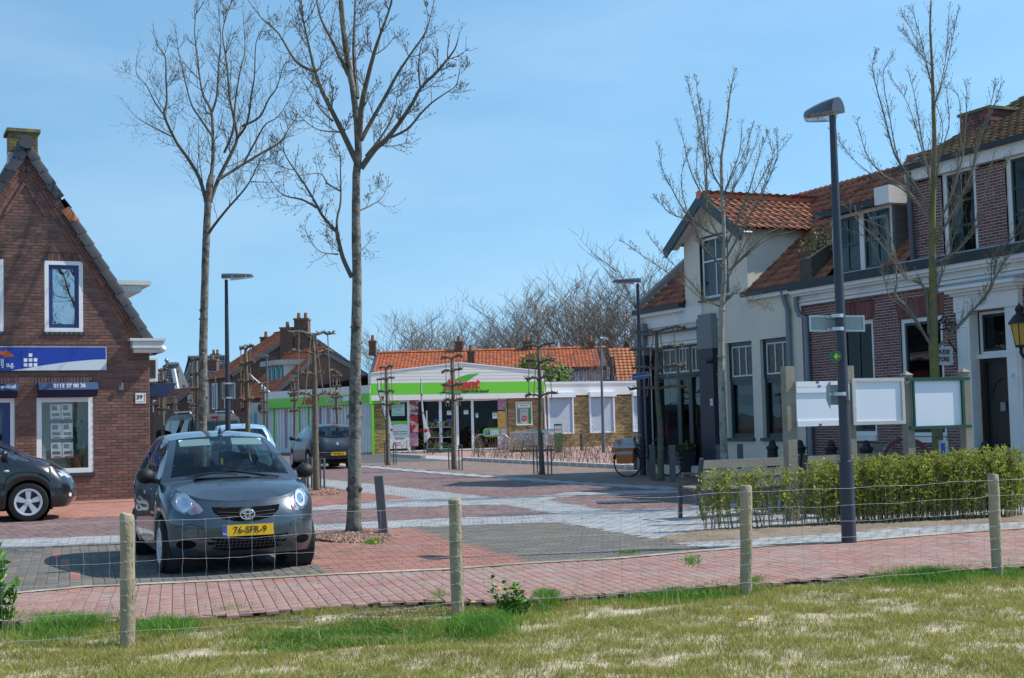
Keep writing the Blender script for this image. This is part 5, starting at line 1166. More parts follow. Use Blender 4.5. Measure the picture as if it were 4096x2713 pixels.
f2 = flag(1697, 1816, 0, 0, ([(1692, 1700), (1686, 1640), (1683, 1560), (1683, 1514)], [(1683, 1514), (1683, 1560), (1686, 1640), (1692, 1700), (1697, 1774), (1710, 1760), (1723, 1745), (1716, 1720), (1697, 1660), (1690, 1600), (1688, 1540)], [(1687, 1580, .07, m_ared), (1690, 1652, .08, m_ared), (1703, 1722, .13, m_ared), (1696, 1728, .09, m_gt)]), 'upright white feather flag with flared lower corner before the shop')
def small_text(P, d, n, txt, size, mat, parent, tilt=0., shear=0.):
 F = Frame(P, d, n); return text_on(F, 0, 0, 0, txt, size, mat, parent, tilt=tilt, shear=shear)
small_text(at(1703, 1722, WLOC[f2].y - .05), (1, 0), (0, -1), 'Attent', .26, m_ared, f2, shear=.2)
# parking board on a hoop rail
b = ground(1960, 1818); D = b.y; pb = empty('parking_board', b, 'green rimmed parking notice board on a galvanised hoop rail', 'sign')
m_galv = M('galvanised', (.50, .52, .53), .4, .1, 10, metal=.6)
def rr_px(D, x0, y0, x1, y1): a = at(x0, y1, D); c = at(x1, y0, D); return a.x, c.x, a.z, c.z
x0, x1, z0, z1 = rr_px(D, 1933, 1711, 2004, 1749); mb = MB()
pts = []
for (cx_, cz_, a0) in ((x1 - .15, z1 - .15, 0), (x0 + .15, z1 - .15, pi / 2), (x0 + .15, z0 + .15, pi), (x1 - .15, z0 + .15, 1.5 * pi)):
 for t in np.linspace(0, pi / 2, 5): pts.append((cx_ + .15 * cos(a0 + t), cz_ + .15 * sin(a0 + t)))
A_ = [V((p, D, q)) for p, q in pts]; B_ = [V((p, D + .05, q)) for p, q in pts]; mb.poly(A_); mb.poly(B_[::-1])
for i in range(len(A_)): mb.quad(A_[i], B_[i], B_[(i + 1) % len(A_)], A_[(i + 1) % len(A_)])
mb.build('board', m_lime, pb)
x2, x3, z2, z3 = rr_px(D, 1940, 1718, 1996, 1742); bb_(x2, x3, D - .01, D - .002, z2, z3).build('white_field', m_pw, pb)
x2, x3, z2, z3 = rr_px(D, 1942, 1721, 1960, 1740); bb_(x2, x3, D - .018, D - .011, z2, z3).build('blue_square', m_nv, pb); small_text(V(((x2 + x3) / 2, D - .02, (z2 + z3) / 2)), (1, 0), (0, -1), 'P', (z3 - z2) * .95, m_pw, pb)
mb = MB(); xa, xb = at(1898, 1800, D).x, at(2036, 1800, D).x; zt = at(1960, 1738, D).z
mb.tube([V((xa, D + .06, .02)), V((xa, D + .06, zt - .2)), V((xa + .2, D + .06, zt)), V((xb - .2, D + .06, zt)), V((xb, D + .06, zt - .2)), V((xb, D + .06, .02))], .03, 8); mb.tube([V((xa, D + .06, .12)), V((xb, D + .06, .12))], .025, 6); mb.build('hoop_rail', m_galv, pb, smooth=True)
# shopping trolleys nested in a row
def trolley():
 t = empty('shopping_trolley', (0, 0, 0), 'wire shopping trolley with turquoise handle nested in the row', 'trolley', 'shopping trolleys nested in a row')
 mb = MB()
 for z, w, l0, l1 in ((.98, .28, -.45, .42), (.80, .27, -.42, .40), (.62, .25, -.38, .38), (.5, .24, -.35, .36)):
  mb.tube([V((l0, -w, z)), V((l1, -w, z - .08)), V((l1, w, z - .08)), V((l0, w, z)), V((l0, -w, z))], .012, 4, False)
 for k in range(7):
  x = -.42 + k * .13
  for w in (-1, 1): mb.tube([V((x, w * .28, .97 - k * .012)), V((x * .88, w * .24, .48))], .008, 3, False)
 mb.build('basket', m_galv, t)
 tb_([V((-.55, -.26, 1.02)), V((-.55, .26, 1.02))], .03, 6).build('handle', M('turquoise_handle', (.03, .38, .33), .4), t)
 mb = MB()
 for w in (-1, 1): mb.tube([V((-.5, w * .26, 1.)), V((-.38, w * .24, .3)), V((-.4, w * .24, .12))], .014, 5); mb.tube([V((-.38, w * .24, .3)), V((.42, w * .2, .2)), V((.42, w * .2, .1))], .014, 5)
 mb.build('frame', m_galv, t)
 for (x, y) in ((-.4, .24), (-.4, -.24), (.42, .2), (.42, -.2)): mb = MB(); mb.lathe([(0, -.015), (.06, -.015), (.06, .015), (0, .015)], (x, y, .06), 8, 'y'); mb.build('castor', m_blk, t)
 return t
tr0 = trolley(); ta, tb = ground(2075, 1808), ground(2185, 1808)
for i in range(9):
 t = tr0 if i == 0 else copy_tree(tr0); P = ta.lerp(tb, i / 8); t.location = V((P.x, P.y, .012)); t.rotation_euler = (0, 0, radians(188))
# flower racks
def rack(x, y, hpx, lab, bloom):
 b = ground(x, y); r = empty('plant_rack', b, lab, 'plant rack'); h = at(x, hpx, b.y).z; mb = MB()
 for dx in (-.35, .35):
  for dy in (-.25, .25): mb.tube([b + V((dx, dy, .05)), b + V((dx, dy, h))], .02, 5)
  for zz in np.arange(.3, h, .25): mb.tube([b + V((dx, -.25, zz)), b + V((dx, .25, zz))], .012, 4)
 mb.build('uprights', m_galv, r)
 for i, zz in enumerate((.2, .75, 1.25)):
  bb_(b.x - .36, b.x + .36, b.y - .26, b.y + .26, zz, zz + .03).build('shelf', m_galv, r)
  mb = MB()
  for k in range(110):
   c = b + V((random.uniform(-.36, .36), random.uniform(-.26, .26), zz + .05 + random.random() * .26)); d = V((random.uniform(-1, 1), random.uniform(-1, 1), random.uniform(-.3, 1))) * .06; e = V((random.uniform(-1, 1), random.uniform(-1, 1), random.uniform(-1, 1))) * .05
   mb.cr = random.random(); mb.add([c, c + d, c + d + e, c + e], [(0, 1, 2, 3)])
  mb.build('plants', M('rack_leaf', (.06, .14, .03), .6, .2, 5, rnd=.5, hue=bloom if False else (.09, .15, .03)), r)
 mb = MB()
 for k in range(25): c = b + V((random.uniform(0, .3), -.2 + random.uniform(-.1, .1), 1.5 + random.random() * .12)); mb.add([c, c + V((.05, 0, 0)), c + V((.05, 0, .05)), c + V((0, 0, .05))], [(0, 1, 2, 3)])
 mb.build('blooms', M('violet_bloom', (.12, .09, .45), .6), r)
 bb_(b.x - .4, b.x + .4, b.y - .3, b.y + .3, .04, .17).build('base_crate', M('green_crate', (.04, .20, .12), .5), r)
rack(1790, 1812, 1640, 'tall wire rack of bedding plants by the shop doors', (.2, .1, .4)); rack(1738, 1812, 1642, 'wire plant rack half hidden behind the upright flag', (.2, .1, .4))
# totem
b = ground(2232, 1812); D = b.y; tt = empty('advertising_totem', b, 'narrow green totem sign with small logo near the roller shutters', 'sign'); x0, x1, z0, z1 = rr_px(D, 2219, 1695, 2247, 1812)
bb_(x0, x1, D, D + .12, .012, z1).build('column', M('totem_green', (.07, .22, .06), .4), tt); bb_(x0 + .02, x1 - .02, D - .01, D - .002, z1 - .42, z1 - .1).build('logo_field', m_pw, tt); small_text(V(((x0 + x1) / 2, D - .013, z1 - .26)), (1, 0), (0, -1), 'Attent', .12, m_ared, tt, shear=.2)
b = ground(2328, 1804); mb = MB(); mb.lathe([(0, 0), (.09, 0), (.09, .72), (.06, .82), (0, .85)], b, 10); solo('bollard', mb, M('mossy_bollard', (.07, .08, .05), .9, .2), b, 'weathered round bollard between the roller shutters', 'bollard', smooth=True, angle=radians(40))
# ------------------------------------------------------------------ houses further off
m_orange = M('orange_tile', (.52, .14, .05), .75, .14, 3, .15, 40, rnd=.22, hue=(.44, .105, .045), col2=(.40, .15, .06), mix=(.55, .75), mscale=.5)
m_slateroof = M('glazed_black_tile', (.06, .068, .075), .28, .15, 3, rnd=.4, hue=(.13, .14, .15))
m_fbrick = M('far_brown_brick', (.125, .07, .05), .9, .2, 7, .4, 18, col2=(.16, .10, .075), mix=(.45, .6), mscale=5)
m_fwhite = M('far_white_render', (.60, .60, .58), .8, .08, 2)
m_fwin = M('far_window', (.06, .075, .085), .12, .1, 2)
m_turq = M('turquoise_paint', (.10, .34, .40), .5, .05)
DIRU = V((-.5, .866, 0))
def fwindow(root, a, b, c, d, o=V((0, -.04, 0)), frame=m_white, pane=m_fwin, w=.08, bar=True):
 """window at the far house: ring of frame + pane from three corners a(bl) b(br) d(tl)"""
 a, b, d = V(a), V(b), V(d); u = (b - a); v = (d - a); lu, lv = u.length, v.length; u.normalize(); v.normalize(); n = u.cross(v).normalized()
 if n.y > 0: n = -n
 def bx(mb, s0, s1, z0, z1, o0, o1): mb.hexa([a + u * s + v * z + n * o for (z, o_) in ((z0, 0), (z1, 0)) for (s, o) in ((s0, o0), (s1, o0), (s1, o1), (s0, o1))])
 mb = MB(); bx(mb, 0, w, 0, lv, .0, .06); bx(mb, lu - w, lu, 0, lv, .0, .06); bx(mb, w, lu - w, 0, w, .0, .06); bx(mb, w, lu - w, lv - w, lv, .0, .06)
 if bar: bx(mb, lu / 2 - w / 3, lu / 2 + w / 3, w, lv - w, .0, .05)
 f = mb.build('window', frame, root); mb = MB(); bx(mb, w * .9, lu - w * .9, w * .9, lv - w * .9, .004, .02); mb.build('pane', pane, f)
 return f
def pwin(root, D, x0, y0, x1, y1, **k): return fwindow(root, at(x0, y1, D), at(x1, y1, D), None, at(x0, y0, D), **k)
def chimney(root, D, x0, y0, x1, y1, pots=1, dep=.7, mat=None):
 a, c = at(x0, y1, D), at(x1, y0, D); mb = MB(); mb.box(a.x, c.x, D, D + dep, a.z, c.z - .12); ch = mb.build('chimney', mat or m_fbrick, root)
 bb_(a.x - .05, c.x + .05, D - .05, D + dep + .05, c.z - .12, c.z).build('cap', MATS['mossy_concrete'], ch)
 for i in range(pots): P = V((a.x + (c.x - a.x) * (i + .5) / pots, D + dep / 2, c.z)); mb = MB(); mb.lathe([(.13, 0), (.11, .4), (.0, .4)], P, 8); mb.build('pot', M('clay_pot', (.30, .11, .07), .8), ch)
def gable_house(name, lab, D, le, ap, re, L, wall, tile, under, np_=(60, 0), u=DIRU, tw=.28, tg=.34):
 l, a, r = at(*le, D), at(*ap, D), at(*re, D); root = empty(name, V((a.x, D, 0)), lab, 'house'); U = u * L
 mb = MB(); mb.poly([V((l.x, D, 0)), V((r.x, D, 0)), r, a, l]); mb.poly([p + U for p in (V((l.x, D, 0)), l, a, r, V((r.x, D, 0)))])
 mb.quad(V((l.x, D, 0)), l, l + U, V((l.x, D, 0)) + U); mb.quad(V((r.x, D, 0)), r, r + U, V((r.x, D, 0)) + U); mb.build('wall', wall, root)
 for (e, n_) in ((l, np_[0]), (r, np_[1])):
  up = (a - e); Lb = up.length; up.normalize(); E = e - up * .35 - u * .15 + V((0, 0, .05))
  tile_roof(E, u, up, L + .3, Lb + .35, tile, under, root, tw=tw, tg=tg, seg=4, nparts=n_)
 mb = MB()
 for e in (l, r): mb.beam(e + V((0, -.1, -.02)), a + V((0, -.1, -.02)), .12, .22)
 mb.build('verge', M('grey_verge', (.17, .17, .165), .8, .1), root)
 return root
# front gable house beside the supermarket
HF = gable_house('gable_house', 'brown brick gable house with orange tiles and white dormer beside the supermarket', 79., (1100, 1578), (1292, 1403), (1560, 1552), 6, m_fbrick, m_orange, m_under, (150, 0))
D = 80.2; a, b, c = at(1136, 1548, D), at(1228, 1458, D), at(1136, 1458, D)
mb = MB(); mb.hexa([V((a.x, D, a.z)), V((b.x, D, a.z)), V((b.x, D, a.z)) + DIRU * 2.4, V((a.x, D, a.z)) + DIRU * 2.4, V((a.x, D, c.z)), V((b.x, D, c.z)), V((b.x, D, c.z)) + DIRU * 2.4, V((a.x, D, c.z)) + DIRU * 2.4]); dorm = mb.build('dormer', m_fwhite, HF)
mb = MB(); p = at(1132, 1460, D); q = at(1262, 1437, D); P0 = V((p.x - .4, D - .3, p.z)); mb.hexa([P0, V((q.x, D - .3, p.z)), V((q.x, D - .3, p.z)) + DIRU * 2.7, P0 + DIRU * 2.7, P0 + V((0, 0, q.z - p.z)), V((q.x, D - .3, q.z)), V((q.x, D - .3, q.z)) + DIRU * 2.7, P0 + V((0, 0, q.z - p.z)) + DIRU * 2.7]); mb.build('dormer_roof', M('dormer_fascia', (.42, .42, .38), .8, .1), HF)
A = V((a.x - .02, D, a.z)); S = DIRU * 2.4
for i in range(3): fwindow(HF, A + S * (i / 3 + .02) + V((-.03, 0, .1)), A + S * ((i + 1) / 3 - .02) + V((-.03, 0, .1)), None, A + S * (i / 3 + .02) + V((-.03, 0, c.z - a.z - .1)), frame=m_turq, w=.14, bar=False)
# taller gable behind, with two chimneys on the wall
HB = gable_house('gable_house', 'tall brown brick gable house with orange roof and two big chimneys', 91., (930, 1502), (1205, 1320), (1445, 1486), 5.2, m_fbrick, m_orange, m_under, (150, 0))
chimney(HB, 90.8, 1122, 1308, 1171, 1480, 1, 1.0); chimney(HB, 90.9, 1178, 1272, 1231, 1440, 2, 1.2)
chimney(HB, 96., 1041, 1347, 1078, 1395, 1, .9)
a = at(930, 1502, 91.); 
for (t0, t1) in ((.08, .3), (.6, .82)): fwindow(HB, V((a.x - .03, 91., a.z - 2.2)) + DIRU * 5.2 * t0, V((a.x - .03, 91., a.z - 2.2)) + DIRU * 5.2 * t1, None, V((a.x - .03, 91., a.z - .4)) + DIRU * 5.2 * t0)
# white fronted house further down the street
HW = gable_house('white_house', 'white fronted house with small windows and orange eave down the side street', 99., (826, 1524), (960, 1455), (1010, 1530), 5., m_fwhite, m_orange, m_under, (80, 0), u=V((-.35, .93, 0)))
for (x0, x1) in ((845, 860), (867, 880), (884, 899)): pwin(HW, 98.9, x0, 1535, x1, 1605, w=.1, bar=False)
# glazed black tile roofs
def hip_house(name, lab, D, top, bot, wall, zfar=4., n_=80):
 """long roof slope facing us: top=(x0,x1,y), bot=(x0,x1,y)"""
 e0, e1 = at(bot[0], bot[2], D), at(bot[1], bot[2], D); r0, r1 = at(top[0], top[2], D + zfar), at(top[1], top[2], D + zfar); zr = r0.z
 root = empty(name, V(((e0.x + e1.x) / 2, D, 0)), lab, 'house'); Lb = sqrt(zfar ** 2 + (zr - e0.z) ** 2); up = V((0, zfar, zr - e0.z)).normalized(); La = e1.x - e0.x
 sp = lambda v: [(max(0, (r0.x - e0.x) * v / Lb), La + min(0, (r1.x - e1.x) * v / Lb))]
 tile_roof(V((e0.x, D, e0.z)), V((1, 0, 0)), up, La, Lb, m_slateroof, m_slateroof, root, tw=.30, tg=.38, seg=4, nparts=n_, spans=sp, amp=.06)
 bb_(e0.x, e1.x, D + .3, D + 2 * zfar, 0, e0.z).build('wall', wall, root)
 mb = MB(); mb.poly([V((e0.x, D + .3, e0.z)), V((r0.x, D + zfar, zr)), V((r0.x, D + zfar + .2, zr)), V((e0.x, D + 2 * zfar, e0.z))]); mb.poly([V((e1.x, D + .3, e1.z)), V((r1.x, D + zfar, zr)), V((r1.x, D + zfar + .2, zr)), V((e1.x, D + 2 * zfar, e1.z))]); mb.quad(V((r0.x, D + zfar + .2, zr)), V((r1.x, D + zfar + .2, zr)), V((e1.x, D + 2 * zfar, e1.z)), V((e0.x, D + 2 * zfar, e0.z))); mb.build('back_slope', m_slateroof, root)
 tb_([V((r0.x, D + zfar, zr)), V((r1.x, D + zfar, zr))], .18, 8).build('ridge', m_slateroof, root)
 return root
H1 = hip_house('slate_house', 'brick house with big glazed black tile roof and brick chimneys', 116., (752, 899, 1431), (712, 985, 1573), m_fbrick, 5, 140)
chimney(H1, 115., 826, 1437, 866, 1490, 1, .9); chimney(H1, 121., 843, 1415, 874, 1440, 2, .8)
for x in (650, 690, 730, 770): pwin(H1, 116.2, x, 1592, x + 18, 1640, w=.1)
H2 = hip_house('slate_house', 'smaller black tiled house with white gable edge and ball finial', 112., (662, 716, 1461), (560, 705, 1576), m_fbrick, 3, 80)
mb = MB(); mb.beam(at(694, 1477, 111.7), at(712, 1574, 111.7), .5, .25); mb.build('white_verge', m_white, H2)
P = at(667, 1452, 114.); mb = MB(); mb.lathe([(.05, -.3), (.05, 0), (.18, .1), (.2, .22), (.1, .38), (.0, .42)], P, 10); mb.build('finial', m_zinc, H2, smooth=True)
for x in (612, 640, 668): pwin(H2, 112.2, x, 1600, x + 14, 1650, w=.1)
mbx = gable_house('brick_cottage', 'low brown brick cottage with mossy orange roof far down the street', 103., (700, 1610), (775, 1560), (835, 1620), 6., m_fbrick, m_pan, m_under, (40, 0))
pwin(mbx, 102.9, 752, 1530 + 40, 772, 1610, w=.1); 
# flag hanging from a pole by the dormer house
P = at(998, 1496, 78.); Q = at(1108, 1596, 78.); fl_ = empty('flag', Q, 'furled white flag on a slanting pole before the orange roofs', 'flag'); tb_([P, Q], [.03, .05], 6).build('pole', m_white, fl_)
mb = MB(); n = 8; d_ = (Q - P)
for i in range(n):
 t0, t1 = .3 + .55 * i / n, .3 + .55 * (i + 1) / n; w0, w1 = .12 + .5 * sin(pi * i / n) ** 2, .12 + .5 * sin(pi * (i + 1) / n) ** 2
 mb.quad(P + d_ * t0, P + d_ * t1, P + d_ * t1 + V((.1, -.05, -w1)), P + d_ * t0 + V((.1, -.05, -w0)))
mb.build('cloth', MATS['flag_white'], fl_)
# shop units with turquoise shutters at the end of the annex
HS = empty('white_shopfront', at(1040, 1700, 77.) * 1, 'white shop front with arched turquoise shutters and small dark signs', 'shop building'); WLOC[HS] = HS.location.copy()
D = 77.; a, b = at(985, 1640, D), at(1085, 1610, D); bb_(a.x, b.x, D, D + 1, 0, b.z).build('wall', m_fwhite, HS)
for x in (1000, 1022, 1060):
 p, q = at(x - 5, 1790, D), at(x + 5, 1648, D); mb = MB(); pts = [V((p.x, D - .03, .6)), V((q.x, D - .03, .6)), V((q.x, D - .03, q.z - .15)), V(((p.x + q.x) / 2, D - .03, q.z)), V((p.x, D - .03, q.z - .15))]; mb.poly(pts); mb.poly([v + V((0, .03, 0)) for v in pts[::-1]])
 for i in range(5): mb.quad(pts[i], pts[(i + 1) % 5], pts[(i + 1) % 5] + V((0, .03, 0)), pts[i] + V((0, .03, 0)))
 mb.build('shutter', m_turq, HS)
for x in (975, 1042): p, q = at(x - 8, 1647, D - .4), at(x + 8, 1618, D - .4); bb_(p.x, q.x, D - .5, D - .4, p.z, q.z).build('hanging_sign', m_blk, HS); bb_(p.x + .05, (p.x + q.x) / 2, D - .51, D - .5, q.z - .18, q.z - .08).build('red_mark', m_ared, HS)
# long terrace with orange roof behind the supermarket
def terrace():
 D = 93.; e0, e1 = at(1490, 1490, D), at(2422, 1468, D); r0 = at(1497, 1416, D + 4); zr = r0.z; ze = at(2000, 1478, D).z
 root = empty('terrace_house', V((0, D, 0)), 'long terrace of houses with bright orange tile roof behind the supermarket', 'house')
 up = V((0, 4, zr - ze)).normalized(); Lb = sqrt(16 + (zr - ze) ** 2); La = e1.x - e0.x
 tile_roof(V((e0.x, D, ze)), V((1, 0, 0)), up, La, Lb, m_orange, m_under, root, tw=.26, tg=.34, seg=4, nparts=300)
 bb_(e0.x + .15, e1.x - .15, D + .35, D + 7.6, 0, ze - .02).build('wall', m_fbrick, root)
 mb = MB()
 for x in (e0.x + .12, e1.x - .12): mb.poly([V((x, D + .35, ze)), V((x, D + 4, zr)), V((x, D + 7.6, ze))])
 mb.build('gable', m_fbrick, root)
 mb = MB(); mb.quad(V((e0.x, D + 4, zr)), V((e1.x, D + 4, zr)), V((e1.x, D + 8, ze)), V((e0.x, D + 8, ze))); mb.build('back_slope', m_orange, root)
 mb = MB(); k = 0; x = e0.x
 while x < e1.x: mb.cr = random.random(); mb.tube([V((x, D + 4, zr + .05)), V((x + .4, D + 4, zr + .05))], [.14, .12], 6); x += .4
 mb.build('ridge_tiles', m_orange, root)
 bb_(e0.x, e1.x, D - .08, D + .1, ze - .22, ze - .02).build('gutter', m_barge, root)
 mb = MB()
 for x in (e0.x - .05, e1.x - .1): mb.beam(V((x, D - .1, ze - .1)), V((x, D + 4, zr + .0)), .2, .35)
 mb.build('bargeboard', m_barge, root)
 for (x0, y0, x1, y1, dd) in ((1476, 1362, 1502, 1422, D + 2.6), (1821, 1364, 1850, 1418, D + 3.8), (1870, 1402, 1896, 1455, D + 1.), (2091, 1362, 2128, 1418, D + 3.8), (2351, 1363, 2377, 1418, D + 3.8)): chimney(root, dd, x0, y0, x1, y1, 1, .7)
 mb = MB(); a, b = at(2205, 1528, D), at(2410, 1476, D); mb.box(a.x, b.x, D + .2, D + .34, a.z - 1.5, ze - .25); mb.build('white_gallery', m_fwhite, root)
 for x0 in (2210, 2243, 2278, 2312, 2345, 2380): pwin(root, D + .19, x0, 1481, x0 + 24, 1526, w=.09)
terrace()
# house with steep orange roof by the wing
def orange_house():
 D = 86.; r0, r1 = at(2437, 1408, D + 3), at(2700, 1400, D + 3); e0, e1 = at(2478, 1540, D), at(2740, 1535, D); zr, ze = r0.z, e0.z
 root = empty('orange_house', V((e0.x, D, 0)), 'dark gabled house with bright orange roof right of the long terrace', 'house'); La = e1.x - r0.x
 up = V((0, 3, zr - ze)).normalized(); Lb = sqrt(9 + (zr - ze) ** 2)
 tile_roof(V((r0.x, D, ze)), V((1, 0, 0)), up, La, Lb, M('light_orange_tile', (.62, .20, .075), .75, .14, 3, rnd=.25, hue=(.5, .17, .07), col2=(.5, .3, .08), mix=(.6, .8), mscale=.7), m_under, root, tw=.27, tg=.34, seg=4, nparts=200, spans=lambda v: [((e0.x - r0.x) * (1 - v / Lb), La)])
 gl = at(2402, 1520, D + 6)
 mb = MB(); dk = M('dark_gable', (.07, .05, .033), .9, .2, 4); mb.poly([V((e0.x, D, 0)), V((e0.x, D, ze)), V((r0.x, D + 3, zr)), V((gl.x, D + 6, ze)), V((gl.x, D + 6, 0))]); mb.build('gable_wall', dk, root)
 mb = MB(); mb.quad(V((e0.x, D, 0)), V((e1.x, D, 0)), V((e1.x, D, ze)), V((e0.x, D, ze))); mb.quad(V((gl.x, D + 6, 0)), V((e1.x, D + 6, 0)), V((e1.x, D + 6, ze)), V((gl.x, D + 6, ze))); mb.quad(V((r0.x, D + 3, zr)), V((r1.x, D + 3, zr)), V((e1.x, D + 6, ze)), V((gl.x, D + 6, ze))); mb.quad(V((e1.x, D, 0)), V((e1.x, D + 6, 0)), V((e1.x, D + 6, ze)), V((e1.x, D, ze))); mb.build('wall', dk, root)
 fwindow(root, at(2431, 1518, D + 3.4), at(2440, 1518, D + 2.6), None, at(2431, 1470, D + 3.4), bar=False, w=.1)
orange_house()
# hedge-like evergreen behind the shop roof
def leaf_cloud(c, rad, n, size, seed, squash=1.):
 rg = np.random.RandomState(seed); d = rg.randn(n, 3); d /= np.linalg.norm(d, axis=1)[:, None]; r = rg.rand(n) ** .45
 lob = 1 + .25 * np.sin(d[:, 0] * 5 + seed) * np.sin(d[:, 2] * 6 + 1) + .15 * np.sin(d[:, 1] * 11)
 P = np.array(c) + d * (r * lob)[:, None] * np.array(rad); u = rg.randn(n, 3); u /= np.linalg.norm(u, axis=1)[:, None]; w = np.cross(u, rg.randn(n, 3)); w /= np.linalg.norm(w, axis=1)[:, None]
 s = size * (.6 + .8 * rg.rand(n))[:, None]
 vs = np.stack((P - u * s, P + w * s * .5, P + u * s, P - w * s * .5), 1).reshape(-1, 3); fs = np.arange(n * 4).reshape(-1, 4)
 return vs, fs, rg.rand(n)
m_ever = M('evergreen_leaf', (.16, .20, .035), .6, .2, 3, rnd=.5, hue=(.10, .16, .03))
c = at(2170, 1505, 80.); ev = empty('evergreen_bush', V((c.x, 80., 0)), 'rounded yellow green evergreen bush behind the flat shop wing', 'bush')
tb_([V((c.x, 80, 0)), V((c.x, 80, 3))], .15, 6).build('trunk', M('bark_brown', (.10, .075, .05), .9, .2), ev)
for (x, y, r) in ((2130, 1480, 1.0), (2175, 1520, 1.2), (2225, 1530, 1.0), (2100, 1530, 1.0)):
 q = at(x, y, 80.) - V((c.x, 80., 0)); vs, fs, rn = leaf_cloud((q.x, q.y, q.z), (r, r, r), 1500, .10, int(x)); o = link_mesh('foliage', np_mesh('foliage', vs, fs, m_ever, rn), ev)
# ------------------------------------------------------------------ street lamps
m_pole = M('lamp_pole_blue_grey', (.030, .038, .058), .45, .12, 3, .05, 40)
m_pole2 = M('lamp_pole_light', (.10, .125, .15), .5, .1, 3)
m_head = M('lamp_head', (.06, .07, .085), .3, .08, 3, coat=.4)
m_lens = GLASS('lamp_lens', refl=.25, tint=(.85, .87, .88), trans=.8)
m_refl = M('lamp_reflector', (.62, .62, .60), .3, .05, metal=.3)
m_steel = M('bare_steel', (.55, .56, .56), .35, .1, 5, metal=.7)
def lamp(xt, yt, D, hd, lab, hl=.66, mat=m_pole, big=1., base=None, hh=1.):
 P = at(xt, yt, D); b = V((P.x, D, 0)) if base is None else V(base); H = P.z; root = empty('street_lamp', b, lab, 'street lamp', 'slim grey street lamps'); hd = V(hd).normalized()
 if base is None: P = V((b.x, b.y, H))
 mb = MB(); r0 = .085 * big; L_ = lambda t: b.lerp(P, t); mb.tube([b, L_(.19), L_(.192), L_(.6), P + V((0, 0, .02))], [r0, r0 * .97, r0 * .78, r0 * .64, r0 * .45], 14); mb.build('pole', mat, root, smooth=True, angle=radians(40))
 side = hd.cross(V((0, 0, 1))); mb = MB(); lens = MB(); rf = MB(); n = 12; rows = []
 for i in range(n + 1):
  t = i / n; w = .13 * (1 - .62 * t ** 2.2) * (1 if t > .04 else .8) * (1 if i < n else .25); hgt = .115 * hh * (1 - .55 * t ** 1.6) * (1 if i < n else .3); c = P + hd * (-.10 + (hl + .1) * t) + V((0, 0, .05 + .035 * t)); rows.append((c, w, hgt))
 for (m_, sgn, sc) in ((mb, 1, 1.), (lens, -1, .62)):
  base_ = len(m_.v); K = 8
  for c, w, hgt in rows:
   for k in range(K + 1): a = pi * k / K; q = c + side * w * cos(a) + V((0, 0, sgn * hgt * sc * sin(a))); m_.v.append(tuple(q))
  for i in range(n):
   if sgn < 0 and i < 3: continue
   for k in range(K): a = base_ + i * (K + 1) + k; m_.f.append((a, a + 1, a + K + 2, a + K + 1)); m_.r.append(.5); m_.m.append(0)
 for i in range(n): rf.quad(rows[i][0] + side * rows[i][1] * .95, rows[i][0] - side * rows[i][1] * .95, rows[i + 1][0] - side * rows[i + 1][1] * .95, rows[i + 1][0] + side * rows[i + 1][1] * .95)
 c, w, hgt = rows[0]; mb.poly([c + side * w * cos(pi * k / 8) + V((0, 0, hgt * sin(pi * k / 8))) for k in range(9)])
 hd_ = mb.build('lamp_head', m_head, root, smooth=True, angle=radians(50)); lens.build('lens', m_lens, hd_, smooth=True); rf.build('reflector', m_refl, hd_)
 for t in (.35, .75): mb = MB(); i = int(t * n); c, w, hgt = rows[i]; mb.beam(c + side * w * 1.02 + V((0, 0, -.02)), c + side * w * .96 + V((0, 0, .04)), .02, .025); mb.build('clip', m_steel, hd_)
 return root
LB = ground(3385, 2175)
L1 = lamp(3330, 470, LB.y, (-.52, .85, 0), 'tall slate blue street lamp beside the clipped hedge with sign backs on it', .46, hh=1.5)
L2 = lamp(905, 1122, 32., (1, .05, 0), 'street lamp with a grey sign back behind the parked hatchback')
L3 = lamp(2550, 1138, 35., (-1, .1, 0), 'dark street lamp carrying the blue street name sign at the cream house')
L4 = lamp(2402, 1362, 59., (.6, .8, 0), 'slim street lamp before the roller shutters of the shop', .6, m_pole2)
L5 = lamp(1067, 1432, 68., (-1, 0, 0), 'distant street lamp in front of the brown gable houses', .62, m_pole2)
L6 = lamp(861, 1496, 87., (-1, .1, 0), 'farthest street lamp before the white fronted house', .62, m_pole2)
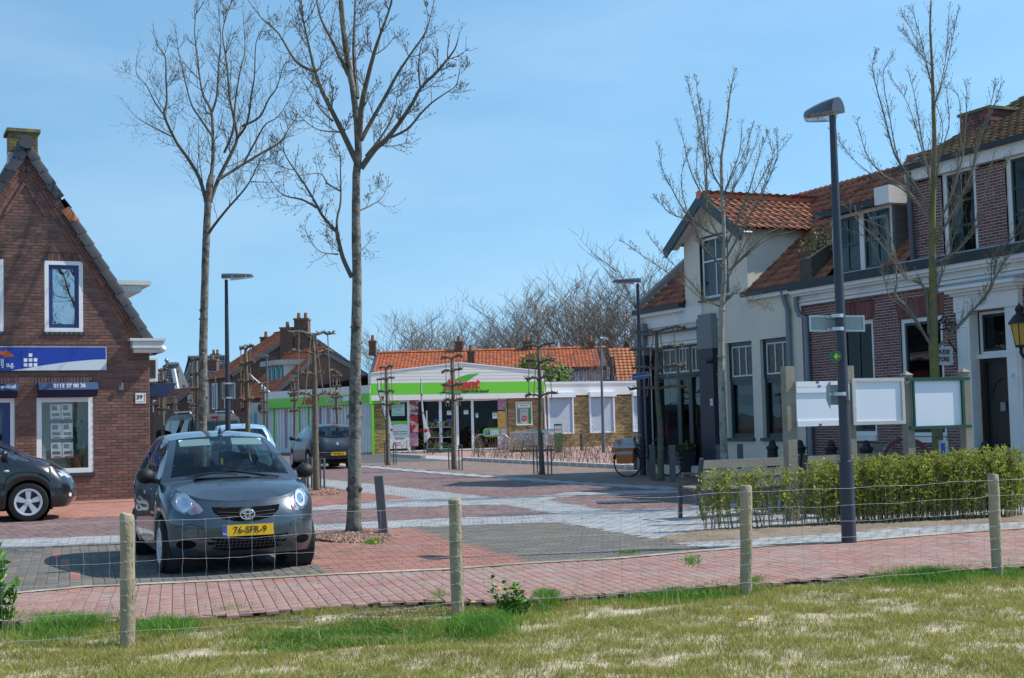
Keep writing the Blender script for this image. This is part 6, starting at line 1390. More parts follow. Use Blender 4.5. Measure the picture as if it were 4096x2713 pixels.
# ---- plates on the near lamp
m_sback = M('sign_back_grey', (.27, .36, .37), .5, .12, 3, col2=(.22, .30, .31), mscale=2); m_srim = M('sign_rim', (.50, .60, .60), .45, .05)
def plate(D, x0, y0, x1, y1, th, rim, parent_lab, name, cat, bands, Dp, yy=None):
 """thin metal plate facing away from us, at depth D, clamped to a pole at depth Dp"""
 a, c = at(x0, y1, D), at(x1, y0, D); dz = at(x1, y1, D).z - a.z; root = empty(name, V(((a.x + c.x) / 2, D, a.z)), parent_lab, cat)
 def bx(mb, u0, u1, v0, v1, d0, d1):
  f = lambda u, v, d: V((a.x + (c.x - a.x) * u, D + d, a.z + dz * u + (c.z - dz - a.z) * v)); mb.hexa([f(u0, v0, d0), f(u1, v0, d0), f(u1, v0, d1), f(u0, v0, d1), f(u0, v1, d0), f(u1, v1, d0), f(u1, v1, d1), f(u0, v1, d1)])
 mb = MB(); bx(mb, 0, 1, 0, 1, 0, th); mb.build('panel', m_sback, root)
 W, Hh = (c.x - a.x), (c.z - a.z); ru, rv = rim / W, rim / Hh; mb = MB()
 bx(mb, 0, ru, 0, 1, -.012, -.0005); bx(mb, 1 - ru, 1, 0, 1, -.012, -.0005); bx(mb, ru, 1 - ru, 0, rv, -.012, -.0005); bx(mb, ru, 1 - ru, 1 - rv, 1, -.012, -.0005); mb.build('rim', m_srim, root)
 for y in bands:
  zc = at((x0 + x1) / 2, y, D).z; mb = MB(); mb.lathe([(.075, -.02), (.078, -.02), (.078, .02), (.075, .02)], (Dp.x, Dp.y, zc), 14); mb.box(Dp.x - .11, Dp.x + .11, Dp.y + .06, Dp.y + .1, zc - .015, zc + .015); mb.build('clamp', m_steel, root)
 return root, bx
plate(LB.y + .11, 3238, 1262, 3457, 1327, .004, .02, 'long grey sign back clamped high on the near street lamp', 'sign_back', 'sign', (1267, 1319), LB)
oc, _ = plate(LB.y + .12, 3322, 1540, 3380, 1620, .004, .001, 'folded grey sign back hanging behind the near street lamp', 'sign_back', 'sign', (1577,), LB)
for sgn, xs in ((-1, (3305, 3322, 3322, 3305)), (1, (3398, 3380, 3380, 3398))):
 mb = MB(); D = LB.y + .122; pts = [at(xs[0], 1545 if sgn < 0 else 1540, D + .12), at(xs[1], 1522, D), at(xs[2], 1640, D), at(xs[3], 1600, D + .12)]; mb.poly(pts); mb.poly([p + V((0, .004, 0)) for p in pts[::-1]]); mb.build('wing', m_sback, oc)
mb = MB(); D = LB.y - .085; c = at(3344, 1426, D); mb.tube([c + V((0, .0, 0)), c + V((0, .012, 0))], .068, 20); rs_ = solo('route_marker', mb, M('marker_green', (.02, .16, .06), .5), c - V((0, 0, .07)), 'small round green marker with yellow arrow strapped to the near lamp', 'sign')
mb = MB(); f = lambda x, y: at(x, y, D - .006); mb.poly([f(3335, 1426), f(3346, 1414), f(3350, 1418), f(3345, 1424), f(3358, 1424), f(3358, 1428), f(3345, 1428), f(3350, 1434), f(3346, 1438)]); mb.build('arrow', M('marker_yellow', (.7, .75, .05), .5), rs_)
small_text(at(3389, 1607, LB.y - .09), (1, 0), (0, -1), '34', .045, m_blk, L1)
P2 = V((WLOC[L2].x, 32., 0)); plate(32.12, 888, 1531, 940, 1597, .004, .015, 'square grey sign back on the street lamp behind the hatchback', 'sign_back', 'sign', (1535, 1592), P2)
# street name sign
D = 34.8; a, c = at(2527, 1519, D), at(2593, 1487, D); st_ = empty('street_name_sign', V((a.x, D, a.z)), 'blue street name sign Oostvoorstraat on the dark lamp pole', 'sign'); dz = -.02
m_snb = M('street_sign_blue', (.02, .06, .32), .4, .05); f = lambda x, z, y: V((x, D + y, z)); tl = (at(2593, 1487, D).z - at(2527, 1496, D).z)
A = [at(2527, 1522, D), at(2594, 1512, D), at(2594, 1486, D), at(2527, 1496, D)]; B = [p + V((0, .02, 0)) for p in A]; mb = MB(); mb.hexa([A[0], A[1], B[1], B[0], A[3], A[2], B[2], B[3]]); mb.build('plate', m_snb, st_)
mb = MB(); u, v = (A[1] - A[0]), (A[3] - A[0])
for (u0, u1, v0, v1) in ((.02, .98, .05, .09), (.02, .98, .91, .95), (.02, .04, .1, .9), (.96, .98, .1, .9)): q = [A[0] + u * s + v * t + V((0, -.004, 0)) for s, t in ((u0, v0), (u1, v0), (u1, v1), (u0, v1))]; mb.quad(*q)
mb.build('border', m_wtxt, st_)
small_text((A[0] + A[2]) / 2 + V((0, -.004, 0)), (1, 0), (0, -1), 'Oostvoorstraat', .095, m_wtxt, st_, tilt=atan2(u.z, u.x))
# ------------------------------------------------------------------ pleached street trees with canes and steel guards
m_bark = M('lime_bark', (.135, .115, .085), .9, .22, 9, .4, 40, col2=(.18, .165, .09), mix=(.5, .65), mscale=3)
m_cane = M('cane', (.24, .17, .12), .8, .15, 4)
def pleached(b, arm, aw, lab, seed, canes=True, H=3.55):
 rg = random.Random(seed); root = empty('pleached_tree', b, lab, 'tree', 'pleached street trees'); b = V(b); arm = V(arm).normalized()
 mb = MB(); mb.tube([b, b + V((.005, 0, .12)), b + V((rg.uniform(-.03, .03), 0, 1.2)), b + V((rg.uniform(-.03, .03), 0, 2.3)), b + V((0, 0, 3.0)), b + V((0, 0, H))], [.105, .08, .068, .06, .05, .035], 9)
 for k in range(26):
  z = rg.uniform(.5, 2.6); a = rg.random() * 6.28; d = V((cos(a), sin(a), .3)); mb.tube([b + V((0, 0, z)) + d * .05, b + V((0, 0, z)) + d * .09], [.018, .008], 4)
 mb.build('trunk', m_bark, root, smooth=True); mb = MB()
 for z in (2.15, 2.62, 3.08, 3.5):
  for s in (-1, 1):
   L = aw * rg.uniform(.8, 1.1); pts = [b + V((0, 0, z)) + arm * s * L * t + V((rg.uniform(-.02, .02), rg.uniform(-.02, .02), .05 * sin(t * 3) + .1 * t * rg.uniform(-.2, 1))) for t in (0, .25, .5, .75, 1)]; mb.tube(pts, [.035, .028, .026, .03, .034], 6)
   for t in np.linspace(.25, 1.0, 9):
    c = b + V((0, 0, z)) + arm * s * L * t + V((0, 0, .05))
    for q in range(2 if t < .95 else 5):
     d = V((rg.uniform(-1, 1), rg.uniform(-1, 1), rg.uniform(-.6, 1.))) * .09; mb.tube([c, c + d * .5, c + d], [.018, .016, .006], 4)
 mb.build('crown', m_bark, root, smooth=True)
 if canes:
  for s in (-1, 1):
   for k in range(2): mb = MB(); o = arm * s * aw * (.45 + .3 * k) + V((0, -.05, 0)); mb.tube([b + V((0, 0, 2.0)) + o, b + V((0, 0, 3.55)) + arm * s * aw * (.1 + .55 * k) + V((0, -.05, 0))], .013, 5); mb.build('cane', m_cane, root)
 return root
m_guard = M('guard_grey', (.13, .13, .132), .55, .1, 4)
def guard(b, lab, h=.78, w=.12, d=.10, rz=0., tilt=0., solid=False, grp='slotted steel tree guards'):
 o = empty('tree_guard', b, lab, 'bollard', grp, rz=rz); mb = MB(); t = .035
 if solid: mb.box(-w / 2, w / 2, -d / 2, d / 2, -.02, h); mb2 = MB(); mb2.box(-w / 2 - .003, -w / 2 - .0005, -d * .22, d * .22, .08, h - .1); mb2.build('slot', m_dark, o).location = (0, 0, 0)
 else: mb.box(-w / 2, -w / 2 + t, -d / 2, d / 2, -.02, h); mb.box(w / 2 - t, w / 2, -d / 2, d / 2, -.02, h); mb.box(-w / 2 + t, w / 2 - t, -d / 2, d / 2, h - t, h)
 me = mb.mesh('post', m_guard); link_mesh('post', me, o); o.rotation_euler = (0, tilt, rz)
 for ch in o.children: ch.location = (0, 0, 0)
 return o
def guard2(b, lab, **k):
 o = guard((0, 0, 0), lab, **k); o.location = V(b); WLOC[o] = V(b); return o
TA = ground(1265, 1975); pleached(TA, (.85, .5, 0), .52, 'knobbly pleached tree in red gravel behind the parked hatchback', 11)
TB = ground(1552, 1862); pleached(TB, (.45, -.89, 0), .75, 'pleached tree between the leaning flag and the steel guard', 12)
TC = ground(1818, 1880); pleached(TC, (.45, -.89, 0), .72, 'pleached tree standing before the supermarket doors', 13)
TD = ground(2168, 1900); pleached(TD, (.45, -.89, 0), .9, 'darker pleached tree between two pairs of guards before the yellow brick', 14)
TE = ground(2644, 1925); pleached(TE, (.55, -.83, 0), .95, 'pleached tree before the shopfront of the cream house', 15)
for (x, yt, sd_, lab) in ((1177, 1525, 21, 'small pleached tree before the white corrugated annex'), (1346, 1506, 22, 'pleached tree by the yellow light box of the annex'), (983, 1391, 23, 'tall narrow pleached tree beside the furled flag'), (1055, 1535, 24, 'pleached tree beside the distant lamp at the turquoise shutters'),
                          (785, 1440, 25, 'pleached tree just left of the tall bare tree trunk'), (650, 1480, 26, 'pleached tree peeping past the blue side awning'), (702, 1591, 27, 'tiny pleached tree before the brown cottage wall'), (765, 1572, 28, 'small pleached tree before the brick cottage gable')):
 yh = 1683 - (x - 2048) * .0244; s_ = (yh - yt) / (3.55 - 1.5); D = FPX / s_; P = at(x, yt, D); pleached(V((P.x, D, 0)), (-.5, .866, 0), .55, lab, sd_)
for (x, y, lab) in ((1240, 1962, 'hooped steel guard beside the gravel tree'), (1290, 1968, 'hooped steel guard right of the gravel tree')): guard2(ground(x, y), lab, w=.13, h=.76)
for (x, y, lab) in ((1580, 1860, 'narrow dark guard by the tree next to the leaning flag'), (1545, 1856, 'narrow dark guard hidden by the trunk at the leaning flag'), (1802, 1878, 'dark guard left of the tree at the shop doors'), (1843, 1884, 'dark guard right of the tree at the shop doors'), (2143, 1898, 'dark double guard left of the darker pleached tree'), (2200, 1901, 'dark double guard right of the darker pleached tree')):
 guard2(ground(x, y), lab, w=.13, d=.09, h=.8)
guard2(ground(2612, 1923), 'solid grey guard left of the tree at the cream house', w=.13, h=.85, solid=True); guard2(ground(2692, 1930), 'solid grey guard right of the tree at the cream house', w=.13, h=.85, solid=True)
guard2(ground(1536, 2147), 'single leaning grey post in the gravel by the tall tree', w=.115, d=.11, h=.81, solid=True, tilt=radians(-4)); guard2(ground(1216, 1998), 'single grey post half hidden by the hatchback mirror', w=.11, d=.11, h=.5, solid=True)
for (x, y, lab) in ((2880, 1935, 'slotted grey guard behind the left bench'), (2965, 1932, 'wide grey guard behind the left bench')): guard2(ground(x, y), lab, w=.12, h=.86, solid=True)
# granite bollards along the houses
m_stone = M('dark_bollard_stone', (.022, .023, .024), .7, .2, 12)
for i, (x, lab) in enumerate(((3090, 'dark stone bollard before the cream wall'), (3200, 'dark stone bollard beside the first notice board post'), (3325, 'dark stone bollard before the brick drainpipe'), (3466, 'dark stone bollard before the first brick house window'), (3940, 'dark stone bollard beside the front door'))):
 s, _ = RF.px(x, 1800, 1.1); P = RF.pt(s, 0, 1.1); mb = MB(); mb.lathe([(0, 0), (.15, 0), (.15, .15), (.14, .16), (.11, .74), (.135, .76), (.135, .80), (.08, .84), (.075, .88), (.05, .94), (0, .96)], P, 8)
 solo('stone_bollard', mb, m_stone, P, lab, 'bollard', 'dark stone bollards along the houses')
# planters
for (x, y, lab, hh, gr) in ((2748, 1902, 'tall dark tapered planter with green shrub before the shopfront', .62, 1), (2560, 1880, 'dark planter with low conifer at the shop corner', .55, 0)):
 P = ground(x, y); r = empty('planter', P, lab, 'planter'); mb = MB(); h = hh
 mb.hexa([P + V((-.15, -.15, 0)), P + V((.15, -.15, 0)), P + V((.15, .15, 0)), P + V((-.15, .15, 0)), P + V((-.23, -.23, h)), P + V((.23, -.23, h)), P + V((.23, .23, h)), P + V((-.23, .23, h))]); mb.build('pot', M('navy_pot', (.03, .038, .055), .4, .2, 4), r)
 vs, fs, rn = leaf_cloud((0, 0, h + .07), (.34, .3, .13), 900, .035, x); link_mesh('foliage', np_mesh('foliage', vs, fs, M('planter_leaf', (.06, .10, .02), .6, .2, 3, rnd=.5, hue=(.12, .16, .03)), rn), r)
# ------------------------------------------------------------------ bicycle with panniers
def bicycle(P, rz, lab):
 r = empty('bicycle', P, lab, 'bicycle', rz=rz); WLOC[r] = V((0, 0, 0)); blk = m_blk
 for x in (-.55, .55):
  mb = MB(); mb.tube([V((x + .34 * cos(a), 0, .35 + .34 * sin(a))) for a in np.linspace(0, 2 * pi, 29)], .02, 6, False); w = mb.build('wheel', blk, r, smooth=True)
  mb = MB()
  for k in range(14): a = 2 * pi * k / 14; mb.tube([V((x, .02 * (-1) ** k, .35)), V((x + .33 * cos(a), 0, .35 + .33 * sin(a)))], .003, 3, False)
  mb.build('spokes', m_steel, w)
  tb_([V((x + .38 * cos(a), 0, .35 + .38 * sin(a))) for a in np.linspace(.3, 2.6, 14)], .025, 5, False).build('mudguard', blk, r)
 mb = MB(); A, B, C, E = V((-.1, 0, .32)), V((-.25, 0, .85)), V((.4, 0, .82)), V((-.55, 0, .35)); F_ = V((.55, 0, .35))
 for p, q in ((A, B), (A, C), (B + V((.03, 0, -.12)), C), (A, E), (B, E), (C, F_), (C, C + V((-.06, 0, .22)))): mb.tube([p, q], .018, 6)
 mb.build('frame', blk, r)
 tb_([C + V((-.18, -.28, .22)), C + V((-.02, -.22, .26)), C + V((-.06, 0, .22)), C + V((-.02, .22, .26)), C + V((-.18, .28, .22))], .014, 6).build('handlebar', m_steel, r)
 mb = MB(); mb.hexa([B + V((-.14, -.1, .04)), B + V((.14, -.03, .04)), B + V((.14, .03, .04)), B + V((-.14, .1, .04)), B + V((-.14, -.1, .11)), B + V((.14, -.025, .09)), B + V((.14, .025, .09)), B + V((-.14, .1, .11))]); mb.build('saddle', blk, r)
 og = M('pannier_orange', (.62, .17, .03), .6, .1, 4); gy = M('pannier_grey', (.42, .44, .45), .6, .1, 4)
 for s in (-1, 1):
  mb = MB(); y0, y1 = (.05, .26) if s > 0 else (-.26, -.05); mb.hexa([V((.38, y0, .36)), V((.78, y0, .36)), V((.78, y1, .36)), V((.38, y1, .36)), V((.33, y0, .85)), V((.83, y0, .85)), V((.83, y1, .85)), V((.33, y1, .85))]); mb.build('pannier', og, r)
  mb = MB(); yy = -.262 if s < 0 else .262; mb.box(.38, .78, min(yy, yy * 1.01), max(yy, yy * 1.01), .58, .66); mb.build('reflective_strip', gy, r)
 mb = MB(); mb.hexa([V((.30, -.30, .74)), V((.86, -.30, .74)), V((.86, .30, .74)), V((.30, .30, .74)), V((.36, -.2, .98)), V((.82, -.2, .98)), V((.82, .2, .98)), V((.36, .2, .98))]); mb.build('pannier_lid', gy, r)
 mb = MB(); mb.hexa([V((.70, -.305, .70)), V((.93, -.25, .62)), V((.93, .25, .62)), V((.70, .305, .70)), V((.66, -.25, .96)), V((.84, -.22, .92)), V((.84, .22, .92)), V((.66, .25, .96))]); mb.build('pannier_front', og, r)
 r.location = V(P)
bicycle(ground(2598, 1908), radians(165), 'dark delivery bicycle with orange and grey front panniers by the lamp')
# ------------------------------------------------------------------ benches
m_wood = M('weathered_slat', (.40, .36, .29), .75, .18, 4, .3, 30, rnd=.15, col2=(.30, .26, .20), mscale=2)
m_cast = M('cast_iron_grey', (.055, .057, .060), .45, .1, 4)
def bench(P, rz, L, lab, arms=(0, 1)):
 """back towards -y; sits facing +y"""
 r = empty('bench', P, lab, 'bench', 'slatted benches behind the hedge', rz=rz); WLOC[r] = V((0, 0, 0))
 for i, (y, z, h, t) in enumerate(((-.07, .80, .12, .03), (-.035, .655, .12, .03), (.0, .52, .11, .03))): mb = MB(); mb.cr = random.random(); mb.hexa([(.02, y - t, z - h / 2), (L - .02, y - t, z - h / 2), (L - .02, y, z - h / 2), (.02, y, z - h / 2), (.02, y - t - .02, z + h / 2), (L - .02, y - t - .02, z + h / 2), (L - .02, y - .02, z + h / 2), (.02, y - .02, z + h / 2)]); mb.build('back_slat', m_wood, r)
 for i in range(4): mb = MB(); mb.cr = random.random(); y = .05 + i * .115; mb.box(.02, L - .02, y, y + .1, .425 + .006 * i, .455 + .006 * i); mb.build('seat_slat', m_wood, r)
 for i, x in enumerate((0., L)):
  mb = MB(); sx = .035
  def bar(pts, w=.055):
   for p, q in zip(pts[:-1], pts[1:]): mb.beam(V((x, p[0], p[1])), V((x, q[0], q[1])), .04, w, up=V((1, 0, 0)) * 0 + V((0, -(q[1] - p[1]), q[0] - p[0])))
  bar([(-.12, 0), (-.05, .2), (.0, .42)]); bar([(.0, .42), (-.06, .7), (-.11, .89)], .065); bar([(.0, .40), (.25, .39), (.48, .42)], .06); bar([(.50, 0), (.49, .22), (.47, .42)])
  if x == 0 or arms[1]: bar([(-.06, .66), (.15, .67), (.38, .66), (.47, .6), (.49, .42)], .04)
  mb.build('leg_frame', m_cast, r)
 r.location = V(P); return r
b1 = ground(2798, 2082); ang_b = radians(26); bench(b1, ang_b, 1.72, 'slatted bench with cast arm at the open end of the hedge'); bench(b1 + V((cos(ang_b), sin(ang_b), 0)) * 1.86, ang_b, 1.72, 'slatted bench behind the notice board posts')
s, _ = RF.px(3420, 1830, 2.6); Pb = RF.pt(s, 0, 2.6); bench(Pb + V((.3, 2.5, 0)), radians(26) , 2.4, 'grey slatted seat deeper in the square before the brick house')
# ------------------------------------------------------------------ notice boards
NB0 = ground(3172, 2088); NB = Frame(NB0, (cos(radians(22)), sin(radians(22))), (.2, -1)); nsz = NB.px
m_post = M('grey_oak_post', (.27, .24, .19), .85, .25, 5, .4, 40, col2=(.17, .16, .09), mix=(.5, .7), mscale=2.5); m_tin = M('white_board', (.72, .76, .82), .35, .03, 1.5); m_gfr = M('green_frame', (.006, .065, .045), .4, .08)
nb = empty('notice_board', NB0, 'row of three blank white notice boards on grey oak posts', 'notice board')
for (x, yt, w, capd) in ((3160, 1465, .15, 0), (3400, 1463, .13, 0), (3636, 1500, .12, 1), (3866, 1488, .12, 1)):
 s, z = nsz(x, yt); mb = MB(); NB.box(mb, s - w / 2, s + w / 2, -.05, z, -.13, 0); p = mb.build('post', m_post, nb)
 if capd: mb = MB(); c = [NB.pt(s + a, z + .001, o) for a, o in ((-w * .6, -.14), (w * .6, -.14), (w * .6, .015), (-w * .6, .015))]; t = NB.pt(s, z + .06, -.065); mb.poly(c); [mb.poly([c[i], c[(i + 1) % 4], t]) for i in range(4)]; mb.build('post_cap', m_post, p)
def npanel(x0, y0, x1, y1, kind):
 r = rect(x0, y0, x1, y1, NB); mb = MB(); NB.box(mb, r[0], r[1], r[2], r[3], -.02, .02); p = mb.build('board', m_tin, nb)
 if kind == 0:
  for z0, z1 in ((r[2], r[2] + .08), (r[3] - .16, r[3] - .085), (r[3] - .08, r[3])): bx(NB, r[0] - .004, r[1] + .004, z0, z1, .0205, .04).build('rail', m_alu, p)
  for (x, y) in ((3270, 1530), (3277, 1545), (3282, 1699)): a, b = nsz(x, y, .04); bx(NB, a - .022, a + .022, b - .014, b + .014, .0405, .043).build('sticker', m_nv, p)
 elif kind == 1: mb = MB(); NB.ring(mb, r[0] - .03, r[1] + .03, r[2] - .03, r[3] + .03, .05, .0205, .045); mb.build('frame', M('aluminium_frame', (.5, .49, .46), .5, .08), p)
 else:
  mb = MB(); NB.box(mb, r[0] - .11, r[1] + .12, r[3] - .01, r[3] + .04, .0205, .06); NB.box(mb, r[0] - .08, r[1] + .12, r[2] - .04, r[2] + .005, .0205, .06); NB.box(mb, r[1] - .035, r[1] + .01, r[2] + .006, r[3] - .011, .0205, .055); NB.box(mb, r[0] - .01, r[0] + .02, r[2] + .006, r[3] - .011, .0205, .05); mb.build('frame', m_gfr, p)
npanel(3183, 1526, 3352, 1705, 0); npanel(3412, 1521, 3606, 1690, 1); npanel(3648, 1521, 3848, 1704, 2)
# things half hidden by the hedge
P = ground(3775, 2030); mb = MB(); z1 = at(3785, 1762, P.y).z; x0, x1 = at(3768, 1900, P.y).x, at(3798, 1900, P.y).x; ip = empty('info_post', P, 'slim pale info post with blue label behind the hedge', 'post'); mb.box(x0, x1, P.y, P.y + .1, 0, z1); mb.build('column', M('pale_post', (.45, .52, .53), .5, .05), ip); bb_(x0 + .005, x1 - .05, P.y - .004, P.y - .0005, z1 - .2, z1 - .04).build('label', m_nv, ip)
P = ground(3630, 2040); br = empty('litter_bin', P, 'dark red arched bin frame behind the hedge by the oak post', 'bin'); m_wine = M('wine_red', (.13, .018, .028), .35, .08)
mb = MB(); R = .32; cz = at(3630, 1820, P.y).z; pts = [V((P.x - R, P.y, 0))] + [V((P.x + R * cos(a), P.y, cz + .75 * R * sin(a))) for a in np.linspace(pi, 0, 13)] + [V((P.x + R, P.y, 0))]
for p, q in zip(pts[:-1], pts[1:]): mb.beam(p, q, .16, .05, up=V((0, 0, 1)) if abs((q - p).x) > .01 else V((1, 0, 0)))
mb.build('hood', m_wine, br); mb = MB(); mb.lathe([(0, .25), (.22, .25), (.24, .7), (.22, .7), (.21, .3), (0, .3)], P, 16); mb.build('bin', M('pale_bin', (.42, .50, .52), .4, .05), br, smooth=True, angle=radians(40))
# ------------------------------------------------------------------ bare trees
m_trunk = M('ash_bark', (.20, .19, .16), .9, .3, 14, .8, 40, col2=(.085, .08, .065), mix=(.46, .58), mscale=9)
m_twig = M('twig_bark', (.115, .095, .068), .85, .2, 8, col2=(.19, .15, .05), mix=(.6, .75), mscale=2)
m_yel = M('lichen_bark', (.17, .155, .045), .9, .3, 7, .4, 30, col2=(.14, .13, .085), mix=(.45, .6), mscale=3)
m_pale = M('pale_bark', (.36, .33, .27), .85, .25, 8, .4, 30, col2=(.20, .18, .13), mix=(.5, .62), mscale=6)
m_ptwig = M('pale_twig', (.19, .165, .12), .85, .2, 8)
m_bud = M('green_bud', (.22, .25, .04), .7, .2, 8, rnd=.4, trans=.3)
def twig(mb, p, d, L, r, rg, up=.55, sub=2, bud=.0, buds=None):
 """a twig curving upwards, with side twigs"""
 d = d.normalized(); pts = [p]; n = 4
 for i in range(n):
  d = (d + V((0, 0, up * .35)) + V((rg.uniform(-.12, .12), rg.uniform(-.12, .12), rg.uniform(-.05, .05)))).normalized(); pts.append(pts[-1] + d * L / n)
 mb.tube(pts, [r, r * .85, r * .7, r * .55, max(r * .45, .0016)], 3, False)
 mb.tube([pts[-1], pts[-1] + d * .015, pts[-1] + d * .04], [r * .5, max(.006, r * .9), .001], 3, False)
 if buds is not None and rg.random() < bud:
  c = pts[-1] + d * .02
  for _ in range(3): e = V((rg.uniform(-1, 1), rg.uniform(-1, 1), rg.uniform(-.2, 1))) * .022; f = V((rg.uniform(-1, 1), rg.uniform(-1, 1), rg.uniform(-1, 1))) * .010; buds.cr = rg.random(); buds.add([c, c + e * .5 + f, c + e, c + e * .5 - f], [(0, 1, 2, 3)])
 if sub > 0:
  for i in range(1, n + 1):
   for s in (-1, 1):
    if rg.random() < .62:
     t = (pts[i] - pts[i - 1]).normalized(); a = rg.uniform(0, 6.28); side = t.cross(V((cos(a), sin(a), .2))).normalized()
     twig(mb, pts[i] - t * L * .05, t * .6 + side * s * .75, L * rg.uniform(.3, .55), r * .6, rg, up * 1.1, sub - 1, bud, buds)
def traced_tree(name, lab, D, trunk, limbs, r0, r1, mats, dens=.2, tl=.55, seed=1, group='tall bare trees on the square', bud=0., rl=.036, spread=.9, sub=1, skip=.18, asc=.75, sib=0.):
 """trunk and limbs follow the photograph's outline, spread in depth round the trunk, and carry generated twigs"""
 rg = random.Random(seed); b = V((at(*trunk[0], D).x, D, 0)); root = empty(name, b, lab, 'tree', group)
 tp = [at(x, y, D) for x, y in trunk]; tp[0] = b.copy(); n = len(tp); zt = tp[-1].z
 rad = [max(.006, r0 + (r1 - r0) * (p.z / zt) ** 1.1) for p in tp]
 # resample and roughen
 P = []; R = []
 for i in range(n - 1):
  m = max(1, int((tp[i + 1] - tp[i]).length / .18))
  for k in range(m): t = k / m; P.append(tp[i].lerp(tp[i + 1], t)); R.append((rad[i] + (rad[i + 1] - rad[i]) * t) * (1 + rg.uniform(-.05, .05)))
 P.append(tp[-1]); R.append(rad[-1]); R[0] *= 1.35; R[1] *= 1.08
 mb = MB(); mb.tube(P, R, 10)
 for k in range(14):
  i = rg.randrange(3, max(4, int(len(P) * .6))); a = rg.random() * 6.28; d = V((cos(a), sin(a) * 1, .2)); mb.tube([P[i] + d * R[i] * .7, P[i] + d * (R[i] + .02)], [R[i] * .5, R[i] * .22], 6)
 mb.build('trunk', mats[0], root, smooth=True)
 cr = MB(); bd = MB()
 def limb(pix, r, yo, k):
  m = len(pix); pts = []
  for i, (x, y) in enumerate(pix): t = i / max(1, m - 1); pts.append(at(x, y, D + yo * t ** .8))
  # smooth
  Q = []; 
  for i in range(m - 1):
   p0, p1, p2, p3 = pts[max(0, i - 1)], pts[i], pts[i + 1], pts[min(m - 1, i + 2)]
   for t in (0, .25, .5, .75): Q.append(.5 * ((2 * p1) + (p2 - p0) * t + (2 * p0 - 5 * p1 + 4 * p2 - p3) * t * t + (3 * p1 - p0 - 3 * p2 + p3) * t ** 3))
  Q.append(pts[-1]); L = sum((Q[i + 1] - Q[i]).length for i in range(len(Q) - 1)); cr.tube(Q, [max(.006, r * (1 - .85 * i / (len(Q) - 1))) for i in range(len(Q))], 5)
  acc = 0; nxt = L * skip; d0 = 0
  for i in range(len(Q) - 1):
   seg = (Q[i + 1] - Q[i]); l = seg.length
   while acc + l > nxt:
    t = (nxt - acc) / max(l, 1e-6); p = Q[i] + seg * t; tn = seg.normalized(); fr = nxt / L
    for s in (-1, 1):
     if rg.random() < .85:
      a = rg.uniform(0, 6.28); side = tn.cross(V((cos(a), sin(a), .15))).normalized(); ln = tl * rg.uniform(.45, 1.15) * (1 - .35 * fr)
      twig(cr, p, tn * (1.3 - asc) + side * asc * s, ln, max(.0045, r * .22), rg, .5, sub + (1 if rg.random() < .4 else 0), bud, bd)
    nxt += dens * rg.uniform(.6, 1.4)
   acc += l
  twig(cr, Q[-1], Q[-1] - Q[-2], tl * .4, .006, rg, .3, 1, bud, bd)
 for k, item in enumerate(limbs):
  pix, r = (item[0], item[1]) if isinstance(item, tuple) and not isinstance(item[0], tuple) else (item, rl)
  limb(pix, r, rg.uniform(-1, 1) * spread * (1.5 if k % 2 else .8), k)
  if sib:
   dx = rg.uniform(-1, 1) * sib; limb([(x + dx * i * i / (len(pix) - 1), y + abs(dx) * .25 * i) for i, (x, y) in enumerate(pix)], r * .7, rg.uniform(-1.4, 1.4) * spread, k)
 if sib: limb(trunk[-6:], .008, 0, 0)
 c = cr.build('crown', mats[1], root)
 if bd.f: bd.build('buds', m_bud, root, kind='stuff')
 return root
def zc(pts, x0, y0, s): return [(x0 + x / s, y0 + y / s) for x, y in pts]
z5 = lambda *p: zc(p, 450, 0, 1.5675); z6 = lambda *p: zc(p, 980, 0, 1.425); z7 = lambda *p: zc(p, 2550, 250, 1.5686); z8 = lambda *p: zc(p, 3350, 0, 1.1206)
traced_tree('bare_tree', 'slender bare tree rising behind the parked hatchback, forked crown', 28.5, [(806, 1995), (810, 1730), (813, 1384), (822, 1038), (826, 931), (831, 830), (838, 740), (848, 700)], [
 (z5((590, 1280), (545, 1120), (470, 990), (400, 890), (325, 725), (340, 640), (335, 490), (330, 360), (285, 290), (265, 240)), .045), (z5((370, 855), (260, 800), (165, 745), (115, 700)), .02), (z5((325, 725), (265, 640), (215, 540), (150, 460), (155, 360)), .02),
 (z5((600, 1280), (615, 1150), (630, 1000), (630, 870), (620, 700), (570, 600), (545, 470), (525, 310), (515, 180), (530, 40)), .05), (z5((630, 860), (545, 735), (490, 640), (430, 400), (400, 250)), .03), (z5((625, 700), (655, 600), (665, 420), (680, 260), (665, 80)), .03),
 (z5((610, 1270), (660, 1130), (740, 970), (780, 870), (765, 760), (735, 620), (725, 500), (710, 350), (690, 200), (735, 40)), .05), (z5((780, 870), (845, 770), (870, 600), (890, 480), (900, 270), (945, 180)), .03), (z5((815, 790), (920, 735), (980, 620), (1030, 550), (1080, 400), (1150, 380)), .028),
 (z5((660, 1130), (820, 1030), (960, 945), (1050, 890), (1110, 800), (1150, 740), (1170, 700)), .035), (z5((820, 1030), (900, 880), (960, 780), (1040, 730), (1120, 600)), .026), (z5((605, 1460), (640, 1410), (720, 1310), (800, 1220), (860, 1140), (940, 980), (1000, 930)), .035), (z5((870, 1140), (1000, 1145)), .016),
 (z5((580, 1290), (565, 1150), (545, 1000), (540, 830)), .016), (z5((700, 960), (755, 820), (770, 640), (800, 450), (830, 310), (820, 110)), .03)], .10, .07, (m_trunk, m_twig), .30, .8, 3, sub=1)
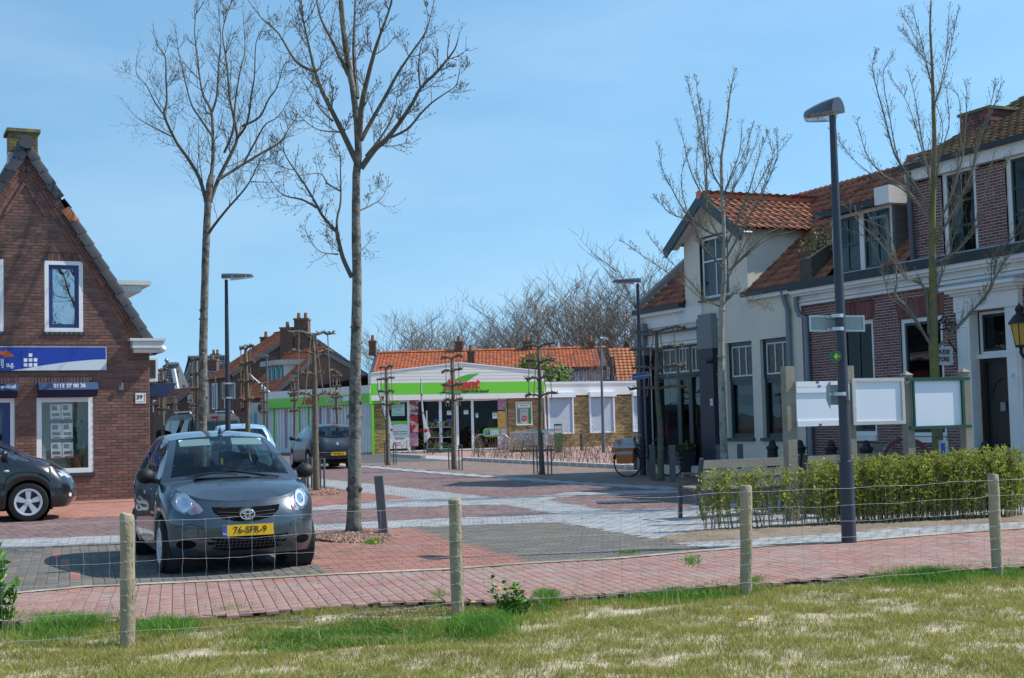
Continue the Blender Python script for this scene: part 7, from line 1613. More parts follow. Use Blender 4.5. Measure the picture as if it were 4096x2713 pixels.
traced_tree('bare_tree', 'tallest bare tree in red gravel beside the parked hatchback', ground(1415, 2147).y, [(1415, 2147), (1418, 1900), (1421, 1500), (1427, 1250), (1428, 1100), (1424, 877), (1425, 702), (1434, 617), (1429, 491), (1411, 351), (1394, 267), (1380, 175), (1366, 42), (1358, -90)], [
 (z6((650, 790), (665, 600), (700, 440), (740, 290), (770, 200), (830, 30), (850, -100)), .045), (z6((640, 560), (620, 300), (625, 100), (630, -100)), .035), (z6((640, 930), (560, 760), (500, 640), (440, 520), (400, 410), (370, 290), (330, 100), (320, -20)), .045),
 (z6((400, 410), (290, 350), (190, 190), (100, 110), (30, 20)), .025), (z6((560, 755), (420, 740), (330, 680)), .014), (z6((500, 690), (420, 610), (350, 500)), .016), (z6((590, 430), (500, 240), (430, 100), (400, -40)), .03),
 (z6((660, 960), (740, 850), (800, 800), (880, 700), (960, 580), (1000, 505), (1100, 400), (1190, 290), (1215, 220)), .045), (z6((790, 800), (920, 740), (1000, 650), (1060, 590), (1130, 540), (1200, 490), (1220, 420)), .02), (z6((660, 800), (720, 690), (800, 550), (870, 420), (950, 300), (1030, 180), (1070, 40)), .035), (z6((1000, 505), (990, 400), (1000, 280), (1030, 180)), .016),
 (z6((690, 890), (790, 760), (850, 640), (870, 520)), .022), (zc(((1408, 1110), (1372, 1031), (1352, 950), (1345, 926), (1290, 863), (1260, 807), (1218, 737), (1155, 645), (1131, 596)), 0, 0, 1), .035), (z6((410, 1185), (330, 1140), (240, 1120), (190, 1090), (155, 1040)), .018), (z6((525, 1320), (525, 1250), (545, 1150), (545, 1000), (540, 880), (510, 800)), .02),
 (z6((545, 1090), (470, 1045), (430, 990), (330, 1000)), .014), (z6((530, 1450), (440, 1440), (390, 1400)), .012), (z6((655, 1200), (720, 1170), (780, 1130), (805, 1080)), .014), (z6((650, 1440), (700, 1390)), .01), (z6((600, 400), (560, 200), (540, 0)), .028)], .095, .03, (m_trunk, m_twig), .27, .5, 5, sub=1)
traced_tree('birch_like_tree', 'young pale barked tree budding green before the cream house', 27., [(2902, 1940), (2898, 1840), (2884, 1500), (2886, 1244), (2897, 1111), (2897, 1002), (2894, 888), (2888, 792), (2885, 632), (2907, 492), (2920, 377), (2936, 295)], [
 (z7((540, 1150), (470, 1010), (440, 880), (430, 600), (410, 400), (380, 230), (370, 120)), .026), (z7((535, 1100), (430, 1050), (300, 940), (220, 800), (160, 680), (130, 530)), .022), (z7((545, 1300), (480, 1230), (400, 1140), (330, 1000), (210, 950), (120, 860)), .024), (z7((515, 1530), (420, 1480), (350, 1400), (270, 1310), (160, 1200), (75, 1090)), .02),
 (z7((545, 1180), (620, 1000), (700, 800), (760, 600), (810, 460)), .022), (z7((545, 1250), (640, 1080), (750, 880), (830, 720), (880, 570), (870, 450)), .024), (z7((550, 1330), (700, 1180), (820, 1070), (890, 1040), (990, 960)), .024), (z7((530, 850), (590, 700), (640, 560), (655, 400)), .016), (z7((520, 780), (470, 680), (440, 500), (450, 290)), .018), (z7((525, 1545), (600, 1450), (700, 1480), (780, 1530)), .012),
 (z7((535, 1000), (450, 900), (340, 700), (290, 500), (255, 390)), .018), (z7((530, 950), (600, 800), (700, 620), (760, 440)), .014), (z7((545, 1400), (620, 1250), (680, 1130), (760, 1000), (800, 850)), .016)], .085, .012, (m_pale, m_ptwig), .12, .26, 8, bud=.4, skip=.12, asc=.5, sub=0, sib=26, group='young trees before the houses', spread=.7)
traced_tree('lichen_tree', 'yellow lichen covered young tree behind the green framed board', 22.5, [(3758, 2010), (3752, 1800), (3740, 1500), (3734, 1399), (3733, 1249), (3729, 892), (3733, 758), (3738, 571), (3729, 268), (3720, 107), (3725, 5)], [
 (z8((420, 950), (330, 800), (260, 700), (210, 520), (160, 330), (165, 250)), .026), (z8((420, 1000), (310, 850), (200, 780), (130, 690), (95, 570)), .024), (z8((425, 850), (380, 640), (350, 450), (320, 330)), .018), (z8((430, 900), (460, 700), (500, 560), (490, 420)), .018), (z8((430, 1100), (520, 950), (600, 780), (640, 620), (700, 480), (730, 390)), .026), (z8((430, 1050), (500, 900), (560, 700), (580, 450), (575, 390)), .022),
 (z8((430, 1180), (540, 1120), (660, 960), (770, 700)), .022), (z8((430, 1330), (480, 1200), (560, 950)), .016), (z8((425, 1560), (330, 1400), (260, 1320), (265, 1250), (235, 1050), (110, 980)), .024), (z8((410, 1500), (390, 1290), (300, 1240), (200, 1100), (100, 1000), (50, 940)), .024), (z8((440, 1568), (560, 1440), (690, 1290), (720, 1140), (850, 1010)), .03), (z8((690, 1280), (760, 1150), (850, 1060)), .016), (z8((425, 400), (380, 200), (340, 60)), .012), (z8((428, 500), (480, 300), (500, 60)), .012), (z8((425, 300), (360, 230), (295, 150)), .01)], .10, .012, (m_yel, m_ptwig), .13, .30, 9, bud=.06, skip=.12, asc=.52, sub=0, sib=28, group='young trees before the houses', spread=.8)
# ------------------------------------------------------------------ far trees behind the terrace
def far_tree_mesh(seed, H, wid, n1=9):
 rg = random.Random(seed); mb = MB()
 def grow(p, d, L, r, lev):
  pts = [p]; n = 4
  for i in range(n): d = (d + V((rg.uniform(-.11, .11), rg.uniform(-.11, .11), .06))).normalized(); pts.append(pts[-1] + d * L / n)
  mb.tube(pts, [r, r * .85, r * .7, r * .55, r * .4], 5 if lev < 2 else 3, False)
  if lev >= 4: return
  k = (4, 4, 3, 3)[lev]
  for i in range(k):
   t = .3 + .7 * (i + rg.random()) / k; j = min(n - 1, int(t * n)); q = pts[j].lerp(pts[j + 1], t * n - j); a = rg.random() * 6.28; side = V((cos(a), sin(a), .1)); grow(q, (d * .65 + side * wid).normalized(), L * rg.uniform(.5, .72), max(.0014 * H, r * .56), lev + 1)
 tr = MB(); base = V((0, 0, 0)); tr.tube([base, V((.1, 0, H * .12)), V((0, .1, H * .25))], [H * .028, H * .022, H * .018], 8)
 for i in range(n1): a = 6.28 * i / n1 + rg.random(); grow(V((0, .05, H * (.12 + .16 * rg.random()))), V((cos(a) * .55, sin(a) * .55, 1)), H * rg.uniform(.36, .50), H * .0085, 0)
 return tr.mesh('trunk', m_ftw, smooth=True), mb.mesh('crown', m_ftw)
m_ftw = M('far_twig', (.23, .20, .165), .9, .2, 1.0)
fm = [far_tree_mesh(31, 10, .7, 6), far_tree_mesh(32, 10, .55, 6), far_tree_mesh(33, 10, .8, 5)]
for i, (x, yt, D, k, lab) in enumerate(((1640, 1265, 120, 0, 'leftmost bare tree behind the terrace roof'), (1745, 1245, 124, 1, 'bare tree behind the terrace, second from its left chimney'), (1835, 1255, 128, 2, 'wispy bare tree above the middle terrace chimney'), (1960, 1225, 122, 1, 'tall bare tree above the middle of the terrace'), (2080, 1215, 118, 0, 'dense bare tree left of the tall chimney'), (2105, 1190, 126, 2, 'broad bare tree above the tall terrace chimney'),
          (2235, 1105, 122, 0, 'big bare tree left of the ivy clad pair'), (2330, 1130, 116, 2, 'leaning bare tree behind the right terrace chimney'), (2425, 1028, 120, 1, 'largest bare tree with ivy on its trunk'), (2500, 1075, 117, 0, 'ivy clad bare tree near the dark lamp'), (2570, 1150, 124, 2, 'bare tree partly behind the dark lamp pole'))):
 P = at(x, yt, D); s = P.z / 10 * 1.0; o = empty('far_tree', V((P.x, D, 0)), lab, 'tree', 'bare trees behind the terrace'); o.rotation_euler = (0, 0, i * 1.3); o.scale = (s, s, s)
 link_mesh('trunk', fm[k][0], o); link_mesh('crown', fm[k][1], o)
 if i in (8, 9):
  vs = []; fs = []; rn = []; c0 = 0
  for (h, rr_) in ((1.5, .5), (2.5, .45), (3.5, .4), (4.4, .3), (5.2, .22)):
   v_, f_, r_ = leaf_cloud((0, 0, h), (rr_, rr_, .7), 700, .06, int(h * 10) + i); vs.append(v_); fs.append(f_ + c0); c0 += len(v_); rn.append(r_)
  link_mesh('ivy', np_mesh('ivy', np.concatenate(vs), np.concatenate(fs), M('ivy_leaf', (.035, .055, .02), .7, .2, 2, rnd=.4), np.concatenate(rn)), o)
# rowan-like twiggy shrub with red buds before the terrace
def shrub_mesh(seed, H, n, spread, r=.006, sub=1, upf=.3):
 rg = random.Random(seed); mb = MB()
 for i in range(n):
  a = rg.random() * 6.28; d = V((cos(a) * spread, sin(a) * spread, 1)); b = V((rg.uniform(-.1, .1), rg.uniform(-.1, .1), 0)); twig(mb, b, d, H * rg.uniform(.6, 1.05), r, rg, upf, sub)
 return mb
mb = shrub_mesh(77, 4.6, 14, .45, .03, 3); c = at(2330, 1700, 82.); o = solo('red_budded_shrub', mb, M('red_twig', (.20, .10, .08), .8, .2), V((0, 0, 0)), 'reddish bare shrub in front of the white terrace windows', 'shrub'); o.location = V((c.x, 82., 0))
# bare shrubs in the bed before the shop
sm = [shrub_mesh(80 + i, .85, 5, .35, .008, 1, .2).mesh('bare_shrub', M('bare_shrub_twig', (.14, .105, .065), .9, .2, 5)) for i in range(4)]
k = 0
for (x, y, sc) in [(1585, 1815, .9), (1610, 1816, .9), (1635, 1818, 1.), (1660, 1820, 1.), (1720, 1822, 1.1), (1735, 1818, 1.)] + [(1895 + i * 26, 1838 + i * 1.25, 1. + .25 * ((i * 7) % 5) / 5) for i in range(24)] + [(1930 + i * 55, 1828 + i * 1.2, 1.1) for i in range(7)]:
 P = ground(x, y); o = link_mesh('bare_shrub', sm[k % 4]); o.location = P; o.rotation_euler = (0, 0, k * 1.7); o.scale = (sc * 1.1,) * 2 + (sc,); props(o, 'leafless twiggy shrub in the kerbed bed before the shop', 'shrub', 'bare shrubs in the shop bed'); k += 1
m_stem0 = M('weed_stem', (.15, .12, .07), .9)
# small leafy weed on the old roof
P0_ = RF.pt(sE + .25, zC1 + .5, -.4); vs, fs, rn = leaf_cloud((0, 0, .35), (.5, .4, .5), 700, .04, 5); o = empty('roof_weed', P0_, 'grey green buddleia weed rooted on the pantiles between the roofs', 'plant'); link_mesh('leaves', np_mesh('leaves', vs, fs, M('weed_leaf', (.13, .16, .06), .7, .2, 4, rnd=.4), rn), o); shrub_mesh(5, .6, 6, .5).build('stems', m_stem0, o).location = P0_
# ------------------------------------------------------------------ clipped hedge, each shrub with stems and young leaves
m_stem = M('hedge_stem', (.27, .22, .11), .9, .2, 8, col2=(.19, .18, .05), mix=(.5, .65), mscale=4)
m_hleaf = M('hedge_leaf', (.37, .41, .05), .5, .2, 6, rnd=.4, hue=(.22, .28, .04), trans=.45)
def hedge_proto(seed, W, H, Dp, nst, nleaf, low):
 rg = random.Random(seed); st = MB(); r = np.random.RandomState(seed); pts = []
 for i in range(nst):
  x = rg.uniform(-W * .3, W * .3); y = rg.uniform(-Dp * .2, Dp * .2); p = V((x, y, -.02)); d = V((rg.uniform(-.25, .25), rg.uniform(-.2, .2), 1)); P = [p]; n = 5; Lh = H * rg.uniform(.8, .98)
  for k in range(n): d = (d + V((rg.uniform(-.15, .15), rg.uniform(-.12, .12), .25))).normalized(); P.append(P[-1] + d * Lh / n)
  st.tube(P, [.007, .006, .005, .004, .003, .002], 4, False)
  for k in range(14):
   t = rg.uniform(.14, 1) * n; j = min(n - 1, int(t)); q = P[j].lerp(P[j + 1], t - j); e = V((rg.uniform(-1, 1), rg.uniform(-1, 1), rg.uniform(-.2, .9))).normalized() * rg.uniform(.08, .2); e2 = q + e
   if abs(e2.x) > W * .62 or abs(e2.y) > Dp * .55 or e2.z > H: continue
   st.tube([q, q + e * .5 + V((0, 0, .01)), e2], [.004, .003, .0015], 3, False); pts.append((q, e2))
 P = []
 while len(P) < nleaf:
  q, e = pts[r.randint(len(pts))]; t = r.rand(); c = q.lerp(e, t)
  prob = min(1, max(0, (c.z - low) / (H * .28)))
  if r.rand() > prob: continue
  P.append((c.x + r.randn() * .015, c.y + r.randn() * .015, min(H, c.z + r.randn() * .012)))
 P = np.array(P); n = len(P); u = r.randn(n, 3); u /= np.linalg.norm(u, axis=1)[:, None]; w = np.cross(u, r.randn(n, 3)); w /= np.linalg.norm(w, axis=1)[:, None]; s = (.010 + .014 * r.rand(n))[:, None]
 vs = np.stack((P - u * s, P + w * s * .62, P + u * s, P - w * s * .62), 1).reshape(-1, 3)
 return st.mesh('stems', m_stem), np_mesh('leaves', vs, np.arange(n * 4).reshape(-1, 4), m_hleaf, r.rand(n))
sparse = [hedge_proto(90 + i, .40, .84, .36, 9, 750, .10) for i in range(3)]; dense = [hedge_proto(95 + i, .42, .88, .46, 16, 2000, .06) for i in range(4)]
h0, h1 = ground(2795, 2128), ground(4075, 2072); NH = 17
for i in range(NH):
 t = (i + .5) / NH; P = h0.lerp(h1, t); pr_ = sparse[i % 3] if i < 6 else dense[i % 4]; o = empty('hedge_shrub', P, 'thin budding hedge shrub at the open end by the bench' if i < 6 else 'dense budding hedge shrub in the clipped row before the boards', 'hedge', 'clipped hedge shrubs')
 o.rotation_euler = (0, 0, radians(18) + (pi if i % 2 else 0)); o.scale = (1, 1, 1.02 + .2 * max(0, t - .3)); link_mesh('stems', pr_[0], o); link_mesh('leaves', pr_[1], o)
 if i >= 6:
  P2 = P + V((.12, .24, 0)); o2 = empty('hedge_shrub', P2, 'dense budding hedge shrub in the clipped row before the boards', 'hedge', 'clipped hedge shrubs'); o2.rotation_euler = (0, 0, 2.2 + i); o2.scale = (1, 1, 1.02 + .2 * max(0, t - .3)); q_ = dense[(i + 2) % 4]; link_mesh('stems', q_[0], o2); link_mesh('leaves', q_[1], o2)
# ------------------------------------------------------------------ cars
def PAINT(name, col, metal=.35, rough=.32, coat=1.): return M(name, col, rough, .03, 3, metal=metal, coat=coat)
m_tyre = M('tyre_rubber', (.012, .012, .012), .8, .1, 10); m_rim = M('alloy_rim', (.66, .67, .68), .38, .05, metal=.35); m_hub = M('wheel_dark', (.03, .03, .032), .5)
m_plas = M('black_plastic', (.010, .010, .011), .6, .08, 10, .1, 200); m_gril = M('grille_black', (.006, .006, .007), 1., .0, spec=.1); m_chrome = M('chrome', (.8, .81, .82), .08, 0, metal=1.); m_seat = M('car_seat', (.035, .036, .04), .9, .1)
m_py = M('plate_yellow', (.80, .48, .01), .4, .03); m_clear = GLASS('lamp_cover', refl=.10, tint=(.95, .97, 1.), trans=.95); m_rl = M('tail_red', (.40, .012, .02), .15, .05, coat=.8)
g_car = GLASS('car_glass', refl=.05, tint=(.50, .62, .60), trans=.9); m_refl2 = M('lamp_silver', (.82, .84, .86), .25, 0, metal=.35)
def cr_eval(P, n):
 """Catmull-Rom through P (list of arrays) sampled n per span"""
 P = np.array(P, dtype=float); m = len(P); out = []
 for i in range(m - 1):
  p1, p2 = P[i], P[i + 1]; p0 = P[i - 1] if i > 0 else 2 * p1 - p2; p3 = P[i + 2] if i + 2 < m else 2 * p2 - p1
  for k in range(n):
   t = k / n; out.append(.5 * (2 * p1 + (p2 - p0) * t + (2 * p0 - 5 * p1 + 4 * p2 - p3) * t * t + (3 * p1 - p0 - 3 * p2 + p3) * t ** 3))
 out.append(P[-1]); return np.array(out)
class Car:
 def __init__(s, name, lab, cols, A_x, roof_f, rail, roof_r, cowl, wheels, R, paint, width_w=.19, crown=.05, cat='car', hood_mid=None, tail=None):
  s.root = empty(name, (0, 0, 0), lab, cat); WLOC[s.root] = V((0, 0, 0)); s.paint = paint; s.meshes = []; s.R = R; s.wheels = wheels
  C = cr_eval(cols, 14); s.C = C; n = len(C); rows = 26; G = np.zeros((n, rows, 3))
  tx = np.gradient(C[:, 0]); ty = np.gradient(C[:, 1]); ln = np.hypot(tx, ty) + 1e-9; nx, ny = -ty / ln, tx / ln
  sg = np.where(nx * C[:, 0] + ny * C[:, 1] < 0, -1, 1); nx *= sg; ny *= sg; nx[0], ny[0] = 1, 0; nx[-1], ny[-1] = -1, 0
  for j in range(rows):
   v = j / (rows - 1); it, ib = C[:, 4], C[:, 5]
   ins = ib * max(0, 1 - v / .30) ** 2 + it * max(0, (v - .5) / .5) ** 1.9
   zb = C[:, 2].copy(); fl = np.zeros(n)
   for (wx, ww) in wheels:
    dx = C[:, 0] - wx; arch = R + .045; m = (np.abs(dx) < arch) & (C[:, 1] > .5); za = R + np.sqrt(np.maximum(0, arch ** 2 - dx ** 2)) * 1.0; zb = np.where(m, np.maximum(zb, za), zb); fl = np.where((np.abs(dx) < arch + .12) & (C[:, 1] > .5), np.maximum(fl, 1 - np.maximum(0, np.abs(dx) - arch) / .12), fl)
   z = zb + (C[:, 3] - zb) * v; ins = ins - fl * .018 * max(0, 1 - v / .35)
   G[:, j, 0] = C[:, 0] - nx * ins; G[:, j, 1] = np.maximum(0, C[:, 1] - ny * ins); G[:, j, 2] = z
  G[0, :, 1] = 0; G[-1, :, 1] = 0
  s.G = G; belt = G[:, -1, :]; s.belt = belt
  k3 = int(np.argmax(belt[:, 0] < cols[3][0] - .15)); side = belt.copy()
  def bx(x):   # belt point on the side at x
   idx = [i for i in range(k3, n) if belt[i, 1] > .45]; xs = belt[idx][:, 0]; o = np.argsort(xs); return np.array([x, np.interp(x, xs[o], belt[idx][o, 1]), np.interp(x, xs[o], belt[idx][o, 2])])
  s.bx = bx; Ab = bx(A_x); xc = belt[k3, 0]
  # bonnet
  ns, nt = 20, 16; H = np.zeros((ns + 1, nt + 1, 3)); zprof = [belt[0]] + ([np.array(hood_mid)] if hood_mid else []) + [np.array([cowl[0], 0, cowl[1]])]; cen = cr_eval(zprof, 20); cen = cen[np.linspace(0, len(cen) - 1, ns + 1).astype(int)]
  fr = belt[:k3 + 1]
  for i in range(ns + 1):
   u = i / ns; E = bx(xc + (A_x - xc) * u)
   for j in range(nt + 1):
    t = j / nt; P = cen[i] + (E - cen[i]) * np.array([t ** 2.1, t, t ** 2.6]); f0 = cen[0] + (bx(xc) - cen[0]) * np.array([t ** 2.1, t, t ** 2.6]); fb = fr[int(round(t * k3))] if j < nt else fr[-1]; P = P + (fb - f0) * (1 - u) ** 3; H[i, j] = P
  s.H = H
  # windscreen and A pillars
  base = H[-1]; top = np.array([[roof_f[0] - roof_f[3] * t ** 2, roof_f[2] * t, roof_f[1] - .035 * t ** 2.2] for t in np.linspace(0, 1, nt + 1)]); W = np.zeros((13, nt + 1, 3))
  for i in range(13): u = i / 12; W[i] = base * (1 - u) + top * u; W[i, :, 0] += .05 * sin(pi * u); W[i, :, 2] += .035 * sin(pi * u) * (1 - .5 * np.linspace(0, 1, nt + 1))
  s.W = W; pil = W[:, -1]
  # roof rail, side glass surface
  rl = np.concatenate((pil[:-1], cr_eval([top[-1]] + [np.array(r) for r in rail], 8))); s.rl = rl
  q = np.linspace(0, 1, 49); d = np.r_[0, np.cumsum(np.linalg.norm(np.diff(rl, axis=0), axis=1))]; d /= d[-1]; up = np.stack([np.interp(q, d, rl[:, k]) for k in range(3)], 1)
  xe = tail if tail is not None else rail[-1][0] - .12; lo = np.array([bx(min(A_x, max(xe, A_x + (xe - A_x) * (t ** 1.0)))) for t in q]); S = np.zeros((49, 13, 3))
  for j in range(13): v = j / 12; S[:, j] = lo * (1 - v) + up * v; S[:, j, 1] += .025 * sin(pi * v) * np.minimum(1, q * 4)
  s.S = S
  # roof
  rr_ = cr_eval([top[-1]] + [np.array(r) for r in rail], 8); cx = cr_eval([np.array([roof_f[0], 0, roof_f[1]])] + [np.array(r) for r in roof_r], 8); cx = np.stack([np.interp(np.linspace(0, 1, len(rr_)), np.linspace(0, 1, len(cx)), cx[:, k]) for k in range(3)], 1)
  T = np.zeros((len(rr_), 13, 3))
  for j in range(13): t = j / 12; T[:, j] = cx + (rr_ - cx) * np.array([t ** 2, t, t ** 2.4])
  s.T = T
  # tailgate glass
  kb = int(np.argmin(np.abs(belt[k3:, 0] - xe) + (belt[k3:, 1] < .4) * 0)) + k3; bb = belt[kb:][::-1]; tt = np.linspace(0, 1, 13); low = np.stack([np.interp(tt, np.linspace(0, 1, len(bb)), bb[:, k]) for k in range(3)], 1); hi = T[-1]; B = np.zeros((9, 13, 3))
  for i in range(9): u = i / 8; B[i] = hi * (1 - u) + low * u; B[i, :, 0] -= .03 * sin(pi * u)
  s.B = B; s.low = low
  s.patch('body', G, paint); s.patch('bonnet', H, paint); s.patch('roof', T, paint)
  s.sub('windscreen', W, (0, 12), (0, 15), g_car, paint, 'pillar', m0=(1, 12), m1=(0, 14))
 def grid_faces(s, n, m): idx = np.arange(n * m).reshape(n, m); return np.stack((idx[:-1, :-1], idx[1:, :-1], idx[1:, 1:], idx[:-1, 1:]), -1).reshape(-1, 4)
 def patch(s, name, G, mat, solid=True, both=True):
  n, m = G.shape[:2]; v = G.reshape(-1, 3); f = s.grid_faces(n, m); v2 = v * np.array((1, -1, 1)); vs = np.concatenate((v, v2)); fs = np.concatenate((f, f[:, ::-1] + len(v)))
  me = np_mesh(name, vs, fs, mat, None, True); bm = bmesh.new(); bm.from_mesh(me); bmesh.ops.remove_doubles(bm, verts=bm.verts, dist=1e-5)
  c = V((0, 0, .7))
  bmesh.ops.recalc_face_normals(bm, faces=bm.faces); tot = sum((f_.calc_center_median() - c).dot(f_.normal) * f_.calc_area() for f_ in bm.faces)
  if tot < 0: bmesh.ops.reverse_faces(bm, faces=bm.faces)
  bm.to_mesh(me); bm.free(); o = link_mesh(name, me, s.root)
  if solid: s.meshes.append((vs, fs))
  return o
 def sub(s, name, G, a, b, glass, frame, fname, m0, m1):
  """split patch: glass in rows m0, columns m1; the rest frame"""
  n, m = G.shape[:2]; s.patch(name, G[m0[0]:m0[1] + 1, m1[0]:m1[1] + 1], glass, False)
  v = G.reshape(-1, 3); idx = np.arange(n * m).reshape(n, m); fs = []
  for i in range(n - 1):
   for j in range(m - 1):
    if not (m0[0] <= i < m0[1] and m1[0] <= j < m1[1]): fs.append((idx[i, j], idx[i + 1, j], idx[i + 1, j + 1], idx[i, j + 1]))
  f = np.array(fs); vs = np.concatenate((v, v * np.array((1, -1, 1)))); F = np.concatenate((f, f[:, ::-1] + len(v))); me = np_mesh(fname, vs, F, frame, None, True); bm = bmesh.new(); bm.from_mesh(me); bmesh.ops.remove_doubles(bm, verts=bm.verts, dist=1e-5); bmesh.ops.recalc_face_normals(bm, faces=bm.faces); bm.to_mesh(me); bm.free(); link_mesh(fname, me, s.root); s.meshes.append((vs, F))
 def sides(s, panes, frame=None, rows=(1, 11)):
  """glass panes between columns of the side surface; the rest is painted frame"""
  S = s.S; n, m = S.shape[:2]; cut_ = np.zeros((n - 1, m - 1), bool)
  for (a, b) in panes:
   cut_[a:b, rows[0]:rows[1]] = True
   for sg in (1, -1): v = S[a:b + 1, rows[0]:rows[1] + 1] * np.array((1, sg, 1)); f = s.grid_faces(*v.shape[:2]); link_mesh('side_window', np_mesh('side_window', v.reshape(-1, 3), f, g_car, None, True), s.root)
  idx = np.arange(n * m).reshape(n, m); f = np.array([(idx[i, j], idx[i + 1, j], idx[i + 1, j + 1], idx[i, j + 1]) for i in range(n - 1) for j in range(m - 1) if not cut_[i, j]]); v = S.reshape(-1, 3); vs = np.concatenate((v, v * np.array((1, -1, 1)))); F = np.concatenate((f, f[:, ::-1] + len(v))); link_mesh('window_frame', np_mesh('window_frame', vs, F, frame or s.paint, None, True), s.root); s.meshes.append((vs, F))
 def rear(s, m0=(1, 7), m1=(0, 10)): s.sub('rear_window', s.B, 0, 0, g_car, s.paint, 'tailgate', m0, m1)
 def finish(s):
  V_, F_ = [], []; c = 0
  for v, f in s.meshes: V_.append(v); F_.append(f + c); c += len(v)
  V_ = np.concatenate(V_); F_ = np.concatenate(F_); s.bvh = BVHTree.FromPolygons([tuple(p) for p in V_], [tuple(p) for p in F_])
 def hit(s, ax, a, b):
  if ax == 'f': o, d = V((6, a, b)), V((-1, 0, 0))
  elif ax == 'r': o, d = V((-6, a, b)), V((1, 0, 0))
  elif ax == 'R': o, d = V((a, -4, b)), V((0, 1, 0))
  elif ax == 'L': o, d = V((a, 4, b)), V((0, -1, 0))
  else: o, d = V((a, b, 4)), V((0, 0, -1))
  h = s.bvh.ray_cast(o, d)
  return (h[0], (h[1] if h[1].dot(d) < 0 else -h[1])) if h[0] is not None else (None, None)
 def decal(s, name, ax, poly, mat, off=.004, parent=None, rings=(1, .75, .5, .25), bulge=0., smooth=True):
  cx = sum(p[0] for p in poly) / len(poly); cy = sum(p[1] for p in poly) / len(poly); n = len(poly); mb = MB(); prev = None; last = None
  for r in list(rings) + [0]:
   ring = []
   for p in (poly if r > 0 else [(cx, cy)]):
    h, nn = s.hit(ax, cx + (p[0] - cx) * r, cy + (p[1] - cy) * r)
    if h is None: h = last or V((0, 0, 0)); nn = V((1, 0, 0))
    last = h; ring.append(h + nn * (off + bulge * (1 - r * r)))
   b = len(mb.v); mb.v += [tuple(q) for q in ring]
   if prev is not None:
    for i in range(n):
     if r > 0: f = (prev + i, prev + (i + 1) % n, b + (i + 1) % n, b + i)
     else: f = (prev + i, prev + (i + 1) % n, b)
     mb.f.append(f); mb.r.append(.5); mb.m.append(0)
   prev = b
  return mb.build(name, mat, parent or s.root, smooth=smooth)
 def seam(s, ax, pts, w=.006, mat=None, off=.0015, name='panel_gap'):
  mb = MB(); L = []
  for p, q in zip(pts[:-1], pts[1:]):
   k = max(2, int(math.hypot(q[0] - p[0], q[1] - p[1]) / .04))
   for i in range(k): L.append((p[0] + (q[0] - p[0]) * i / k, p[1] + (q[1] - p[1]) * i / k))
  L.append(pts[-1]); P = [s.hit(ax, *p) for p in L]; P = [(h, n) for h, n in P if h is not None]
  for (a, na), (b, nb) in zip(P[:-1], P[1:]):
   if (b - a).length > .15: continue
   d = (b - a).normalized(); sd = d.cross(na).normalized() * w / 2; mb.quad(a - sd + na * off, a + sd + na * off, b + sd + nb * off, b - sd + nb * off)
  return mb.build(name, mat or m_plas, s.root)
 def wheel(s, x, y, style=5, steer=0., rim=m_rim, rr=.66):
  R = s.R; w = empty('wheel', (x, y, R), parent=s.root); w.location = (x, y, R); WLOC[w] = V((0, 0, 0)); sg = 1 if y > 0 else -1; hw = .085
  mb = MB(); mb.lathe([(R * .60, -hw), (R * .80, -hw * 1.06), (R * .95, -hw), (R, -hw * .72), (R, hw * .72), (R * .95, hw), (R * .80, hw * 1.06), (R * rr, hw * .98), (R * rr, -hw)], (0, 0, 0), 36, 'y'); mb.build('tyre', m_tyre, w, smooth=True, angle=radians(35))
  mb = MB(); mb.lathe([(R * (rr + .02), sg * hw * 1.0), (R * (rr - .02), sg * hw * 1.06), (R * (rr - .11), sg * hw * 1.0), (R * (rr - .13), sg * hw * .2)], (0, 0, 0), 36, 'y'); ro = MB()
  for k in range(style):
   a = 2 * pi * k / style + .3; d = V((cos(a), 0, sin(a))); t = V((-sin(a), 0, cos(a))); o1, o2 = V((0, sg * hw * .98, 0)), V((0, sg * hw * .35, 0)); r0, r1 = R * .10, R * (rr - .04); w0, w1 = R * .10, R * (.19 if style < 7 else .09)
   mb.hexa([d * r0 - t * w0 + o2, d * r1 - t * w1 + o2, d * r1 + t * w1 + o2, d * r0 + t * w0 + o2, d * r0 - t * w0 * .8 + o1 * .92, d * r1 - t * w1 * .8 + o1, d * r1 + t * w1 * .8 + o1, d * r0 + t * w0 * .8 + o1 * .92])
  mb.lathe([(0, sg * hw * 1.02), (R * .13, sg * hw * 1.0), (R * .16, sg * hw * .6)], (0, 0, 0), 18, 'y'); mb.build('rim', rim, w, smooth=True, angle=radians(30))
  mb = MB(); mb.lathe([(0, sg * hw * .3), (R * (rr - .05), sg * hw * .3)], (0, 0, 0), 24, 'y'); mb.build('brake', m_hub, w); w.rotation_euler = (0, 0, steer); return w
 def wells(s, yi):
  for (wx, ww) in s.wheels:
   for sg in (1, -1):
    mb = MB(); R = s.R + .05; mb.lathe([(R, sg * (yi - .30)), (R, sg * (yi - .015))], (wx, 0, s.R), 28, 'y'); mb.lathe([(0.0, sg * (yi - .30)), (R, sg * (yi - .30))], (wx, 0, s.R), 28, 'y'); mb.build('wheel_well', m_dark, s.root)
  x0, x1 = min(w[0] for w in s.wheels) - .3, max(w[0] for w in s.wheels) + .4; bb_(x0, x1, -.5, .5, .17, .26).build('underbody', m_dark, s.root)
 def place(s, P, fwd): s.root.location = V(P); s.root.rotation_euler = (0, 0, atan2(fwd[1], fwd[0]))
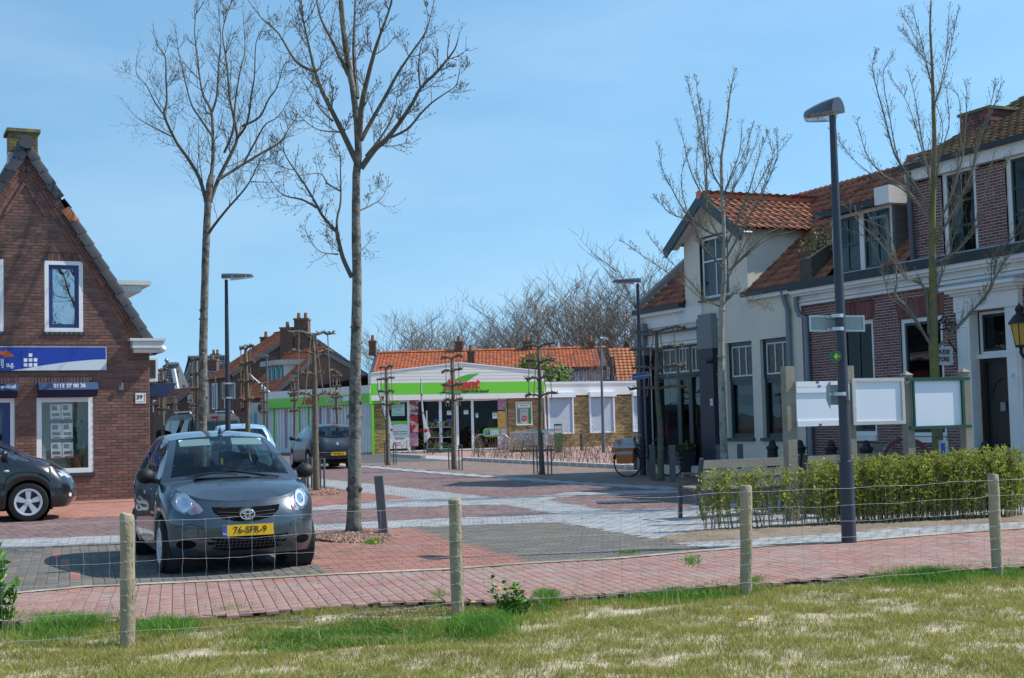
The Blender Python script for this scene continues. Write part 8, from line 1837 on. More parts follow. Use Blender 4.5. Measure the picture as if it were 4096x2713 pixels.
 def flat_text(s, txt, P, X, Y, size, mat, parent, sx=1.):
  me = text_mesh(txt, size, .002); me.materials.append(mat); X, Y = V(X).normalized() * sx, V(Y).normalized(); Z = X.cross(Y).normalized(); me.transform(Matrix(((X.x, Y.x, Z.x, P[0]), (X.y, Y.y, Z.y, P[1]), (X.z, Y.z, Z.z, P[2]), (0, 0, 0, 1)))); return link_mesh('plate_text', me, parent)
 def plate(s, ax, z, txt, tilt=.05):
  h, n = s.hit(ax, 0, z); sg = 1 if ax == 'f' else -1; x = h.x + sg * .018; mb = MB(); mb.box(min(x - .006, x + .006), max(x - .006, x + .006), -.26, .26, z - .056, z + .056); p = mb.build('number_plate', m_py, s.root)
  mb = MB(); xo = x + sg * .008; yb = -.26 * sg; mb.box(min(xo - .001, xo + .001), max(xo - .001, xo + .001), min(yb, yb + .045 * sg), max(yb, yb + .045 * sg), z - .056, z + .056); mb.build('euro_band', m_nv, p)
  s.flat_text(txt, (x + sg * .0085, .02 * sg, z), (0, sg, 0), (0, 0, 1), .098, m_blk, p, .95); s.flat_text('NL', (x + sg * .0095, -.238 * sg, z - .03), (0, sg, 0), (0, 0, 1), .03, m_wtxt, p)
 def mirrors(s, x, y, z, mat, r=(.07, .10, .085)):
  for sg in (1, -1):
   mb = MB(); n = 12; base = len(mb.v); k = 9
   for i in range(k + 1):
    th = pi * i / k
    for j in range(n): ph = 2 * pi * j / n; mb.v.append((x + r[0] * cos(th) * (1.2 if cos(th) > 0 else .45), sg * y + r[1] * sin(th) * cos(ph), z + r[2] * sin(th) * sin(ph)))
   for i in range(k):
    for j in range(n): a = i * n + j; b = i * n + (j + 1) % n; mb.f.append((a, b, b + n, a + n)); mb.r.append(.5); mb.m.append(0)
   mb.beam(V((x + .02, sg * (y - .06), z - .05)), V((x + .06, sg * (y - .2), z - .07)), .05, .05); mb.build('mirror', mat, s.root, smooth=True)
 def interior(s, x0, x1, zs, w=.5):
  for (x, y) in ((x0, .32), (x0, -.32), (x1, .3), (x1, -.3)):
   mb = MB(); mb.hexa([(x, y - .22, .45), (x + .45, y - .22, .45), (x + .45, y + .22, .45), (x, y + .22, .45), (x, y - .22, .58), (x + .45, y - .22, .62), (x + .45, y + .22, .62), (x, y + .22, .58)]); mb.hexa([(x - .12, y - .22, .5), (x + .06, y - .22, .5), (x + .06, y + .22, .5), (x - .12, y + .22, .5), (x - .3, y - .17, zs), (x - .2, y - .17, zs), (x - .2, y + .17, zs), (x - .3, y + .17, zs)])
   mb.hexa([(x - .3, y - .1, zs + .01), (x - .2, y - .1, zs + .01), (x - .2, y + .1, zs + .01), (x - .3, y + .1, zs + .01), (x - .32, y - .09, zs + .16), (x - .23, y - .09, zs + .16), (x - .23, y + .09, zs + .16), (x - .32, y + .09, zs + .16)]); mb.build('seat', m_seat, s.root)
 def dash(s, x, z, w):
  mb = MB(); mb.hexa([(x - .35, -w, .5), (x + .25, -w * .95, .5), (x + .25, w * .95, .5), (x - .35, w, .5), (x - .3, -w, z - .06), (x + .25, -w * .95, z), (x + .25, w * .95, z), (x - .3, w, z - .06)]); mb.build('dashboard', m_seat, s.root)
  mb = MB(); c = V((x - .42, .33, z - .05)); mb.tube([c + V((.07 * sin(a), .18 * cos(a), .17 * sin(a))) for a in np.linspace(0, 2 * pi, 25)], .014, 6, False); mb.build('steering_wheel', m_plas, s.root)

def aygo(name, lab, paint, hero=True):
 cols = [(1.85, 0, .20, .755, .11, .12), (1.84, .25, .20, .76, .115, .12), (1.78, .50, .20, .785, .135, .10), (1.62, .685, .20, .83, .14, .07), (1.40, .775, .19, .875, .10, .05), (1.0, .80, .19, .915, .06, .05), (.6, .805, .19, .935, .045, .05), (0, .805, .19, .955, .045, .05), (-.6, .805, .19, .985, .05, .05), (-1.1, .80, .22, 1.03, .06, .05), (-1.38, .735, .25, 1.05, .07, .05), (-1.53, .55, .28, 1.01, .05, .05), (-1.565, .25, .28, .97, .04, .05), (-1.57, 0, .28, .965, .04, .05)]
 c = Car(name, lab, cols, .92, (.28, 1.405, .545, .10), [(-.35, .565, 1.42), (-.9, .55, 1.395), (-1.22, .52, 1.345)], [(-.3, 0, 1.465), (-.85, 0, 1.45), (-1.27, 0, 1.40)], (1.06, .965), [(1.17, .8), (-1.17, .8)], .285, paint, hood_mid=(1.45, 0, .875))
 c.sides([(9, 26), (28, 44)]); c.rear(); c.finish(); c.wells(.78)
 for (x, y) in ((1.17, .71), (1.17, -.71), (-1.17, .71), (-1.17, -.71)): c.wheel(x, y, 5)
 c.mirrors(.70, .87, 1.00, m_plas)
 c.interior(.05, -.72, 1.05); c.dash(.75, .92, .64)
 if not hero: return c
 for sg in (1, -1):
  hl = [(.43, .665), (.47, .635), (.54, .622), (.62, .635), (.68, .675), (.712, .74), (.708, .81), (.68, .865), (.645, .875), (.59, .835), (.52, .775), (.46, .715)]
  h = c.decal('headlight', 'f', [(sg * y, z) for y, z in hl], M('headlamp_housing', (.38, .40, .43), .25, .05, metal=.5), .002)
  for (cy, cz, r, mt) in ((.60, .742, .088, m_refl2), (.60, .742, .05, m_chrome), (.50, .668, .036, M('indicator_pink', (.45, .22, .2), .2, .05, metal=.4))):
   c.decal('reflector', 'f', [(sg * (cy + r * .72 * cos(a)), cz + r * sin(a)) for a in np.linspace(0, 2 * pi, 20, endpoint=False)], mt, .004 if r > .06 else .008, parent=h, bulge=-.002 if r > .06 else .004)
  mb = MB(); P = []
  for a in np.linspace(0, 2 * pi, 30): q, n_ = c.hit('f', sg * (.60 + .066 * cos(a)), .742 + .09 * sin(a)); P.append(q + n_ * .007)
  mb.tube(P, .006, 5, False); mb.build('chrome_ring', m_chrome, h, smooth=True)
  c.decal('lens', 'f', [(sg * y, z) for y, z in hl], m_clear, .014, parent=h, bulge=.012)
  c.decal('fog_recess', 'f', [(sg * (.60 + .085 * cos(a) * (1 if cos(a) * sg * sg > 0 else 1.1)), .325 + .045 * sin(a)) for a in np.linspace(0, 2 * pi, 18, endpoint=False)], m_gril, .003)
  c.seam('f', [(sg * .44, .50), (sg * .56, .53), (sg * .70, .50)], .008); c.seam('f', [(sg * .45, .465), (sg * .45, .50)], .008)
 gr = c.decal('grille', 'f', [(-.35, .695), (-.2, .685), (0, .682), (.2, .685), (.35, .695), (.33, .64), (.25, .575), (.12, .545), (0, .54), (-.12, .545), (-.25, .575), (-.33, .64)], m_gril, .003)
 lg = c.decal('lower_grille', 'f', [(-.43, .405), (-.2, .392), (0, .392), (.2, .392), (.43, .405), (.40, .33), (.34, .27), (.2, .25), (0, .248), (-.2, .25), (-.34, .27), (-.40, .33)], m_gril, .003)
 m_mesh = M('mesh_bars', (.05, .05, .052), .4)
 for zz in (.29, .32, .35): c.seam('f', [(-.34, zz), (.34, zz)], .007, m_mesh, .006, 'grille_bar')
 for yy in np.linspace(-.33, .33, 17): c.seam('f', [(yy, .275), (yy + .015, .375)], .006, m_mesh, .0065, 'grille_bar')
 for zz in (.595, .63):
  for sg in (1, -1): c.seam('f', [(sg * .09, zz), (sg * .29, zz + .012)], .006, m_mesh, .006, 'grille_bar')
 # emblem: three chrome ellipses
 em_ = MB(); q, n_ = c.hit('f', 0, .61); X = q.x + .02
 disc = c.decal('emblem_base', 'f', [(.088 * cos(a), .612 + .07 * sin(a)) for a in np.linspace(0, 2 * pi, 22, endpoint=False)], m_plas, .012)
 for (ry, rz, cz) in ((.072, .050, .612), (.026, .046, .615), (.052, .020, .634)): em_.tube([V((X + .004, ry * cos(a), cz + rz * sin(a))) for a in np.linspace(0, 2 * pi, 33)], .0065, 6, False)
 em_.build('emblem', m_chrome, disc, smooth=True)
 c.plate('f', .455, '76-SFR-9')
 # seams
 hs = [(sg_, z_) for sg_, z_ in ((-.64, .84), (-.5, .775), (-.3, .75), (-.1, .735), (0, .745), (.1, .735), (.3, .75), (.5, .775), (.64, .84))]; c.seam('f', hs, .007)
 for ax in ('R', 'L'):
  c.seam(ax, [(.74, .92), (.80, .6), (.74, .3), (.6, .23), (-.15, .23), (-.18, .5), (-.16, .95)], .007); c.seam(ax, [(-.18, .23), (-.7, .24), (-.84, .5), (-.9, .8), (-.98, 1.0)], .007)
  c.decal('door_handle', ax, [(-.02 + .09 * cos(a), .80 + .022 * sin(a)) for a in np.linspace(0, 2 * pi, 12, endpoint=False)], paint, .012, bulge=.012); c.decal('side_indicator', ax, [(.98 + .03 * cos(a), .72 + .02 * sin(a)) for a in np.linspace(0, 2 * pi, 12, endpoint=False)], m_pw, .004, bulge=.006)
  c.decal('tail_light', ax, [(-1.36, 1.02), (-1.22, 1.0), (-1.20, .75), (-1.38, .7)], m_rl, .004)
 # wiper, antenna, inside mirror, visors
 mb = MB(); mb.tube([V((1.03, .05, .985)), V((.99, -.2, 1.02)), V((1.0, -.50, .985))], [.012, .01, .006], 6); mb.tube([V((1.04, .50, .955)), V((1.0, .05, 1.03)), V((.96, -.1, 1.045))], [.01, .01, .006], 6); mb.build('wiper', m_plas, c.root)
 mb = MB(); mb.lathe([(.03, 0), (.022, .03), (.012, .06), (0, .062)], (.16, .02, 1.425), 10); mb.tube([V((.16, .02, 1.48)), V((-.16, .06, 1.82))], [.005, .0025], 5); mb.build('antenna', m_plas, c.root)
 mb = MB(); mb.box(.36, .40, -.11, .11, 1.245, 1.315); mb.tube([V((.38, 0, 1.31)), V((.3, 0, 1.38))], .012, 6); mb.build('rear_view_mirror', m_plas, c.root)
 mb = MB(); mb.box(.37, .38, -.012, .012, 1.09, 1.16); mb.tube([V((.375, 0, 1.16)), V((.375, 0, 1.24))], .002, 4); mb.build('air_freshener', m_dand0, c.root)
 for sg in (1, -1): mb = MB(); mb.hexa([(.24, sg * .12, 1.375), (.34, sg * .12, 1.30), (.34, sg * .46, 1.29), (.24, sg * .46, 1.36), (.26, sg * .12, 1.385), (.36, sg * .12, 1.31), (.36, sg * .46, 1.30), (.26, sg * .46, 1.37)]); mb.build('sun_visor', m_pw, c.root)
 mb = MB(); mb.box(1.02, 1.10, -.42, .18, .962, .9665)
 for k in range(40): y = -.40 + k * .0145; mb.box(1.03, 1.09, y, y + .006, .967, .972)
 mb.build('cowl_vent', m_plas, c.root)
 return c
m_dand0 = M('freshener_yellow', (.8, .6, .02), .6)
p_aygo = PAINT('dark_blue_grey_metallic', (.050, .070, .092), .5, .30)
AY = aygo('hatchback_car', 'dark blue grey five door hatchback facing the field, yellow plate 76-SFR-9', p_aygo)
fa_ = ground(678, 2288); fb_ = ground(1204, 2261); fc_ = (fa_ + fb_) / 2; hd_ = V((sin(radians(22)), -cos(radians(22)), 0)); AY.place(fc_ - hd_ * 1.17, hd_)
# pale blue car half hidden behind it
BL = aygo('small_car', 'light blue small car with its roof showing above the dark hatchback', PAINT('pale_blue_paint', (.30, .50, .68), .2, .3), False); Pb_ = at(955, 1706, 37.); BL.root.scale = (1.09, 1.09, 1.09); BL.place(V((Pb_.x, 37., 0)), (-.28, .96, 0))
mb = MB(); mb.lathe([(.02, 0), (.01, .03)], (-1.1, 0, 1.41), 8); mb.tube([V((-1.1, 0, 1.44)), V((-1.3, .02, 1.75))], [.004, .002], 4); mb.build('antenna', m_plas, BL.root)
# black mpv at the left edge
def mpv():
 cols = [(2.14, 0, .22, .74, .10, .10), (2.13, .3, .22, .745, .10, .10), (2.05, .62, .22, .77, .12, .08), (1.88, .81, .22, .85, .14, .06), (1.6, .875, .22, .95, .10, .05), (1.2, .89, .22, 1.03, .06, .05), (.7, .895, .22, 1.08, .05, .05), (0, .895, .22, 1.10, .05, .05), (-.8, .895, .22, 1.12, .05, .05), (-1.6, .89, .24, 1.15, .06, .05), (-2.05, .80, .28, 1.15, .06, .05), (-2.2, .5, .3, 1.12, .05, .05), (-2.23, .0, .3, 1.12, .04, .05)]
 c = Car('people_carrier', 'black people carrier with five spoke alloy wheels parked by the brick house', cols, 1.12, (.35, 1.56, .62, .10), [(-.5, .65, 1.60), (-1.4, .63, 1.57), (-1.9, .6, 1.5)], [(-.5, 0, 1.635), (-1.3, 0, 1.62), (-1.95, 0, 1.56)], (1.30, 1.12), [(1.34, .9), (-1.34, .9)], .325, PAINT('black_paint_car', (.012, .013, .016), .2, .25), hood_mid=(1.75, 0, .97))
 c.sides([(8, 24), (26, 40), (41, 46)]); c.rear(); c.finish(); c.wells(.86)
 for (x, y) in ((1.34, .79), (1.34, -.79), (-1.34, .79), (-1.34, -.79)): c.wheel(x, y, 5, rr=.70)
 c.mirrors(.95, .98, 1.14, c.paint); c.interior(.15, -.75, 1.15); c.dash(.9, 1.05, .7)
 for ax in ('R', 'L'):
  h = c.decal('headlight', ax, [(1.90, .875), (1.80, .86), (1.82, .80), (1.87, .735), (1.99, .70), (2.06, .70), (2.03, .76), (1.97, .83)], m_refl2, .003); c.decal('lens', ax, [(1.90, .875), (1.80, .86), (1.82, .80), (1.87, .735), (1.99, .70), (2.06, .70), (2.03, .76), (1.97, .83)], m_clear, .008, parent=h, bulge=.01)
  c.decal('side_indicator', ax, [(1.0 + .045 * cos(a), .86 + .02 * sin(a)) for a in np.linspace(0, 2 * pi, 12, endpoint=False)], m_pw, .004, bulge=.006)
  c.decal('fog_recess', ax, [(1.98, .46), (2.09, .47), (2.09, .38), (2.0, .37)], m_plas, .004); c.decal('fog_lamp', ax, [(2.015 + .025 * cos(a), .42 + .035 * sin(a)) for a in np.linspace(0, 2 * pi, 12, endpoint=False)], m_refl2, .008)
  c.seam(ax, [(1.68, .70), (1.9, .70)], .006); c.seam(ax, [(1.73, .40), (2.0, .40)], .008, m_plas); c.seam(ax, [(.98, 1.02), (1.0, .7), (.95, .3)], .007)
 c.seam('R', [(1.05, 1.10), (.72, 1.14)], .01, m_chrome)
 return c
VW = mpv(); wv = ground(113, 2087); hdv = V((.94, .34, 0)).normalized(); rt = V((hdv.y, -hdv.x, 0)); VW.place(wv - hdv * 1.34 - rt * .87, hdv)
# dark blue hatchback seen from behind
def punto():
 cols = [(2.0, 0, .22, .72, .10, .10), (1.98, .3, .22, .73, .10, .10), (1.9, .58, .22, .76, .12, .08), (1.7, .76, .22, .83, .12, .06), (1.4, .83, .2, .90, .08, .05), (1.0, .842, .2, .95, .06, .05), (.5, .845, .2, .97, .05, .05), (-.2, .845, .2, .99, .05, .05), (-.9, .845, .2, 1.02, .05, .05), (-1.45, .835, .25, 1.06, .07, .05), (-1.80, .76, .30, 1.08, .08, .06), (-1.98, .52, .32, 1.0, .10, .06), (-2.02, .25, .32, .96, .12, .06), (-2.03, 0, .32, .95, .12, .06)]
 c = Car('blue_hatchback', 'dark blue hatchback driving away past the supermarket, yellow rear plate', cols, 1.0, (.25, 1.42, .58, .10), [(-.5, .60, 1.45), (-1.1, .585, 1.42), (-1.5, .56, 1.37)], [(-.4, 0, 1.49), (-1.0, 0, 1.48), (-1.58, 0, 1.43)], (1.2, 1.0), [(1.25, .84), (-1.26, .84)], .30, PAINT('navy_metallic', (.018, .026, .045), .0, .4, .35), hood_mid=(1.6, 0, .88))
 c.sides([(9, 25), (27, 42)]); c.rear(m0=(1, 7), m1=(0, 10)); c.finish(); c.wells(.82)
 for (x, y) in ((1.25, .75), (1.25, -.75), (-1.26, .75), (-1.26, -.75)): c.wheel(x, y, 9)
 c.mirrors(.78, .92, 1.02, c.paint); c.interior(.0, -.85, 1.08); c.dash(.85, .95, .66)
 for sg in (1, -1):
  c.decal('tail_light', 'r', [(sg * .60, 1.26), (sg * .66, 1.24), (sg * .735, .98), (sg * .70, .92), (sg * .62, 1.02)], m_rl, .012)
  c.decal('reflector', 'r', [(sg * .5, .40), (sg * .66, .42), (sg * .66, .45), (sg * .5, .43)], m_rl, .005)
 c.decal('bumper_strip', 'r', [(-.72, .36), (.72, .36), (.74, .50), (.3, .47), (-.3, .47), (-.74, .50)], m_plas, .004); c.seam('r', [(-.7, .56), (-.3, .55), (.3, .55), (.7, .56)], .012, m_chrome)
 c.seam('r', [(-.6, .62), (.6, .62)], .008); c.decal('badge', 'r', [(.045 * cos(a), .83 + .045 * sin(a)) for a in np.linspace(0, 2 * pi, 16, endpoint=False)], m_chrome, .006)
 c.plate('r', .50, '70-PRG-2')
 h_, n_ = c.hit('r', 0, .74); c.flat_text('PUNTO', (h_.x - .006, 0, .73), (0, -1, 0), (0, 0, 1), .05, m_chrome, c.root, 1.3)
 tb_([V((-1.45, 0, 1.44)), V((-1.75, .0, 1.76))], [.005, .0025], 5).build('antenna', m_plas, c.root); c.decal('brake_light', 'r', [(-.13, 1.405), (.13, 1.405), (.13, 1.425), (-.13, 1.425)], m_rl, .02); tb_([V((-1.86, -.02, 1.05)), V((-1.84, .25, 1.06))], .012, 5).build('rear_wiper', m_plas, c.root)
 for ax in ('L', 'R'): c.seam(ax, [(.86, .95), (.9, .6), (.8, .28), (-.3, .26), (-.34, .6), (-.3, .98)], .007)
 return c
PU = punto(); D = 47.; P = at(1330, 1870, D); hp = V((-.365, .93, 0)).normalized(); PU.root.scale = (1.04,) * 3; PU.place(V((P.x, D, 0)) + hp * 1.3, hp)
# dark van with roof rails
def van():
 r = empty('van', (0, 0, 0), 'dark grey van with roof rails and tinted rear doors behind the hatchback', 'van'); WLOC[r] = V((0, 0, 0)); pt = PAINT('van_grey', (.020, .026, .027), .0, .5, .2); W = .95
 prof = [(-2.4, .35), (-2.42, 1.0), (-2.32, 1.75), (-2.22, 1.93), (-2.0, 1.98), (.6, 1.98), (.95, 1.9), (1.75, 1.15), (2.35, .95), (2.45, .6), (2.4, .3)]
 n = len(prof); mb = MB(); sec = []
 for (x, z) in prof:
  wz = W - (.14 * max(0, (z - 1.0)) / .98 if z > 1 else 0); sec.append([(x, -wz, min(z, z)), (x, wz, z)])
 for i in range(n - 1): mb.quad(sec[i][0], sec[i][1], sec[i + 1][1], sec[i + 1][0])
 for k in (0, 1): mb.poly([sec[i][k] for i in range(n)] if k else [sec[i][k] for i in reversed(range(n))])
 bm = bmesh.new(); me = mb.mesh('body', pt); bm.from_mesh(me); bmesh.ops.remove_doubles(bm, verts=bm.verts, dist=1e-4); bmesh.ops.recalc_face_normals(bm, faces=bm.faces); bmesh.ops.bevel(bm, geom=[e for e in bm.edges if e.calc_face_angle(0) > .5], offset=.09, segments=4, affect='EDGES'); [setattr(f, 'smooth', True) for f in bm.faces]; bm.to_mesh(me); bm.free(); me.set_sharp_from_angle(angle=radians(35)); link_mesh('body', me, r)
 gt = GLASS('van_glass', refl=.05, tint=(.10, .12, .12), trans=.4)
 for sg in (1, -1):
  for (x0, x1) in ((-2.1, -.95), (-.88, .25), (.32, 1.15)):
   mb = MB(); y0, y1 = sg * (W - .035 + .012), sg * (W - .125 + .012); xt = x1 - .25 if x1 > 1 else x1; mb.quad((x0, y0, 1.22), (x1, y0, 1.22), (xt, y1, 1.78), (x0, y1, 1.78)); mb.build('side_window', gt, r)
  tb_([V((-1.9, sg * .72, 1.97)), V((-1.8, sg * .72, 2.06)), V((.3, sg * .72, 2.06)), V((.4, sg * .72, 1.97))], .025, 6).build('roof_rail', m_steel, r, smooth=True)
  bb_(1.15, 1.28, min(sg * W, sg * (W + .22)), max(sg * W, sg * (W + .22)), 1.15, 1.48).build('mirror', m_plas, r)
  mb = MB(); y0 = sg * .88; mb.box(-2.44, -2.38, min(y0, y0 - sg * .1), max(y0, y0 - sg * .1), .75, 1.3); mb.build('tail_light', m_rl, r)
  for x in (-1.5, 1.55): mb = MB(); mb.lathe([(.2, -.1), (.3, -.1), (.33, -.07), (.33, .07), (.3, .1), (.2, .1), (0, .08)], (x, sg * .85, .33), 24, 'y'); mb.build('wheel', m_tyre, r, smooth=True, angle=radians(40))
 for (y0, y1) in ((-.78, -.03), (.03, .78)): mb = MB(); mb.quad((-2.425, y0, 1.05), (-2.425, y1, 1.05), (-2.345, y1 * .95, 1.72), (-2.345, y0 * .95, 1.72)); mb.build('rear_window', gt, r)
 bb_(-2.30, -2.26, -.11, .11, 1.86, 1.90).build('brake_light', m_rl, r); bb_(-2.44, -2.40, -.008, .008, .5, 1.85).build('door_gap', m_dark, r)
 return r
vn = van(); D = 45.; P = at(866, 1700, D); hv = V((-.47, .88, 0)).normalized(); vn.location = V((P.x, D, 0)) + hv * 2.4; vn.rotation_euler = (0, 0, atan2(hv.y, hv.x))
# ------------------------------------------------------------------ sheep-wire fence
m_fpost = M('fence_post_wood', (.34, .285, .185), .85, .25, 5, .5, 30, col2=(.22, .20, .13), mix=(.5, .68), mscale=4)
m_wire = M('fence_wire', (.33, .34, .35), .6, .1, 5, metal=.2)
def wire_fence():
 gz = -.05; rg = random.Random(5)
 bases = [(510, 2585), (1832, 2462), (2985, 2380), (3992, 2312)]; tops = [(508, 2062), (1818, 2000), (2983, 1947), (3972, 1900)]
 B = [ground(x, y, gz) for x, y in bases]; T = [at(x, y, b.y) for (x, y), b in zip(tops, B)]
 dirs = (B[3] - B[0]) / 3; B = [B[0] - dirs * 1.05] + B + [B[3] + dirs * 1.0]; T = [B[0] + V((0, 0, 1.0))] + T + [B[5] + V((0, 0, .95))]
 root = empty('wire_fence', B[2], 'galvanised sheep wire fence on round wooden posts along the field', 'fence')
 for i in range(1, 5):
  mb = MB(); n = 7; pts = [B[i].lerp(T[i], k / (n - 1)) + V((rg.uniform(-.003, .003), 0, 0)) for k in range(n)]; pts[0] = B[i] + V((0, 0, -.05)); pts.append(T[i] + V((0, 0, .012))); mb.tube(pts, [.052 + rg.uniform(-.002, .002) for _ in range(n)] + [.042], 14); mb.build('post', m_fpost, root, smooth=True, angle=radians(40))
 fr = (.955, .80, .65, .51, .39, .28, .115, .02)
 off = V((0, -.055, 0)); rows = []
 for fi, f in enumerate(fr[:7]):
  line = []
  for i in range(5):
   a = B[i].lerp(T[i], f); b = B[i + 1].lerp(T[i + 1], f); m = 30
   for k in range(m):
    t = k / m; sag = -.018 * sin(pi * t) * (1 if fi else .6) + .005 * sin(t * 21 + fi * 2 + i) + rg.uniform(-.003, .003); line.append(a.lerp(b, t) + V((0, rg.uniform(-.004, .004), sag)) + off)
  tb_(line, .0014 if fi in (0, 6) else .0011, 4, False).build('wire', m_wire, root); rows.append(line)
 n = len(rows[0]); L = (B[5] - B[0]).length; step = .172 / L * n; x = 3.
 while x < n - 2:
  j = int(x); t = x - j; pts = [r[j].lerp(r[j + 1], t) + V((rg.uniform(-.006, .006), 0, 0)) for r in rows]; mb = MB(); P = []
  for a, b in zip(pts[:-1], pts[1:]): P += [a, a.lerp(b, .5) + V((rg.uniform(-.008, .008), rg.uniform(-.006, .006), 0))]
  P.append(pts[-1]); mb.tube(P, .0011, 4, False)
  for q in pts: mb.tube([q + V((-.008, 0, 0)), q + V((.008, 0, 0))], .0034, 5)
  mb.build('stay_wire', m_wire, root); x += step
 for i in range(1, 5):
  for f in fr[:7]:
   q = B[i].lerp(T[i], f) + V((rg.uniform(-.01, .01), -.056, 0)); tb_([q + V((-.012, 0, -.004)), q + V((0, -.005, .006)), q + V((.012, 0, -.004))], .003, 4).build('staple', m_wire, root)
wire_fence()
# ------------------------------------------------------------------ grass
def grass(name, lab, C, h, w, mat, seed, bend=.5, z0=-.055, hvar=.5):
 rg = np.random.RandomState(seed); n = len(C); H = h * (1 - hvar + 2 * hvar * rg.rand(n)) if np.isscalar(h) else h * (1 - hvar + 2 * hvar * rg.rand(n)); a = rg.rand(n) * 6.28; b = rg.rand(n) * 6.28; W = w * (.6 + .8 * rg.rand(n))
 z = z0 + .022 * np.sin(C[:, 0] * 2.1 + C[:, 1] * 1.3) * np.sin(C[:, 1] * 2.7 + C[:, 0] * .6) + .018 * np.sin(C[:, 0] * 5.3 + 1) * np.sin(C[:, 1] * 6.1)
 base = np.stack((C[:, 0], C[:, 1], z), 1); s = np.stack((np.cos(a), np.sin(a), 0 * a), 1) * W[:, None]; l = np.stack((np.cos(b), np.sin(b), 0 * b), 1) * (H * bend * (.3 + rg.rand(n)))[:, None]; up = np.zeros((n, 3)); up[:, 2] = H
 v = np.stack((base - s, base + s, base + s * .6 + l * .4 + up * .6, base - s * .6 + l * .4 + up * .6, base + l + up * .95), 1).reshape(-1, 3); i = np.arange(n)[:, None] * 5
 f4 = (i + np.array([[0, 1, 2, 3]])); f3 = (i + np.array([[3, 2, 4, 4]]))
 me = bpy.data.meshes.new(name); fs = np.concatenate((i + np.array([[0, 1, 2]]), i + np.array([[0, 2, 3]]), i + np.array([[3, 2, 4]])))
 me = np_mesh(name, v, fs, mat, np.tile(rg.rand(n), 3)); o = link_mesh(name, me); return props(o, lab, 'grass', kind='stuff')
rg = np.random.RandomState(12); lx = np.array([ground(x, y).x for x, y in edge_low]); ly = np.array([ground(x, y).y for x, y in edge_low])
def scatter(n, seed, lo=6.6):
 r = np.random.RandomState(seed); X = r.uniform(-5.5, 6.5, n); top = np.interp(X, lx, ly) + .03; Y = lo + (top - lo) * r.rand(n) ** .9; C = np.stack((X, Y), 1); return C[np.abs(X) < Y * .42 + .2], None
def nz2(C, sc, sd): # cheap patchy noise
 r = np.random.RandomState(sd); v = 0
 for k in range(7): kx, ky, p = r.randn() * sc, r.randn() * sc * 1.3, r.rand() * 6.28; v = v + np.sin(C[:, 0] * kx + C[:, 1] * ky + p)
 return v / 7
def tufts(nt, per, sd, seed, thr):
 C, _ = scatter(nt, seed); r = np.random.RandomState(seed + 50); C = C[.6 * nz2(C, 1.7, 4) + nz2(C, 8, 5) + .8 * nz2(C, 15, 6) > thr + .2 * r.randn(len(C))]; m = np.repeat(C, per, 0); return m + r.randn(len(m), 2) * sd
C1 = tufts(34000, 12, .035, 1, -.42)
m_g1 = M('field_grass', (.26, .28, .045), .55, .2, 2, rnd=.4, hue=(.40, .35, .11), trans=.4); m_g2 = M('lush_grass', (.11, .26, .025), .5, .2, 2, rnd=.4, hue=(.15, .30, .03), trans=.35); m_g3 = M('dry_straw', (.46, .39, .20), .8, .2, 3, rnd=.3, trans=.2)
grass('field_grass', 'short sparse green grass over the sandy field', C1, .045, .0024, m_g1, 21, .8)
grass('dry_grass', 'dry straw coloured grass mixed through the field', tufts(11000, 9, .04, 2, -.6), .022, .0016, m_g3, 22, 1.5, hvar=.6)
# lush strips: along the path edge and a dark clover patch between the posts
def strip(n, seed, y0, y1, xa, xb, px=True):
 r = np.random.RandomState(seed); out = []
 q = r.randn(n, 2) * .33; X = (xa + xb) / 2 + (xb - xa) * .75 * np.clip(q[:, 0], -1, 1) * .9; yc_ = (y0 + y1) / 2 - (X - (xa + xb) / 2) * .055; Y = yc_ + (y1 - y0) * .7 * np.clip(q[:, 1], -1, 1); return np.array([ground(x, y, -.05).to_2d()[:] for x, y in zip(X, Y)])
S = []
for (n, sd_, xa, xb, ya, yb) in ((9000, 31, 0, 480, 2475, 2560), (3000, 32, 480, 800, 2500, 2560), (7000, 34, 1760, 2090, 2470, 2560), (5500, 35, 2420, 2990, 2365, 2420), (7000, 36, 3480, 4096, 2290, 2350), (1800, 37, 1720, 1790, 2400, 2440), (2500, 38, 2130, 2240, 2385, 2440), (1200, 39, 2960, 3060, 2330, 2370), (1500, 40, 830, 1000, 2455, 2480), (900, 41, 3990, 4096, 2270, 2330)):
 S.append(strip(n, sd_, ya, yb, xa, xb))
C2 = np.concatenate(S); C2 = C2[np.random.RandomState(8).rand(len(C2)) < .35 + .65 * (nz2(C2, 6, 12) > -.1)]; grass('lush_grass', 'taller lush green grass along the edge of the path', C2, .085, .003, m_g2, 23, .55)
CL = strip(34000, 51, 2480, 2610, 1000, 1800); cc = np.array(ground(1400, 2545, -.05).to_2d()[:]); e = ((CL[:, 0] - cc[0]) / 1.15) ** 2 + ((CL[:, 1] - cc[1]) / .62) ** 2; CL = CL[e < 1 + .3 * nz2(CL, 9, 2)]
grass('clover_patch', 'dark green clover patch between two fence posts', CL, .032, .005, M('clover', (.07, .22, .015), .5, .2, 3, rnd=.4, trans=.3), 24, .8)
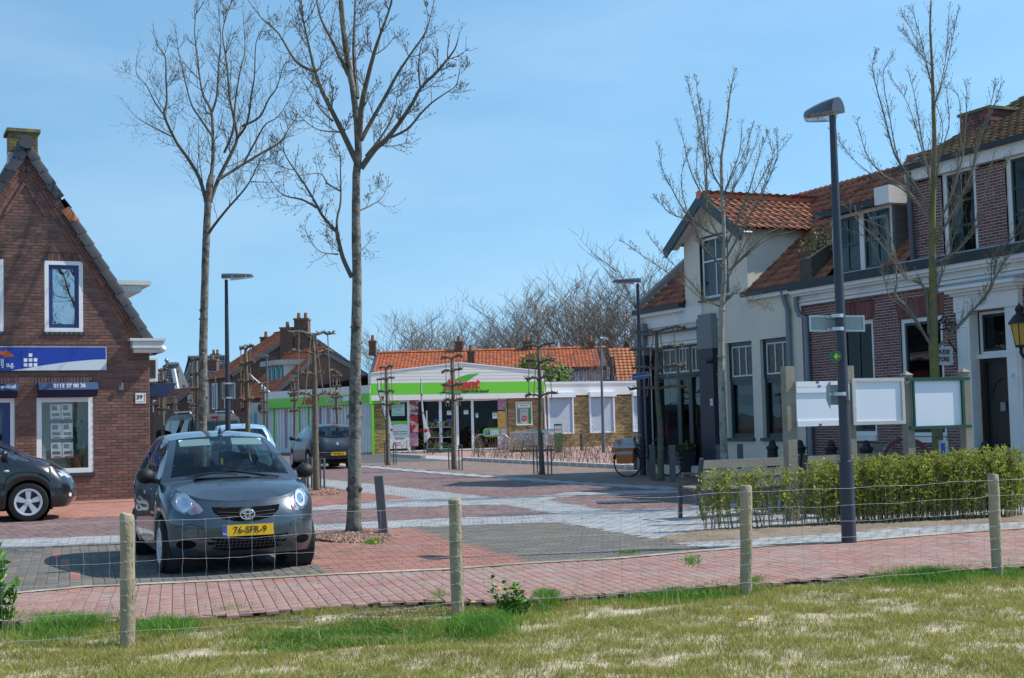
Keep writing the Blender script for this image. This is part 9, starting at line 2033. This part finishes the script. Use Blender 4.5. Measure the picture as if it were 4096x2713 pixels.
# loose debris of dry earth under the path edge
props(gravel('earth_clods', [ground(x, y, -.04).to_2d() for x, y in ((700, 2478), (1500, 2425), (1800, 2418), (1800, 2445), (1500, 2460), (1000, 2500), (700, 2505))], 1500, .016, m_earth, -.05, 6, .0), 'crumbly grey earth spilling below the path edge', 'earth', kind='stuff')
props(gravel('earth_clods', [ground(x, y, -.04).to_2d() for x, y in ((3150, 2318), (3480, 2305), (3560, 2325), (3400, 2345), (3150, 2350))], 1200, .016, M('grey_rubble', (.26, .25, .23), .95, .2), -.05, 7, .0), 'pale grey rubble below the loose path bricks', 'rubble', kind='stuff')
# leaning loose bricks along the edge
rg_ = random.Random(3)
for i in range(46):
 x = 60 + i * 66 + rg_.uniform(-20, 20); y = np.interp(x, [p[0] for p in edge_low], [p[1] for p in edge_low]) + rg_.uniform(1, 6); P = ground(x, y, -.02); mb = MB(); mb.cr = rg_.random(); mb.box(-.05, .05, -.1, .1, -.04, .03); o = mb.build('paving_brick', m_path, bpy.data.objects['path']); o.location = P; o.rotation_euler = (rg_.uniform(-.15, .05), rg_.uniform(-.2, .2), ANG + rg_.uniform(-.15, .15))
# leafy weed, dandelions, straw stalks
P = ground(2055, 2478, -.06); w = empty('leafy_weed', P, 'bushy bright green weed at the second fence post', 'plant'); rg_ = random.Random(9); st_m = MB(); lf = MB()
for i in range(16):
 a = rg_.random() * 6.28; d = V((cos(a) * .6, sin(a) * .4, 1)); L = rg_.uniform(.13, .32) if i else .36; pts = [V((rg_.uniform(-.08, .08), 0, 0))]
 for k in range(5): d = (d + V((rg_.uniform(-.2, .2), rg_.uniform(-.2, .2), .2))).normalized(); pts.append(pts[-1] + d * L / 5)
 st_m.tube([p + P for p in pts], [.005, .004, .004, .003, .002, .002], 4, False)
 for p in pts[1:]:
  for q in range(6):
   e = V((rg_.uniform(-1, 1), rg_.uniform(-1, 1), rg_.uniform(-.1, .8))).normalized() * rg_.uniform(.03, .06); f = e.cross(V((rg_.uniform(-1, 1), rg_.uniform(-1, 1), 1))).normalized() * .014; c_ = p + P; lf.cr = rg_.random(); lf.add([c_, c_ + e * .55 + f, c_ + e, c_ + e * .55 - f], [(0, 1, 2, 3)])
st_m.build('stems', m_g2, w); lf.build('leaves', M('weed_green', (.09, .24, .02), .5, .2, 3, rnd=.4), w)
w2 = copy_tree(w); w2.location = ground(-22, 2520, -.06); w2.scale = (1.3, 1.3, 2.4); w2['label'] = 'tall green weed leaning in beside the leftmost wire span'
P = ground(2515, 2010); mh = empty('drain_cover', P, 'dark cast iron drain grating set in the brown street paving', 'drain cover'); bb_(P.x - .55, P.x + .55, P.y - .3, P.y + .3, .006, .016).build('frame', m_cast, mh)
for k in range(9): bb_(P.x - .5 + k * .115, P.x - .44 + k * .115, P.y - .25, P.y + .25, .0165, .024).build('bar', m_cast, mh)
m_dand = M('dandelion_yellow', (.80, .52, .01), .6, .1)
for i, (x, y, lab) in enumerate(((1888, 2438, 'yellow dandelion at the foot of the second fence post'), (1992, 2382, 'yellow dandelion on the path edge above the leafy weed'), (2998, 2512, 'yellow dandelion in the open field'), (1500, 2190, 'yellow dandelion in the tuft below the gravel bed'))):
 P = ground(x, y, -.03 if i != 3 else .02); r = empty('dandelion', P, lab, 'flower', 'dandelions'); tb_([P, P + V((.01, 0, .05))], .003, 4).build('stem', m_g2, r); mb = MB(); mb.lathe([(0, 0), (.012, .004), (.022, .012), (.012, .018), (0, .019)], P + V((.01, 0, .05)), 10); mb.build('bloom', m_dand, r)
mb = MB(); rg_ = random.Random(4)
for (x, y, n) in ((2310, 2445, 10), (1640, 2590, 3), (2690, 2500, 8), (2760, 2495, 4), (3560, 2330, 3), (60, 2560, 6), (1245, 2590, 3), (3820, 2290, 2), (2060, 2430, 3)):
 for i in range(n): P = ground(x + rg_.uniform(-40, 40), y + rg_.uniform(-12, 12), -.06); H = rg_.uniform(.12, .42); d = V((rg_.uniform(-.12, .12), 0, 1)); mb.tube([P, P + d * H * .5, P + d * H + V((rg_.uniform(-.04, .04), 0, 0))], [.0022, .0018, .001], 3, False)
props(mb.build('straw_stalks', m_g3), 'thin dry straw stalks standing along the wire fence', 'straw', kind='stuff')
# weeds in the paving
S = [strip(260, 61, 2184, 2200, 1450, 1530), strip(120, 62, 2228, 2246, 2460, 2570), strip(260, 63, 2160, 2195, 3365, 3420), strip(150, 64, 2256, 2290, 2740, 2810), strip(60, 65, 1992, 1998, 500, 525)]
o = grass('paving_weeds', 'small green weeds in the paving joints', np.concatenate(S), .035, .006, m_g2, 25, .9, z0=.02)
